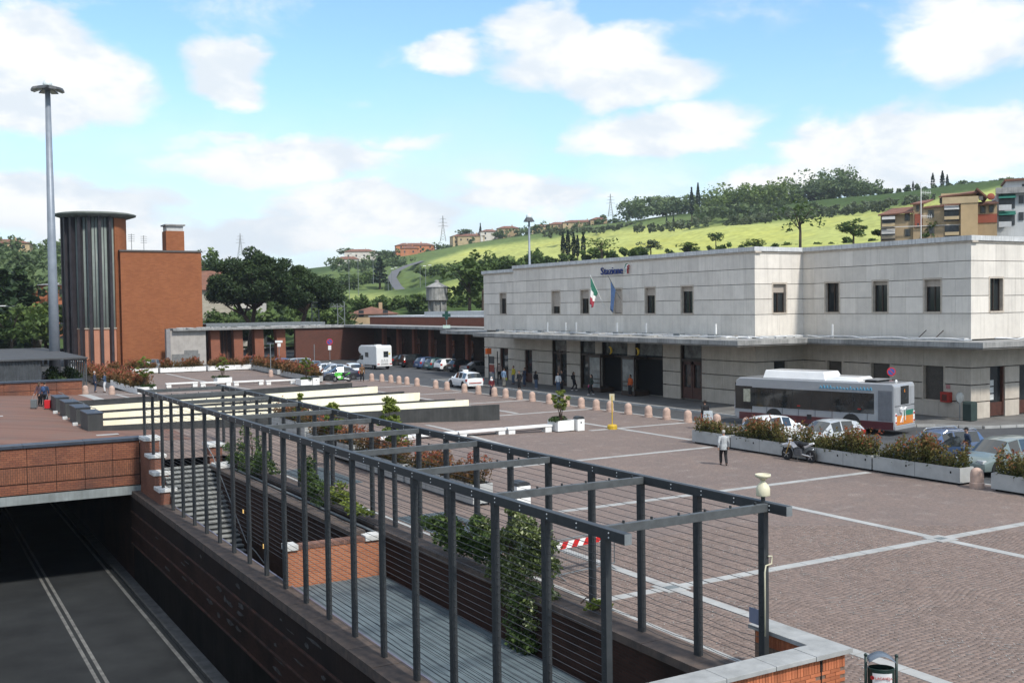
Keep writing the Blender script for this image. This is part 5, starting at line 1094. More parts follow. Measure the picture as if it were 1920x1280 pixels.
# yellow flats and grey block above the station roof
def flats():
    D = 150; p = pd(1760, 450, D); RF = -(YAW+.36); t = thing('yellow_flats', 'yellow plastered block of flats with brown roofs and awnings above the station roof', 'building', (p.x, p.y, p.z-4), RF)
    k = D/2000*1.0
    def X(px): return (px-1760)*k*.935
    def Z(py): return (450-py)*k+4
    def b(n, px0, px1, py0, py1, d0, d1, m, par=t): mb = MB(); mb.box(X(px0), d0, Z(py1), X(px1), d1, Z(py0)); return mb.build(n, m, par)
    b('wall', 1650, 1730, 399, 520, 0, 9, M_ochre); b('wall', 1730, 1800, 388, 520, -.6, 9, M_ochre); b('wall', 1800, 1831, 384, 520, -1.6, 9, mat('lit_ochre_plaster', (.50, .36, .20), .85, .1, .5)); b('wall', 1832, 1868, 386, 520, 1.2, 9, M_ochre)  # projecting bay in a brighter ochre copy, sunlight put into its colour
    b('attic', 1765, 1830, 362, 386, 1.5, 8, M_ochre2); b('terrace_parapet', 1766, 1832, 373, 385, -1.7, -1.5, M_ochre2); b('red_bay', 1715, 1730, 400, 425, -.5, 0, M_red); b('red_band', 1832, 1868, 404, 420, 1.1, 1.2, M_red); b('tower_bay', 1712, 1732, 382, 520, -.4, 4, M_ochre)
    def roof(pts, n='roof'): mb = MB(); m_ = len(pts); mb.add([(X(a), c, Z(b_)) for a, b_, c in pts], [tuple(range(m_))]); o = mb.build(n, M_roof, t); s = o.modifiers.new('thick', 'SOLIDIFY'); s.thickness = .18; return o
    roof([(1645, 399, -.7), (1714, 396, -.7), (1712, 380, 5), (1672, 382, 5)]); roof([(1706, 381, -.8), (1735, 380, -.8), (1752, 366, 6), (1728, 368, 6)]); roof([(1760, 368, .5), (1832, 363, .5), (1829, 356, 4), (1770, 362, 4)]); roof([(1832, 386, .4), (1870, 384, .4), (1868, 375, 5), (1835, 377, 5)]); roof([(1730, 389, -.9), (1800, 385, -.9), (1798, 380, 2), (1735, 384, 2)])
    roof([(1830, 357, -1), (1850, 375, -1), (1850, 375, 7), (1830, 357, 7)])
    for px0, px1, py0, py1 in ((1696, 1706, 398, 412), (1740, 1751, 394, 408), (1837, 1847, 389, 402), (1853, 1862, 388, 401), (1696, 1707, 427, 441), (1741, 1752, 424, 438), (1718, 1724, 384, 395), (1717, 1726, 416, 426), (1762, 1768, 370, 380)):
        d = -.66 if 1735 < px0 < 1760 else (1.12 if px0 > 1830 else (-.46 if 1710 < px0 < 1730 else (1.4 if px0 > 1760 else -.06)))
        w = b('window', px0, px1, py0, py1, d-.02, d+.1, mat('green_grey_shutter', (.10, .10, .085), .7, .1)); b('pane', px0+3, px1-3, py0+1.5, py1-1, d-.05, d-.02, M_winf, w)
    for px0, px1, py0, py1, aw, d in ((1653, 1678, 400, 424, 399, -.1), (1770, 1797, 388, 416, 386, -.7), (1652, 1678, 427, 447, 426, -.1), (1771, 1797, 418, 445, 0, -.7)):
        o = b('balcony_recess', px0, px1, py0+6, py1, d, d+.1, M_winf); b('balcony_parapet', px0, px1, py1-8, py1-2, d-.8, d-.7, M_ochre2, o)
        if aw: mb = MB(); mb.add([(X(px0), d, Z(aw)), (X(px1), d, Z(aw)), (X(px1), d-1.1, Z(aw+10)), (X(px0), d-1.1, Z(aw+10))], [(0, 1, 2, 3)]); mb.build('awning', M_awg, o)
    b('string_course', 1652, 1800, 422.5, 424, -.72, -.62, M_wall_w)
    b('air_conditioner', 1835, 1842, 371, 378, .6, 1.2, M_wall_w); mb = MB(); mb.lathe([(.5, 0), (.42, .12), (.1, .2)], (0, 0, 0), 14, 0, Matrix.Translation((X(1856), .3, Z(373))) @ Matrix.Rotation(1.3, 4, 'X')); mb.build('satellite_dish', M_red, t)
    for px in (1650+i*2 for i in range(13)): b('balcony_bar', px+3, px+3.4, 428, 445, -.95, -.9, M_awg)
    g = thing('grey_flats', 'grey white block of flats with green awnings at the right edge', 'building', (p.x, p.y, p.z-4), RF)
    b('wall', 1868, 2050, 366, 520, 2.2, 12, M_gw, g); b('attic', 1887, 2050, 341, 356, 4, 11, M_gw, g); b('attic_roof', 1884, 2050, 338, 341.5, 3.4, 11.5, M_roof, g); b('terrace_parapet', 1866, 2050, 356, 367, 1.4, 2.3, M_conc, g)
    for py in (368, 399):
        r_ = b('balcony_recess', 1872, 1901, py, py+26, 2.1, 2.25, M_winf, g); b('balcony_parapet', 1871, 1894, py+20, py+30, 1.2, 1.35, M_gw, r_)
        mb = MB(); mb.add([(X(1871), 2.1, Z(py)), (X(1902), 2.1, Z(py)), (X(1902), 1.1, Z(py+8)), (X(1871), 1.1, Z(py+8))], [(0, 1, 2, 3)]); mb.build('awning', M_aw, r_)
        b('window', 1908, 1917, py+3, py+18, 2.1, 2.25, M_winf, g)
    b('attic_window', 1916, 1925, 348, 354, 3.9, 4.05, M_winf, g)
flats()
# pylons, masts, hill road, barriers, water tower and the like
def pylon(label, px, py, D, h):
    p = pd(px, py, D); t = thing('power_pylon', label, 'pylon', p, ROT, 'power pylons on the ridge'); mb = MB(); w = h*.11
    for sx in (-1, 1):
        for sy in (-1, 1): mb.tube([(sx*w, sy*w, 0), (sx*w*.3, sy*w*.3, h*.55), (sx*.1, sy*.1, h)], .16, 4)
    for i in range(9):
        z0 = h*i/9; z1 = h*(i+1)/9; f = lambda z: w*(1-.7*min(1, z/(h*.55))) if z < h*.55 else w*.3*(1-(z-h*.55)/(h*.45))
        mb.tube([(-f(z0), -f(z0), z0), (f(z1), -f(z1), z1)], .10, 4); mb.tube([(f(z0), -f(z0), z0), (-f(z1), -f(z1), z1)], .10, 4)
    mb.build('lattice', mat('pylon_steel', (.28, .29, .30), .6, 0), t)
    for z, l in ((.58, .20), (.72, .17), (.86, .13)): mb = MB(); mb.tube([(-h*l, 0, h*z), (0, 0, h*z+h*.02), (h*l, 0, h*z)], .14, 4); mb.build('cross_arm', MATS['pylon_steel'], t)
pylon('pylon on the skyline left of the ridge houses', 831, 452, 800, 19); pylon('pylon on the skyline above the middle of the station', 1145, 406, 780, 16.5); pylon('small pylon behind the stone pines', 451, 480, 800, 17)
def flood_mast(label, base, h, r0, r1, hw):
    t = thing('lighting_mast', label, 'lamp mast', base); mb = MB(); mb.tube([(0, 0, -.2), (0, 0, h*.35), (0, 0, h-.4)], [r0, r0*.78, r1], 20); mb.build('mast', mat('grey_blue_mast', (.24, .27, .31), .45, .1, 1, (.19, .215, .25), metal=.2), t, smooth=True)
    mb = MB(); mb.lathe([(.25, h-.6), (.5, h-.4), (.5, h-.1), (.15, h+.2)], (0, 0, 0), 12); mb.build('lamp_ring', M_steel_g, t)
    for k in range(8):
        a = k*math.pi/4+.2; M_ = Matrix.Translation((0, 0, h-.25)) @ Matrix.Rotation(a, 4, 'Z'); mb = MB(); mb.hexa([tuple(M_ @ Vector(v)) for v in ((.5, -.3, -.08), (hw, -.42, -.42), (hw, .42, -.42), (.5, .3, -.08))], [tuple(M_ @ Vector(v)) for v in ((.5, -.22, .2), (hw-.15, -.3, -.1), (hw-.15, .3, -.1), (.5, .22, .2))]); l = mb.build('floodlight', mat('dark_lamp_housing', (.07, .075, .08), .5, .1), t)
        mb = MB(); mb.add([tuple(M_ @ Vector(v)) for v in ((.6, -.24, -.15), (hw-.05, -.36, -.43), (hw-.05, .36, -.43), (.6, .24, -.15))], [(0, 1, 2, 3)]); mb.build('lens', mat('lamp_lens', (.55, .55, .5), .2, 0), l)
    mb = MB(); mb.ball((0, 0, h+.1), (.5, .5, .5), 12, 8); mb.build('dome', mat('clear_dome', (.6, .65, .65), .2, 0), t, smooth=True)
    return t
b_ = at(103.8, 706.7, z=.2); b_.z = 0; tp = at(89, 160, X=b_.x)
flood_mast('tall grey floodlight mast on the left, ringed with dark floodlights', b_, tp.z, .62, .28, 1.75)
p = at(993, 500, D=170); flood_mast('thin floodlight mast behind the station roof', Vector((p.x, p.y, 0)), at(993, 408, D=170).z, .28, .14, .85)
p = at(1727, 440, D=95); t = thing('roof_aerial', 'thin white television aerial mast on the station roof', 'aerial', (p.x, p.y, 11.2)); zt = at(1727, 342, D=95).z-11.2
mb = MB(); mb.tube([(0, 0, 0), (0, 0, zt)], .035, 6); mb.build('pole', M_white, t)
for z, l in ((zt-.05, 1.35), (zt-.9, .9), (zt-3.0, 1.0)):
    mb = MB(); a = _R; mb.tube([(0, 0, z), (a.x*l, a.y*l, z-.06)], .02, 5); mb.build('boom', M_white, t)
    mb = MB()
    for k in range(6): q = (k+.6)/6*l; mb.tube([(a.x*q, a.y*q, z-.22), (a.x*q, a.y*q, z+.16)], .012, 4)
    mb.build('elements', M_white, t, kind='stuff')
def ribbon(name, pts, w, m, dz=.35):
    mb = MB(); P_ = [pd(*p) for p in pts]; n = 6; S = []
    for a, b in zip(P_, P_[1:]):
        for i in range(n): S.append(a.lerp(b, i/n))
    S.append(P_[-1])
    for i, p in enumerate(S):
        d = (S[min(i+1, len(S)-1)]-S[max(i-1, 0)]); d.z = 0; d.normalize(); s = Vector((d.y, -d.x, 0))*w/2; z = max(tz(p.x, p.y), p.z-3)+dz
        mb.v += [(p.x-s.x, p.y-s.y, p.z+dz), (p.x+s.x, p.y+s.y, p.z+dz)]
    for i in range(len(S)-1): mb.f.append([2*i, 2*i+1, 2*i+3, 2*i+2]); mb.m.append(0)
    return struct(name, mb, m)
M_hroad = mat('far_asphalt', (.13, .13, .135), .9, .1, .2)
ribbon('hill_road', [(775, 571, 275), (762, 556, 330), (744, 538, 390), (735, 522, 440), (742, 510, 490), (762, 500, 560), (800, 488, 660), (830, 480, 760)], 3.6, M_hroad, .4)
for i, px in enumerate(range(600, 862, 8)):
    if 700 < px < 712: continue
    p = pd(px, 572-.012*(px-600), 262); mb = MB(); mb.cbox((0, 0, .4), (1.25, .3, .9), ROT)
    o = mb.build('road_barrier', mat('barrier_red', (.42, .05, .04), .6, .1) if i % 2 else mat('barrier_white', (.65, .65, .63), .6, .1)); o.location = (p.x, p.y, p.z); tag(o, ('red' if i % 2 else 'white')+' plastic road barrier in the row across the foot of the hill', 'barrier', 'red and white road barriers')
for i, (px, py, D, h, lab) in enumerate(((672, 545, 330, 11, 'street lamp left of the hill road foot'), (700, 520, 400, 9, 'street lamp beside the fir on the hillside'), (728, 548, 340, 8, 'street lamp at the bend of the hill road'), (735, 545, 345, 8, 'second street lamp at the bend of the hill road'), (655, 548, 320, 12, 'street lamp nearest the stone pines on the hillside'), (788, 532, 330, 6, 'street lamp right of the hill road foot'), (798, 530, 335, 6, 'street lamp beside the old water tower'), (759, 480, 650, 8, 'street lamp high on the hill road'), (603, 345, 1, 0, ''))):
    if not h: continue
    p = pd(px, py, D); t = thing('street_lamp', lab, 'street lamp', (p.x, p.y, p.z-.5), group='street lamps along the hill road'); mb = MB(); mb.tube([(0, 0, -2), (0, 0, h-.3), (_R.x*.5, _R.y*.5, h), (_R.x*1.3, _R.y*1.3, h)], [.10, .07, .06, .05], 5); mb.build('pole', M_steel_g, t); mb = MB(); mb.cbox((_R.x*1.4, _R.y*1.4, h), (.9, .35, .18), ROT); mb.build('head', M_white, t)
# water tower
D = 190; p = pd(820, 583, D); k = D/2000; t = thing('water_tower', 'old weathered concrete water tower behind the side wing', 'water tower', (p.x, p.y, p.z-4))
M_wt = mat('stained_concrete', (.36, .355, .33), .9, .25, .8, (.18, .18, .165), streak=.7, dirt=(.055, .055, .05))
mb = MB(); mb.lathe([(15*k, 0), (14*k, 4+1*k), (15.5*k, 4+18*k), (19*k, 4+20*k)], (0, 0, 0), 16); mb.build('shaft', M_wt, t)
mb = MB(); mb.lathe([(20.5*k, 4+20*k), (20.5*k, 4+44*k)], (0, 0, 0), 20); mb.build('tank', M_wt, t)
mb = MB(); mb.lathe([(21.8*k, 4+44*k), (21.8*k, 4+45*k), (5*k, 4+53*k), (4*k, 4+53*k), (4*k, 4+57*k), (.1, 4+58*k)], (0, 0, 0), 20); mb.build('roof', M_conc, t)
mb = MB(); mb.lathe([(21.3*k, 4+19.2*k), (21.3*k, 4+20.2*k)], (0, 0, 0), 20); mb.build('tank_ring', mat('rust_dark', (.06, .055, .05), .9, .2), t)
for i in range(8): a = i*.785; mb = MB(); mb.box(14*k, -.12, 4, 18*k, .12, 4+19*k, 0, Matrix.Rotation(a, 4, 'Z')); mb.build('rib', M_wt, t)
# truss gantry behind the side wing
D = 185; a, b = pd(585, 592, D), pd(633, 592, D); t = thing('signal_gantry', 'grey steel lattice gantry over the railway behind the side wing', 'gantry', (a.x, a.y, 0)); h = pd(585, 567, D).z
for q in (a, b):
    for s in (0, 1.2): mb = MB(); mb.tube([(q.x+_R.x*s, q.y+_R.y*s, -1), (q.x+_R.x*s, q.y+_R.y*s, h)], .10, 5); mb.build('leg', M_steel_g, t, True)
    mb = MB(); n = 8
    for i in range(n): z0 = h*i/n; mb.tube([(q.x+_R.x*(1.2 if i % 2 else 0), q.y+_R.y*(1.2 if i % 2 else 0), z0), (q.x+_R.x*(0 if i % 2 else 1.2), q.y+_R.y*(0 if i % 2 else 1.2), z0+h/n)], .05, 4)
    mb.build('leg_lacing', M_steel_g, t, True)
for dz in (0, -.8): mb = MB(); mb.tube([(a.x, a.y, h+dz), (b.x+_R.x*1.2, b.y+_R.y*1.2, h+dz)], .10, 5); mb.build('chord', M_steel_g, t, True)
mb = MB()
for i in range(10): q0, q1 = a.lerp(b, i/10), a.lerp(b, (i+1)/10); mb.tube([(q0.x, q0.y, h-(.8 if i % 2 else 0)), (q1.x, q1.y, h-(0 if i % 2 else .8))], .05, 4)
mb.build('lacing', M_steel_g, t, True)
# pharmacy cross
p = at(837, 590, X=54.2); t = thing('pharmacy_cross', 'dark green pharmacy cross sign above the canopy corner', 'sign', (p.x, p.y, 4.86))
z = at(837, 591, X=54.2).z-4.86; k = .052; mb = MB(); F_ = Matrix.Rotation(ROT, 4, 'Z')
M_gr = mat('cross_green', (.01, .055, .045), .5, .1, 4)
mb.box(-3.4*k, -.1, z-9*k, 3.4*k, .1, z+9*k, 0, F_); mb.box(-9*k, -.1, z-3.4*k, -3.4*k, .1, z+3.4*k, 0, F_); mb.box(3.4*k, -.1, z-3.4*k, 9*k, .1, z+3.4*k, 0, F_); mb.build('cross', M_gr, t)
mb = MB(); mb.box(-8*k, -.12, .25, 8*k, .08, .58, 0, F_); mb.build('sign_plate', mat('pale_green_plate', (.45, .58, .52), .5, .05), t); mb = MB(); mb.tube([(0, 0, 0), (0, 0, z)], .05, 6); mb.build('post', M_steel_g, t)
# ------------------------------------------------------------------ cars
M_tyre = mat('tyre_rubber', (.02, .02, .021), .85, .1, 8); M_rim = mat('alloy_rim', (.45, .46, .47), .35, .1, 5, metal=.7); M_cglass = mat('car_glass', (.022, .028, .032), .05, 0, spec=.7, coat=.5)
M_trim = mat('black_trim', (.02, .02, .02), .6, 0); M_tail = mat('red_lamp', (.42, .02, .015), .25, .1, 8, spec=.5); M_head = mat('clear_lamp', (.62, .64, .64), .15, .1, 8, spec=.6); M_plate = mat('number_plate', (.65, .65, .62), .5, .05, 8); M_chrome = mat('chrome', (.6, .6, .6), .2, 0, metal=.9)
def paint(n, c): return mat(n, c, .28, .04, 1.5, coat=.6, spec=.5)
CARM = {}
WHL = MB(); 
def wheel_meshes(r=.31, w=.2):
    k = ('wheel', r, w)
    if k not in CARM:
        t = MB(); Rx = Matrix.Rotation(math.pi/2, 4, 'X'); t.lathe([(r*.62, -w/2), (r*.92, -w/2), (r, -w*.35), (r, w*.35), (r*.92, w/2), (r*.62, w/2)], (0, 0, 0), 18, 0, Rx)
        a = bpy.data.meshes.new('tyre'); a.from_pydata(t.v, [], t.f); a.materials.append(M_tyre)
        t = MB(); t.lathe([(r*.63, -w*.42), (r*.60, -w*.50), (r*.2, -w*.46), (r*.1, -w*.52)], (0, 0, 0), 14, 0, Rx); t.lathe([(r*.63, w*.42), (r*.60, w*.50), (r*.2, w*.46), (r*.1, w*.52)], (0, 0, 0), 14, 0, Rx)
        for q in range(5): t.box(-r*.07, -w*.535, r*.12, r*.07, w*.535, r*.58, 0, Matrix.Rotation(q*1.2566, 4, 'Y'))
        b = bpy.data.meshes.new('rim'); b.from_pydata(t.v, [], t.f); b.materials.append(M_rim); CARM[k] = (a, b)
    return CARM[k]
TYPES = {  # stations: x, z_bottom, z_belt, z_top(centre), half width, top half width, flags for the strip up to the next station (side glass, top glass)
    'hatch': dict(L=4.0, W=.86, wb=1.24, st=[(2.0, .30, .50, .60, .62, .55, 0, 0), (1.90, .22, .62, .72, .80, .66, 0, 0), (1.45, .20, .72, .86, .85, .70, 0, 0), (.98, .20, .86, .94, .86, .70, 0, 1), (.30, .20, .90, 1.40, .86, .60, 1, 0), (-.30, .20, .92, 1.47, .86, .62, 0, 0), (-.38, .20, .92, 1.47, .86, .62, 1, 0), (-1.15, .20, .94, 1.44, .86, .61, 0, 0), (-1.62, .22, .95, 1.36, .85, .58, 0, 1), (-1.92, .24, .93, .98, .82, .64, 0, 0), (-2.0, .32, .60, .70, .76, .62, 0, 0)]),
    'sedan': dict(L=4.5, W=.89, wb=1.36, st=[(2.25, .30, .48, .58, .64, .55, 0, 0), (2.15, .22, .60, .70, .82, .68, 0, 0), (1.6, .20, .72, .84, .88, .72, 0, 0), (1.0, .20, .86, .92, .89, .72, 0, 1), (.28, .20, .90, 1.36, .89, .60, 1, 0), (-.32, .20, .92, 1.42, .89, .62, 0, 0), (-.40, .20, .92, 1.42, .89, .62, 1, 0), (-1.05, .20, .93, 1.36, .89, .59, 0, 0), (-1.15, .20, .93, 1.33, .89, .58, 0, 1), (-1.72, .22, .93, 1.00, .88, .72, 0, 0), (-2.15, .26, .88, .96, .84, .70, 0, 0), (-2.25, .34, .60, .70, .78, .64, 0, 0)]),
    'wagon': dict(L=4.5, W=.89, wb=1.36, st=[(2.25, .30, .48, .60, .64, .55, 0, 0), (2.14, .22, .62, .72, .82, .68, 0, 0), (1.6, .20, .74, .88, .88, .72, 0, 0), (1.1, .20, .88, .96, .89, .72, 0, 1), (.38, .20, .92, 1.44, .89, .63, 1, 0), (-.25, .20, .94, 1.52, .89, .65, 0, 0), (-.33, .20, .94, 1.52, .89, .65, 1, 0), (-1.05, .20, .95, 1.51, .89, .65, 0, 0), (-1.13, .20, .95, 1.51, .89, .65, 1, 0), (-1.80, .22, .96, 1.46, .88, .62, 0, 0), (-1.92, .22, .96, 1.42, .88, .61, 0, 1), (-2.18, .26, .94, 1.0, .86, .68, 0, 0), (-2.25, .34, .60, .70, .80, .64, 0, 0)]),
    'suv': dict(L=4.5, W=.92, wb=1.34, st=[(2.25, .36, .60, .76, .70, .60, 0, 0), (2.15, .30, .76, .88, .86, .72, 0, 0), (1.6, .28, .86, 1.02, .91, .76, 0, 0), (1.1, .28, 1.0, 1.08, .92, .76, 0, 1), (.5, .28, 1.04, 1.62, .92, .68, 1, 0), (-.2, .28, 1.05, 1.70, .92, .70, 0, 0), (-.28, .28, 1.05, 1.70, .92, .70, 1, 0), (-1.1, .28, 1.05, 1.69, .92, .70, 0, 0), (-1.2, .28, 1.05, 1.69, .92, .70, 1, 0), (-1.9, .30, 1.06, 1.64, .90, .68, 0, 0), (-1.98, .30, 1.06, 1.60, .90, .68, 0, 1), (-2.2, .34, 1.04, 1.1, .88, .74, 0, 0), (-2.25, .42, .70, .80, .84, .70, 0, 0)])}
def car_meshes(ty):
    if ty in CARM: return CARM[ty]
    T = TYPES[ty]; st_ = T['st']; rings = []
    for x, zb, zm, zt, w, wt, g1, g2 in st_:
        h = [(w*.72, zb), (w*.97, zb+.06), (w, zb+(zm-zb)*.45), (w*.985, zm-.05), (w*.95, zm)]
        h += [(wt+.02, zt-.05), (wt*.85, zt-.012)]
        ring = [(x, y, z) for y, z in h]+[(x, 0, zt+.012)]; ring += [(x, -y, z) for y, z in reversed(h)]; rings.append(ring)
    n = len(rings[0]); body = MB(); gl = {'side_window': MB(), 'side_window_r': MB(), 'windscreen': MB(), 'rear_window': MB()}
    allv = [v for r_ in rings for v in r_]; body.v = list(allv)
    for m in gl.values(): m.v = list(allv)
    for i in range(len(rings)-1):
        g1, g2 = st_[i][6], st_[i][7]
        for j in range(n-1):
            f = [i*n+j, i*n+j+1, (i+1)*n+j+1, (i+1)*n+j]
            if j in (4, n-6) and g1: gl['side_window' if j == 4 else 'side_window_r'].f.append(f)
            elif 5 <= j <= n-7 and g2: gl['windscreen' if st_[i][0] > 0 else 'rear_window'].f.append(f)
            else: body.f.append(f); 
        body.f.append([i*n, (i+1)*n, (i+1)*n+n-1, i*n+n-1])
    body.f.append(list(range(n))[::-1]); body.f.append([(len(rings)-1)*n+j for j in range(n)])
    def mk(nm, m):
        me = bpy.data.meshes.new(nm); used = sorted({i for f in m.f for i in f}); ix = {a: b for b, a in enumerate(used)}
        me.from_pydata([m.v[i] for i in used], [], [[ix[i] for i in f][::-1] for f in m.f]); me.polygons.foreach_set('use_smooth', [True]*len(me.polygons)); me.update(); return me
    out = {'body': mk('body', body)}; out['body'].materials.append(M_trim)
    for k, m in gl.items():
        me = mk(k, m); me.materials.append(M_cglass); out[k] = me
    CARM[ty] = out; return out
def set_m(o, m): o.material_slots[0].link = 'OBJECT'; o.material_slots[0].material = m
def car(label, ty, x, y, ang, pm, z=-.12, group=None, cat='car', name='parked_car', rails=False):
    T = TYPES[ty]; t = thing(name, label, cat, (x, y, z), ang, group); ms = car_meshes(ty)
    b = inst(ms['body'], 'body', t); set_m(b, pm); es = b.modifiers.new('es', 'EDGE_SPLIT'); es.split_angle = math.radians(38)
    for k in ('side_window', 'side_window_r', 'windscreen', 'rear_window'): inst(ms[k], k.replace('_r', '') if k == 'side_window_r' else k, t)
    L, W, wb = T['L'], T['W'], T['wb']; ty_, ri = wheel_meshes(.33 if ty == 'suv' else .30)
    for sx in (wb, -wb):
        for sy in (1, -1):
            w_ = inst(ty_, 'wheel', t, (sx, sy*(W-.10), .31)); inst(ri, 'rim', w_)
            mb = MB(); mb.lathe([(.385, -.012), (.385, .012)], (0, 0, 0), 18, 0, Matrix.Translation((sx, sy*(W-.005), .33)) @ Matrix.Rotation(math.pi/2, 4, 'X')); mb.build('wheel_arch', M_trim, t)
    zr = T['st'][-3][2]; rx = T['st'][-2][0]; wr = T['st'][-2][4]
    for sy in (1, -1):
        mb = MB(); mb.box(rx-.03, sy*wr-.02-.06*(sy > 0)-.0*sy, .68, rx+.22, sy*wr+.02+.06*(sy < 0), .92); mb.build('tail_light', M_tail, t)
        mb = MB(); mb.box(L/2-.30, sy*.60-.15, .60, L/2-.06, sy*.60+.15, .74); mb.build('headlight', M_head, t)
        mb = MB(); mb.ball((.72, sy*(W+.09), .98), (.08, .11, .08), 8, 6); mb.build('mirror', pm, t, smooth=True)
    mb = MB(); mb.box(-L/2-.025, -.26, .50, -L/2+.06, .26, .61); mb.build('number_plate', M_plate, t); mb = MB(); mb.box(L/2-.05, -.26, .36, L/2+.02, .26, .47); mb.build('number_plate', M_plate, t)
    mb = MB(); mb.box(-L/2-.035, -W*.86, .28, -L/2+.1, W*.86, .46); mb.build('rear_bumper', M_trim if rnd.random() < .4 else pm, t)
    if rails:
        for sy in (1, -1): mb = MB(); mb.tube([(.25, sy*.6, 1.42), (.05, sy*.62, 1.54), (-1.6, sy*.62, 1.55), (-1.8, sy*.6, 1.46)], .028, 6); mb.build('roof_rail', M_chrome, t)
    return t
PW, PS, PB, PK, PT, PR, PG, PN, PGY = paint('white_car_paint', (.74, .75, .75)), paint('silver_car_paint', (.42, .44, .45)), paint('blue_car_paint', (.055, .095, .19)), paint('black_car_paint', (.012, .013, .015)), paint('teal_grey_car_paint', (.15, .19, .185)), paint('dark_red_car_paint', (.11, .02, .025)), paint('green_teal_paint', (.03, .09, .10)), paint('navy_car_paint', (.018, .022, .04)), paint('grey_car_paint', (.16, .165, .17))
PI = math.pi
car('white hatchback parked tail towards the planters, nearest the bus front', 'hatch', 41.5, 43.0, .05, PW)
car('silver hatchback parked nose towards the planters beside the white hatchback', 'hatch', 41.7, 39.6, PI-.03, PS)
dcar = car('dark blue estate car with chrome roof rails and an open door, beside its driver', 'wagon', 42.1, 33.1, PI-.12, PB, rails=True)
mb = MB(); mb.add([(.95, .9, .45), (.15, 1.55, .45), (.15, 1.55, .92), (.95, .92, .92), (.4, 1.32, 1.36), (.15, 1.5, 1.36)], [(0, 1, 2, 3)]); o = mb.build('open_door', PB, dcar); o.modifiers.new('thick', 'SOLIDIFY').thickness = .05
mb = MB(); mb.add([(.95, .92, .92), (.15, 1.55, .92), (.15, 1.5, 1.36), (.45, 1.28, 1.36)], [(0, 1, 2, 3)]); o = mb.build('door_glass', M_cglass, o)
car('pale teal-grey estate car parked nose towards the planters, right of the blue estate', 'wagon', 41.9, 29.7, PI, PT)
car('dark red car cut by the right edge of the picture, behind the hedge', 'hatch', 41.0, 26.4, PI, PR)
car('navy sedan parked beside the green sports motorcycle', 'sedan', 40.9, 107.6, PI-.1, PN)
car('white hatchback seen from behind, between the navy sedan and the camper', 'hatch', 44.4, 113.0, PI/2, PW)
for i, (y, ty, pm, lab) in enumerate(((111.6, 'hatch', PS, 'silver hatchback next to the navy sedan in the hedge-side row'), (114.6, 'hatch', PW, 'white hatchback, second from the navy sedan in the hedge-side row'), (117.8, 'sedan', PN, 'dark sedan in the middle of the hedge-side row'), (121.0, 'wagon', PGY, 'grey estate car in the hedge-side row'), (124.6, 'suv', PS, 'silver off-roader standing tall in the hedge-side row'), (128.2, 'hatch', PB, 'blue hatchback near the far end of the hedge-side row'), (131.2, 'hatch', paint('bright_blue_car_paint', (.06, .16, .34)), 'bright blue hatchback at the far end of the hedge-side row'))):
    car(lab, ty, 41.6, y, PI, pm, group='cars parked behind the hedge')
for i, (x, y, ty, pm, lab) in enumerate(((58.6, 130.0, 'sedan', PK, 'dark sedan at the far end of the arcade row, behind the camper'), (57.9, 124.6, 'suv', PK, 'black off-roader parked before the dark arcade'), (57.9, 120.3, 'hatch', PB, 'dark blue hatchback next to the black off-roader'), (57.8, 117.2, 'hatch', PG, 'teal hatchback between the blue and the white hatchbacks'), (57.8, 114.4, 'hatch', PW, 'white hatchback in the arcade row'), (58.0, 111.4, 'hatch', PK, 'dark hatchback between the white hatchback and the grey sedan'), (58.0, 107.6, 'sedan', PGY, 'grey sedan at the near end of the arcade row'))):
    car(lab, ty, x, y, .06, pm, group='cars parked before the arcade')
txi = car('white taxi people-carrier driving past the granite bollards', 'wagon', 46.5, 89.2, PI/2-.05, PW, name='taxi')
mb = MB(); mb.cbox((-.1, 0, 1.60), (.22, .5, .14)); mb.build('taxi_sign', M_white, txi); mb = MB(); mb.box(-2.29, -.62, .50, -2.26, .62, .60); mb.build('red_stripe', mat('dull_red', (.4, .12, .1), .6, .1), txi)
car('grey car half hidden behind the back hedge below the tower', 'hatch', 29.2, 141.5, .1, PGY)
car('white van half hidden behind the corrugated shed', 'suv', 19.2, 138.5, -PI/2, PW, cat='van', name='white_van')
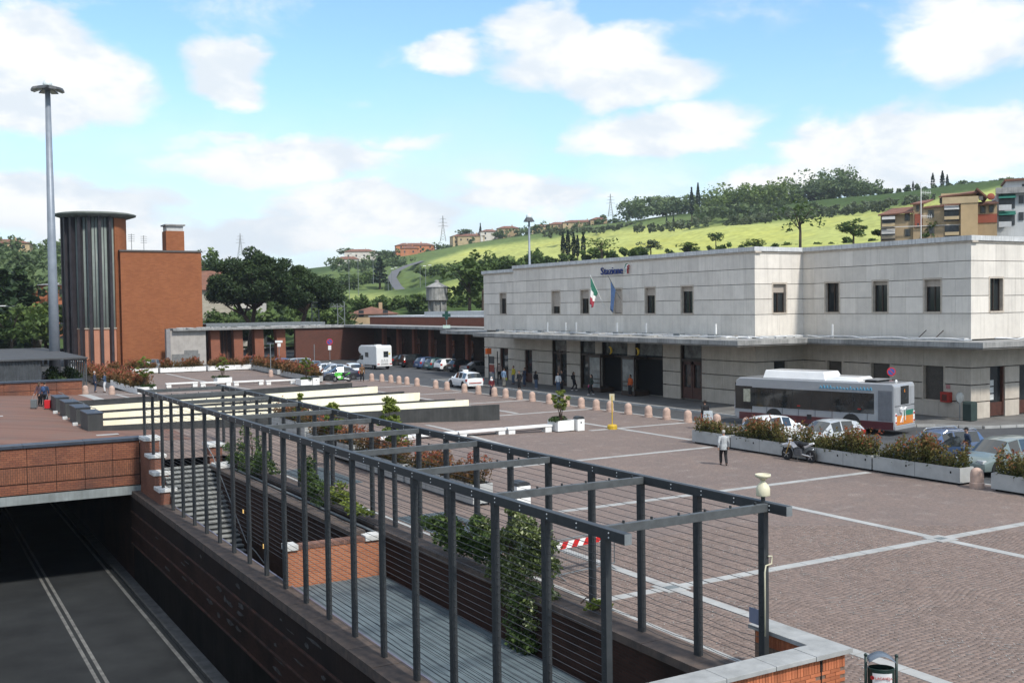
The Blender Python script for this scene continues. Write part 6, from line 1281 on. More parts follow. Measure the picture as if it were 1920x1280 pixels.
# ------------------------------------------------------------------ bus
def bus():
    rl, ru = Vector((48.15, 40.7)), Vector((45.8, 50.25)); d = (ru-rl).normalized(); ang = math.atan2(d.y, d.x); L, W, H_ = 10.6, 2.5, 2.95
    # rear-left corner of the bus sits at rl; local x runs to the front, y to the left
    t = thing('city_bus', 'silver and wine-red city bus with roof pods standing before the station', 'bus', (rl.x, rl.y, -.12), ang)
    S = paint('bus_silver', (.30, .31, .325)); RD = paint('bus_wine_red', (.075, .012, .018)); OR = paint('bus_orange', (.62, .20, .02)); GN = paint('bus_green', (.02, .17, .11)); WH = paint('bus_white', (.78, .78, .77)); bg_ = mat('bus_dark_glass', (.012, .014, .015), .06, .3, .8, (.03, .03, .028), spec=.6)
    def b(n, x0, y0, z0, x1, y1, z1, m, par=t, bv=0): mb = MB(); mb.box(x0, y0, z0, x1, y1, z1); return mb.build(n, m, par, bevel=bv)
    mb = MB(); prof = [(0, .34), (L-.25, .34), (L-.02, .6), (L, 1.3), (L-.14, 2.75), (L-.4, H_), (.12, H_), (.0, 2.8)]
    mb.extr([(x, z) for x, z in prof], 'y', 0, -W); o = mb.build('body', S, t, bevel=.07)
    for y0, y1 in ((.0, .014), (-W-.014, -W)):
        b('skirt', .05, y0, .36, L-.4, y1, .80, RD); w = b('side_window', 1.2, y0, 1.20, L-.75, y1+.001, 2.36, bg_); b('front_window', L-1.35, y0, 1.0, L-.12, y1+.002, 2.42, bg_)
        for k in range(6): b('window_divider', 2.5+k*1.3, y0-.001, 1.22, 2.54+k*1.3, y1+.003, 2.34, M_trim, w)
        for k in range(8): b('panel_joint', 1.6+k*1.1, y0-.001, .82, 1.615+k*1.1, y1+.0015, 1.19, M_trim)
        for xw in (2.6, 7.7):
            for f_, r_ in (('wheel_arch', .58),): mb = MB(); mb.lathe([(r_, -.02), (r_, .02)], (0, 0, 0), 22, 0, Matrix.Translation((xw, .012 if y1 > 0 else -W-.012, .56)) @ Matrix.Rotation(PI/2, 4, 'X')); mb.build('wheel_arch', M_trim, t)
    ty_, ri = wheel_meshes(.47, .3)
    for xw in (2.6, 7.7):
        for yw in (-.11, -W+.11): w_ = inst(ty_, 'wheel', t, (xw, yw, .47)); inst(ri, 'rim', w_)
    b('engine_grille', .12, .0, .85, .95, .016, 2.55, mat('bus_grille', (.17, .175, .19), .7, .1)); b('vent', 5.15, .0, .62, 5.45, .018, .92, M_trim)
    for k in range(14): b('grille_slat', .14, .016, .9+k*.118, .93, .022, .93+k*.118, MATS['bus_grille'])
    # rear
    b('rear_window', -.015, -W/2-.48, 1.75, .02, -W/2+.48, 2.78, bg_); b('rear_side_panel', -.012, -.55, 1.72, .02, -.08, 2.7, mat('bus_grey_panel', (.30, .31, .325), .5, .05)); b('rear_side_panel', -.012, -W+.08, 1.72, .02, -W+.5, 2.7, MATS['bus_grey_panel'])
    b('rear_orange', -.02, -W+.22, .62, .02, -.22, 1.14, OR); b('rear_green', -.024, -W+.22, 1.10, .02, -1.0, 1.40, GN); b('rear_joint', -.012, -W+.06, 1.66, .01, -.06, 1.685, M_trim); b('number_plate', -.03, -1.5, .46, .02, -1.0, .58, M_plate); b('rear_bumper', -.05, -W+.04, .34, .02, -.04, .60, S, bv=.03)
    for y in (-.16, -W+.16):
        p_ = b('lamp_panel', -.026, y-.10, .66, .02, y+.10, 1.30, WH)
        for z in (.76, 1.18): mb = MB(); mb.ball((-.03, y, z), (.03, .075, .075), 10, 6); mb.build('tail_light', M_tail, p_)
        mb = MB(); mb.ball((-.03, y, .97), (.02, .05, .05), 8, 6); mb.build('reversing_light', M_head, p_)
    # white hand-drawn emblem on the back
    def stroke(pts, r=.03): mb = MB(); mb.tube([(-.04, y, z) for y, z in pts], r, 6); mb.build('emblem_stroke', WH, t)
    c = -W/2+.35
    stroke([(c+.10, 1.62), (c+.22, 1.50), (c+.20, 1.36), (c+.10, 1.30)], .05); stroke([(c+.12, 1.46), (c-.12, 1.47), (c-.22, 1.46)], .04); stroke([(c-.02, 1.60), (c-.03, 1.20), (c-.02, 1.0)], .05); stroke([(c-.02, 1.12), (c+.22, .74)], .03); stroke([(c-.03, 1.12), (c-.03, .74)], .03)
    stroke([(c-.50, 1.52), (c-.36, 1.56), (c-.24, 1.44), (c-.30, 1.34)], .05); stroke([(c-.26, 1.40), (c-.34, 1.14), (c-.36, .84)], .03)
    text_obj('6', .26, mat('led_orange', (.8, .25, .03), .5, 0), t, fmat(-.02, -W/2+.1, 2.42, (0, -1, 0), (-1, 0, 0)), .004, 'route_number')
    # blue lettering along the roof edge
    for k in range(16):
        x = 4.6-.21*k; h = rnd.choice((.10, .16, .2)); mb = MB(); mb.tube([(x, .02, 2.5), (x-.06, .02, 2.5+h), (x-.13, .02, 2.52)], .022, 5); mb.build('blue_letter_stroke', mat('bus_blue', (.06, .30, .48), .5, 0), t)
    # roof
    def pod(n, x0, x1, y0, y1, h): mb = MB(); mb.hexa([(x0, y0, H_), (x1, y0, H_), (x1, y1, H_), (x0, y1, H_)], [(x0+.22, y0+.18, H_+h), (x1-.1, y0+.18, H_+h), (x1-.1, y1-.18, H_+h), (x0+.22, y1-.18, H_+h)]); return mb.build(n, WH, t, bevel=.05)
    pod('roof_pod', 4.3, 8.6, -W+.3, -.15, .50); pod('roof_pod', 2.2, 5.0, -W+.35, -.2, .26)
    for k in range(3): b('pod_slot', 4.42+.0*k, -1.75+k*.42, H_+.20, 4.50, -1.5+k*.42, H_+.27, M_trim)
    b('roof_hatch', 1.3, -W+.5, H_, 2.0, -.45, H_+.10, M_trim); b('roof_hatch', 1.2, -W+.45, H_+.12, 2.1, -.40, H_+.15, mat('grey_hatch', (.2, .2, .2), .6, 0)); mb = MB(); mb.ball((.5, -W/2, H_+.06), (.07, .10, .09), 8, 6); mb.build('beacon', WH, t)
    b('interior_notice', L-1.22, .016, 1.45, L-.72, .02, 2.25, mat('notice_paper', (.42, .42, .33), .8, .2, 6)); b('windscreen', L-.10, -W+.15, 1.05, L+.01, -.15, 2.6, bg_); b('side_marker', 5.9, .014, 1.36, 6.1, .02, 1.42, M_tail); b('side_marker', 2.0, .014, 1.40, 2.2, .02, 1.46, M_tail)
bus()
# ------------------------------------------------------------------ camper van
def camper():
    t = thing('camper_van', 'white camper van seen from behind, standing in the car park', 'camper van', (52.4, 122.0, -.12), PI/2+.08)
    W_ = paint('camper_white', (.76, .76, .74)); W = 2.15
    def b(n, x0, y0, z0, x1, y1, z1, m, par=t, bv=0): mb = MB(); mb.box(x0, y0, z0, x1, y1, z1); return mb.build(n, m, par, bevel=bv)
    mb = MB(); mb.extr([(0, .55), (3.7, .55), (3.7, 1.75), (4.7, 1.95), (5.0, 2.3), (4.85, 2.75), (4.3, 2.95), (.25, 2.98), (.05, 2.8)], 'y', W/2, -W/2); mb.build('living_body', W_, t, bevel=.08)
    mb = MB(); mb.extr([(3.6, .4), (5.7, .4), (5.75, .9), (5.1, 1.1), (4.5, 1.85), (3.6, 1.85)], 'y', W/2-.12, -W/2+.12); mb.build('cab', W_, t, bevel=.05)
    b('cab_window', 3.85, W/2-.13, 1.15, 4.6, W/2-.10, 1.7, M_cglass); b('rear_window', -.02, -.55, 1.55, .06, .10, 2.25, M_cglass); b('side_window', 2.2, W/2-.01, 1.5, 3.1, W/2+.015, 2.1, M_cglass); b('roof_vent', 1.5, -.4, 2.96, 2.1, .3, 3.06, W_); b('rear_bumper', -.06, -W/2+.02, .42, .1, W/2-.02, .62, W_, bv=.02)
    for y in (-.85, .85): b('tail_light', -.07, y-.16, .62, -.04, y+.16, .74, M_tail)
    b('number_plate', -.07, -.55, .62, -.05, .55, .70, M_trim); mb = MB(); mb.ball((0, -.72, 1.95), (.02, .14, .14), 10, 6); mb.build('sun_sticker', mat('sticker_yellow', (.6, .5, .15), .6, 0), t)
    for y in (-.35, .0, .35):
        mb = MB(); mb.tube([(-.02, y-.10, .8), (-.02, y-.08, 1.15), (-.02, y, 1.28), (-.02, y+.08, 1.15), (-.02, y+.10, .8)], .02, 5); mb.build('bike_rack', M_steel_g, t)
    b('door_mirror', 4.3, W/2+.0, 1.2, 4.38, W/2+.25, 1.55, M_trim); ty_, ri = wheel_meshes(.34, .24)
    for x in (1.0, 4.7):
        for y in (-W/2+.14, W/2-.14): w_ = inst(ty_, 'wheel', t, (x, y, .34)); inst(ri, 'rim', w_)
camper()
# ------------------------------------------------------------------ motorcycles
def motorbike(label, x, y, ang, z, kind):
    t = thing('scooter' if kind == 'scooter' else 'motorcycle', label, 'scooter' if kind == 'scooter' else 'motorcycle', (x, y, z), ang); r = .30 if kind != 'scooter' else .25; wb = .70 if kind != 'scooter' else .64
    P1 = {'sport': paint('bike_green', (.09, .50, .05)), 'motard': paint('bike_white', (.70, .70, .70)), 'scooter': paint('scooter_silver', (.38, .40, .42))}[kind]; P2 = mat('bike_black', (.018, .018, .019), .5, 0)
    ty_, ri = wheel_meshes(r, .13)
    for sx in (wb, -wb): w_ = inst(ty_, 'wheel', t, (sx, 0, r)); inst(ri, 'rim', w_)
    for s in (-1, 1): mb = MB(); mb.tube([(wb, s*.09, r), (wb-.18, s*.08, .78), (wb-.26, s*.08, .98)], .026, 6); mb.build('fork_leg', mat('gold_fork', (.40, .26, .06), .35, 0, metal=.6) if kind == 'motard' else M_chrome, t)
    mb = MB(); mb.tube([(wb-.24, -.38, 1.02 if kind != 'sport' else .86), (wb-.22, -.1, .97), (wb-.22, .1, .97), (wb-.24, .38, 1.02 if kind != 'sport' else .86)], .018, 6); mb.build('handlebar', P2, t)
    if kind == 'scooter':
        mb = MB(); mb.extr([(.52, .18), (.60, .55), (.42, 1.0), (.34, 1.0), (.36, .5), (.22, .28), (-.2, .28), (-.28, .62), (-.85, .72), (-.95, .55), (-.6, .3), (-.3, .18)], 'y', .17, -.17); mb.build('body_shell', P1, t, bevel=.04)
        mb = MB(); mb.box(-.85, -.15, .72, -.2, .15, .82); mb.build('seat', P2, t, bevel=.03); mb = MB(); mb.add([(.42, -.28, .98), (.42, .28, .98), (.22, .24, 1.55), (.22, -.24, 1.55)], [(0, 1, 2, 3)]); o = mb.build('windshield', mat('clear_screen', (.6, .65, .68), .1, 0, alpha=.35), t); o.modifiers.new('s', 'SOLIDIFY').thickness = .008
        mb = MB(); mb.ball((-.82, 0, .98), (.2, .2, .16), 10, 7); mb.build('top_box', P2, t, smooth=True)
    else:
        mb = MB(); mb.cbox((-.02, 0, .45), (.42, .26, .36)); mb.build('engine', mat('engine_grey', (.12, .12, .125), .5, .2, 8), t, bevel=.03)
        mb = MB(); mb.tube([(.42, 0, .85), (.1, 0, .75), (-.25, 0, .62), (-.12, 0, .32), (.25, 0, .3), (.42, 0, .8)], .035, 6); mb.build('frame', P2, t)
        mb = MB(); mb.tube([(-.2, .07, .36), (-wb, .07, r)], .035, 6); mb.tube([(-.2, -.07, .36), (-wb, -.07, r)], .035, 6); mb.build('swing_arm', M_chrome, t)
        mb = MB(); mb.ball((.12, 0, .82), (.28, .15, .13), 10, 7); mb.build('tank', P1 if kind == 'sport' else P2, t, smooth=True)
        mb = MB(); mb.tube([(-.05, 0, .82), (-.35, 0, .80), (-.62, 0, .86)], [.13, .13, .08], 8); mb.build('seat', P2, t, smooth=True)
        mb = MB(); mb.tube([(-.35, 0, .74), (-.85, 0, .92)], [.11, .05], 6); mb.build('tail_unit', P1, t)
        mb = MB(); mb.tube([(.1, -.14, .3), (-.35, -.17, .36), (-.72, -.18, .62)], [.03, .05, .06], 8); mb.build('exhaust', M_chrome, t, smooth=True)
        if kind == 'sport':
            mb = MB(); mb.extr([(.80, .72), (.66, .95), (.42, 1.02), (.3, .8), (.05, .66), (-.15, .34), (.3, .22), (.5, .5)], 'y', .19, -.19); mb.build('fairing', P1, t, bevel=.05)
            for s in (-1, 1): mb = MB(); mb.box(.1, s*.195-.004, .42, .45, s*.195+.004, .62); mb.build('white_flash', M_white, t)
            mb = MB(); mb.add([(.66, -.13, .96), (.66, .13, .96), (.40, .10, 1.16), (.40, -.10, 1.16)], [(0, 1, 2, 3)]); mb.build('screen', M_cglass, t)
        else:
            mb = MB(); mb.tube([(wb+.28, 0, .70), (wb, 0, .76), (wb-.3, 0, .74)], [.03, .08, .05], 6); mb.build('front_mudguard', P1, t); mb = MB(); mb.box(wb-.2, -.1, .80, wb-.12, .1, 1.04); mb.build('headlamp_mask', P1, t, bevel=.02)
            for s in (-1, 1): mb = MB(); mb.add([(.42, s*.16, .9), (.2, s*.18, .62), (-.05, s*.16, .72), (.2, s*.16, .92)], [(0, 1, 2, 3)]); mb.build('tank_panel', P1, t)
        mb = MB(); mb.tube([(-.05, .12, .3), (-.15, .32, .02)], .014, 5); mb.build('side_stand', P2, t)
    return t
motorbike('green and white sports motorcycle parked in front of the navy sedan', 39.4, 102.7, PI-.35, 0, 'sport')
motorbike('black and white off-road motorcycle leaning by the planter wall', 36.55, 36.4, PI/2+.1, 0, 'motard')
motorbike('silver scooter with a tall clear windshield at the end of the planters', 38.9, 45.6, -PI/2-.7, 0, 'scooter')

# ------------------------------------------------------------------ people
M_skin = mat('skin', (.42, .24, .17), .6, .05, 6); M_skin2 = mat('tanned_skin', (.30, .165, .11), .6, .05, 6)
CL = {}
def clo(n, c): return mat('cloth_'+n, c, .85, .12, 9)
def person(label, x, y, z, h, face, top, legs, hair, coat=None, pose='stand', skirt=False, bag=None, scarf=None, cap=None, skin=M_skin, shoes=None, lean=0.):
    """face: heading angle of the body; built 1.0 m tall units scaled by h"""
    t = thing('person', label, 'person', (x, y, z), face); R_ = random.Random(label); s = h
    st_ = .055; sw = 0.
    if pose == 'walk': sw = .10
    hip = [Vector((0, sy*.052, .515)) for sy in (1, -1)]
    knee = [Vector((.035+sw*(1 if i == 0 else -.3), sy*.056, .285)) for i, sy in enumerate((1, -1))]; ank = [Vector((sw*(1.1 if i == 0 else -1.25), sy*.058, .045 if i == 0 or pose != 'walk' else .06)) for i, sy in enumerate((1, -1))]
    sh = [Vector((0, sy*.112, .815)) for sy in (1, -1)]
    if pose == 'phone': el = [Vector((.03, .15, .655)), Vector((.02, -.15, .655))]; wr = [Vector((.13, .07, .70)), Vector((.05, -.15, .51))]
    elif pose == 'pull': el = [Vector((-.04, .15, .655)), Vector((.02, -.15, .66))]; wr = [Vector((-.12, .16, .52)), Vector((.06, -.13, .53))]
    elif pose == 'carry': el = [Vector((-.02, .15, .65)), Vector((-.01, -.15, .65))]; wr = [Vector((.10, .10, .58)), Vector((.10, -.10, .58))]
    else: el = [Vector((-.02+sw*-.5, .147, .655)), Vector((-.02+sw*.5, -.147, .655))]; wr = [Vector((.03-sw*.7, .155, .51)), Vector((.03+sw*.7, -.155, .51))]
    def J(v): return (v+Vector((max(0, v.z-.5)*lean, 0, 0)))*s
    def loft(mb, pts, rs, n=10, sq=None):
        vs = []; fs = []
        for p, r in zip(pts, rs):
            rx, ry = r if isinstance(r, tuple) else (r, r)
            for k in range(n): a = 2*PI*k/n; vs.append(J(p+Vector((rx*math.cos(a), ry*math.sin(a), 0))))
        for j in range(len(pts)-1):
            for k in range(n): k2 = (k+1) % n; fs.append((j*n+k, j*n+k2, (j+1)*n+k2, (j+1)*n+k))
        fs.append(tuple(range(n))[::-1]); fs.append(tuple((len(pts)-1)*n+k for k in range(n))); mb.add(vs, fs)
    def limb(mb, pts, rs, n=8): mb.tube([J(p) for p in pts], [r*s for r in rs], n)
    V3 = Vector
    # body: one continuous surface, fused by a voxel remesh
    b = MB(); loft(b, [V3((0, 0, z_)) for z_ in (.47, .52, .60, .68, .76, .81, .835)], [(.05, .07), (.062, .09), (.055, .08), (.06, .088), (.066, .102), (.05, .10), (.03, .05)])
    limb(b, [V3((0, 0, .81)), V3((.008, 0, .88))], [.033, .030]); b.ball(J(V3((.012, 0, .935))), (.050*s, .043*s, .062*s), 12, 9); b.ball(J(V3((.055, 0, .928))), (.016*s, .010*s, .014*s), 6, 5); b.ball(J(V3((.035, 0, .895))), (.026*s, .024*s, .022*s), 8, 6)
    for sy in (1, -1): b.ball(J(V3((.008, sy*.044, .935))), (.012*s, .007*s, .018*s), 6, 5)
    for i in (0, 1):
        sy = 1 if i == 0 else -1
        limb(b, [hip[i], (hip[i]+knee[i])/2, knee[i], (knee[i]*.6+ank[i]*.4), ank[i]], [.056, .05, .036, .036, .022]); limb(b, [ank[i], ank[i]+V3((.09, 0, -.022))], [.022, .018])
        limb(b, [sh[i], el[i], (el[i]+wr[i])/2, wr[i]], [.030, .024, .022, .016])
        d = (wr[i]-el[i]).normalized(); pc = wr[i]+d*.035; b.tube([J(wr[i]), J(pc), J(pc+d*.018)], [.014*s, .020*s, .018*s], 8); sd_ = d.cross(V3((0, 0, 1))); sd_ = sd_.normalized() if sd_.length > .1 else V3((1, 0, 0))
        for k, ln in enumerate((.036, .044, .042, .034)): q = pc+d*.014+sd_*(.0095*(k-1.5)); b.tube([J(q), J(q+d*ln*.55), J(q+d*ln+V3((0, -sy*.010, 0)))], [.0052*s, .0048*s, .004*s], 5)
        b.tube([J(wr[i]+d*.02), J(wr[i]+d*.035+sd_*.026), J(wr[i]+d*.058+sd_*.030)], [.006*s, .0055*s, .0045*s], 5)
    o = b.build('body', skin, t, smooth=True); rm = o.modifiers.new('fuse', 'REMESH'); rm.mode = 'VOXEL'; rm.voxel_size = .0085*s; rm.use_smooth_shade = True
    # face
    for sy in (1, -1): mb = MB(); mb.ball(J(V3((.056, sy*.017, .940))), (.005*s, .007*s, .005*s), 6, 5); mb.build('eye', M_trim, t)
    mb = MB(); mb.ball(J(V3((.058, 0, .903))), (.005*s, .014*s, .004*s), 6, 5); mb.build('mouth', mat('lips', (.30, .10, .09), .6, 0), t)
    # clothes
    m = MB(); lo = .44 if coat else .50
    loft(m, [V3((0, 0, z_)) for z_ in (lo, .53, .61, .69, .77, .815, .845)], [(.078, .108) if coat else (.07, .098), (.076, .104), (.067, .093), (.072, .101), (.077, .114), (.06, .112), (.034, .045)])
    for i in (0, 1): limb(m, [sh[i]+V3((0, 0, .006)), el[i], wr[i]], [.042, .033, .025])
    o = m.build('jacket' if coat else 'top', top, t, smooth=True); rm = o.modifiers.new('fuse', 'REMESH'); rm.mode = 'VOXEL'; rm.voxel_size = .010*s; rm.use_smooth_shade = True
    m = MB()
    if skirt: loft(m, [V3((0, 0, z_)) for z_ in (.06, .25, .42, .53)], [(.13, .13), (.105, .11), (.085, .105), (.07, .096)], 14); o = m.build('skirt', legs, t, smooth=True)
    else:
        loft(m, [V3((0, 0, z_)) for z_ in (.455, .50, .54)], [(.065, .094), (.072, .10), (.068, .094)])
        for i in (0, 1): limb(m, [hip[i], (hip[i]+knee[i])/2, knee[i], (knee[i]+ank[i])/2, ank[i]+V3((0, 0, .008))], [.064, .058, .046, .044, .034])
        o = m.build('trousers', legs, t, smooth=True); rm = o.modifiers.new('fuse', 'REMESH'); rm.mode = 'VOXEL'; rm.voxel_size = .010*s; rm.use_smooth_shade = True
    for i in (0, 1): m = MB(); m.ball(J(ank[i]+V3((.035, 0, -.024))), (.072*s, .028*s, .026*s), 10, 6); m.build('shoe', shoes or M_trim, t, smooth=True)
    if scarf: m = MB(); m.ball(J(V3((-.004, 0, .937))), (.060*s, .054*s, .072*s), 12, 9); m.tube([J(V3((0, 0, .90))), J(V3((-.01, 0, .80)))], [.055*s, .10*s], 10); m.build('headscarf', scarf, t, smooth=True)
    else:
        m = MB(); m.ball(J(V3((-.006, 0, .952))), (.053*s, .050*s, .056*s), 12, 8)
        if hair[1]: m.tube([J(V3((-.028, 0, .95))), J(V3((-.042, 0, .87))), J(V3((-.045, 0, .80)))], [.042*s, .045*s, .03*s], 8)
        m.build('hair', hair[0], t, smooth=True)
    if cap: m = MB(); m.ball(J(V3((0, 0, .965))), (.056*s, .052*s, .046*s), 12, 7); m.cbox(J(V3((.06, 0, .955))), (.06*s, .07*s, .008*s)); m.build('cap', cap, t, smooth=True)
    if bag:
        m_, where = bag; m = MB()
        if where == 'back': m.ball(J(V3((-.095, 0, .71))), (.055*s, .085*s, .115*s), 10, 8); m.build('backpack', m_, t, smooth=True)
        else: m.ball(J(wr[1]+V3((0, -.02, -.10))), (.055*s, .03*s, .075*s), 10, 7); m.tube([J(wr[1]+V3((-.03, -.02, -.05))), J(wr[1]+V3((0, 0, .0))), J(wr[1]+V3((.03, -.02, -.05)))], .006*s, 5); m.build('hand_bag', m_, t, smooth=True)
    return t
HD = mat('dark_hair', (.022, .016, .012), .7, .1, 12); HG = mat('grey_hair', (.42, .40, .37), .7, .1, 12); HB = mat('brown_hair', (.07, .04, .022), .7, .1, 12)
CBK, CNV, CJN, CGY, CWH, CKH = clo('black', (.016, .016, .018)), clo('navy', (.03, .045, .085)), clo('jeans', (.075, .11, .17)), clo('light_grey', (.42, .44, .45)), clo('white', (.66, .66, .66)), clo('khaki', (.36, .33, .27))
def here(px, py, z=0.): p = at(px, py, z=z); return p.x, p.y, z
AW = PI/2-YAW    # walking away from the camera
x, y, z = here(1357, 872); person('grey-haired woman in a pale grey jacket walking away across the plaza', x, y, z, 1.63, AW, CGY, CBK, (HG, False), coat=True, pose='walk')
x, y, z = here(1322, 804); person('man in a black jacket and jeans walking towards the scooter', x, y, z, 1.72, AW+.3, CBK, CJN, (HD, False), coat=True, pose='walk', skin=M_skin2)
x, y, z = here(679, 715); person('man in an open brown jacket walking beside the green motorcycle', x, y, z, 1.78, -PI/2-.2, clo('brown', (.16, .09, .045)), CBK, (HD, False), coat=True, pose='walk')
x, y, z = here(922, 742); person('woman with a white headscarf, red top and long dark skirt by the bollards', x, y, z, 1.60, -PI/2, clo('dark_red', (.12, .015, .02)), clo('dark_navy', (.02, .02, .035)), (HD, False), skirt=True, scarf=CWH, pose='carry', bag=(CNV, 'hand'))
Z0 = .03
for px, py, h, f, top, legs, hair, lab, kw in (
    (945, 725, 1.74, .3, clo('sky_blue', (.22, .32, .45)), CKH, (HD, False), 'man in a sky blue shirt and khaki trousers waiting before the station', dict(bag=(clo('lime', (.30, .36, .06)), 'hand'))),
    (963, 720, 1.76, PI, clo('yellow', (.50, .42, .05)), CJN, (HD, False), 'person in a yellow jacket with a dark shoulder strap before the station', dict()),
    (936, 712, 1.70, 1.0, clo('pale_pink', (.42, .33, .30)), CBK, (HB, False), 'person in a pale top half hidden behind the sky blue shirt', dict()),
    (974, 729, 1.62, PI+.4, CBK, CBK, (HD, False), 'person all in black standing right of the yellow jacket', dict(skin=M_skin2)),
    (984, 724, 1.74, PI, clo('dark_blue', (.022, .028, .05)), CNV, (HB, False), 'person in a dark blue T-shirt standing at the left of the wall', dict(pose='phone')),
    (1005, 729, 1.62, AW-.8, CBK, CJN, (HD, True), 'long-haired girl in black top and jeans with a backpack', dict(bag=(CBK, 'back'), shoes=CWH)),
    (1047, 733, 1.60, PI+.6, CWH, CJN, (HD, False), 'person in a white top outside the left glass door', dict(bag=(CNV, 'hand'))),
    (1054, 732, 1.76, PI, CBK, CBK, (HD, False), 'tall person in black behind the white top', dict()),
    (1076, 732, 1.64, -.6, CBK, CBK, (HD, True), 'long-haired woman in black walking along the station pavement', dict(pose='walk', bag=(CBK, 'back'), shoes=CWH)),
    (1100, 727, 1.76, PI, CBK, CBK, (HD, False), 'man in dark clothes in the shade of the station door', dict(skin=M_skin2)),
    (1109, 740, 1.70, PI-.5, clo('dark_green', (.02, .035, .028)), CBK, (HD, True), 'woman in dark clothes carrying a bright pink bag', dict(pose='walk', bag=(clo('pink', (.50, .05, .22)), 'hand'), shoes=CWH)),
    (1182, 742, 1.74, PI, clo('orange', (.50, .10, .025)), CBK, (HD, False), 'person in an orange jacket before the dark station hall', dict(skin=M_skin2)),
    (925, 716, 1.72, 0., clo('blue_cap', (.16, .2, .3)), CJN, (HB, False), 'person in a light blue cap beside the kiosk post', dict(cap=clo('pale_blue', (.35, .42, .52))))):
    x, y, z = here(px, py, Z0); person(lab, x, y, z, h, f, top, legs, hair, **kw)
for px, py, h, f, top, legs, hair, lab, kw in (
    (85, 763, 1.70, AW-.25, CNV, CBK, (HD, False), 'traveller with a blue backpack pulling a red suitcase', dict(pose='pull', bag=(clo('blue_pack', (.04, .08, .19)), 'back'))),
    (75, 761, 1.64, AW-.25, clo('mauve', (.09, .055, .07)), CBK, (HB, True), 'traveller in a mauve top pulling a grey suitcase', dict(pose='pull')),
    (178, 735, 1.78, -.2, clo('suit_navy', (.035, .042, .07)), CNV, (HG, False), 'man in a dark navy suit talking beside the far left planters', dict(coat=True)),
    (197, 735, 1.68, PI-.2, clo('denim', (.05, .085, .15)), CWH, (HD, False), 'man in a denim shirt and white trousers facing the man in the suit', dict(pose='phone', skin=M_skin2))):
    p = at(px, py, z=.95); zz = pz(p.x, p.y)+.012
    for _ in range(4): p = at(px, py, z=zz); zz = pz(p.x, p.y)+.012
    person(lab, p.x, p.y, zz, h, f, top, legs, hair, **kw)
person('driver in dark jacket and cap leaning by the blue estate with its door open', 42.6, 31.8, -.12, 1.72, PI-.6, CNV, CBK, (HD, False), cap=CBK, pose='carry', lean=.12)
p = at(597, 862, z=.05); person('person in black walking behind the pergola beside the hedge troughs', 17.6, 47.5, pz(17.6, 47.5), 1.72, AW+.4, CBK, CBK, (HD, True), pose='walk')
def suitcase(label, px, py, m, ang):
    zz = .95
    for _ in range(4): p = at(px, py, z=zz); zz = pz(p.x, p.y)+.012
    t = thing('suitcase', label, 'suitcase', (p.x, p.y, zz), ang); mb = MB(); mb.box(-.12, -.2, .05, .12, .2, .62); mb.build('shell', m, t, bevel=.04)
    for s in (-.1, .1): mb = MB(); mb.tube([(-.1, s, .6), (.25, s, .98)], .012, 5); mb.build('handle_bar', M_steel_g, t)
    for s in (-.16, .16): mb = MB(); mb.ball((-.1, s, .04), .04, 8, 6); mb.build('wheel', M_trim, t)
suitcase('bright red suitcase pulled by the traveller with the backpack', 90, 767, mat('red_case', (.50, .015, .02), .5, .05), AW); suitcase('grey suitcase pulled by the traveller in mauve', 64, 766, mat('grey_case', (.12, .135, .14), .5, .05), AW)
# ------------------------------------------------------------------ granite bollards
bo = MB(); bo.lathe([(.27, 0), (.27, .20), (.245, .22), (.245, .52), (.235, .60), (.20, .68), (.13, .745), (.05, .775), (.01, .78)], (0, 0, 0), 20); bme = bpy.data.meshes.new('granite_bollard'); bme.from_pydata(bo.v, [], bo.f); bme.materials.append(M_gran); bme.polygons.foreach_set('use_smooth', [True]*len(bme.polygons))
def bollard(x, y, z, label, sc=1., group='granite bollards along the roadside', rz=0.):
    o = bpy.data.objects.new('granite_bollard', bme); col.objects.link(o); o.location = (x, y, z); o.scale = (sc, sc, sc); o.rotation_euler = (0, 0, rnd.uniform(0, 6)); tag(o, label, 'bollard', group)
    e = o.modifiers.new('es', 'EDGE_SPLIT'); e.split_angle = math.radians(35); return o
bl = [(697, 714), (716, 715), (733, 717), (748, 719), (763, 721), (782, 722.5), (817, 728), (838, 731), (871, 736), (897, 739), (927, 743), (948, 745), (974, 748), (998, 751.5), (1030, 756), (1062, 760), (1090, 764), (1118, 768), (1144, 771.5), (1178, 776), (1216, 781.5), (1250, 785.5), (1290, 790.5)]
lbl = {0: 'first roadside bollard, nearest the man in the brown jacket', 1: 'second roadside bollard from the man in the brown jacket', 2: 'third roadside bollard from the man in the brown jacket', 3: 'fourth roadside bollard from the man in the brown jacket', 4: 'fifth roadside bollard from the man in the brown jacket', 5: 'last of the six close bollards, before a wider gap', 6: 'first bollard after the wide gap left of the taxi', 7: 'bollard just left of the taxi', 8: 'bollard in front of the taxi front wheel', 9: 'bollard in front of the taxi rear', 10: 'bollard half hidden by the woman in the headscarf', 11: 'first bollard right of the woman in the headscarf', 12: 'second bollard right of the woman in the headscarf', 13: 'third bollard right of the woman in the headscarf', 14: 'bollard just left of the potted shrub by the white planter', 15: 'bollard hidden behind the potted shrub', 16: 'first bollard right of the potted shrub', 17: 'second bollard right of the potted shrub', 18: 'bollard directly behind the yellow sign post', 19: 'first bollard right of the yellow sign post', 20: 'second bollard right of the yellow sign post', 21: 'third bollard right of the yellow sign post', 22: 'bollard just left of the man in the black jacket'}
for i, (px, py) in enumerate(bl):
    p = at(px, py, z=0); bollard(43.1 if i > 3 else p.x, at(px, py, X=43.1).y if i > 3 else p.y, .003, 'pink granite '+lbl[i])
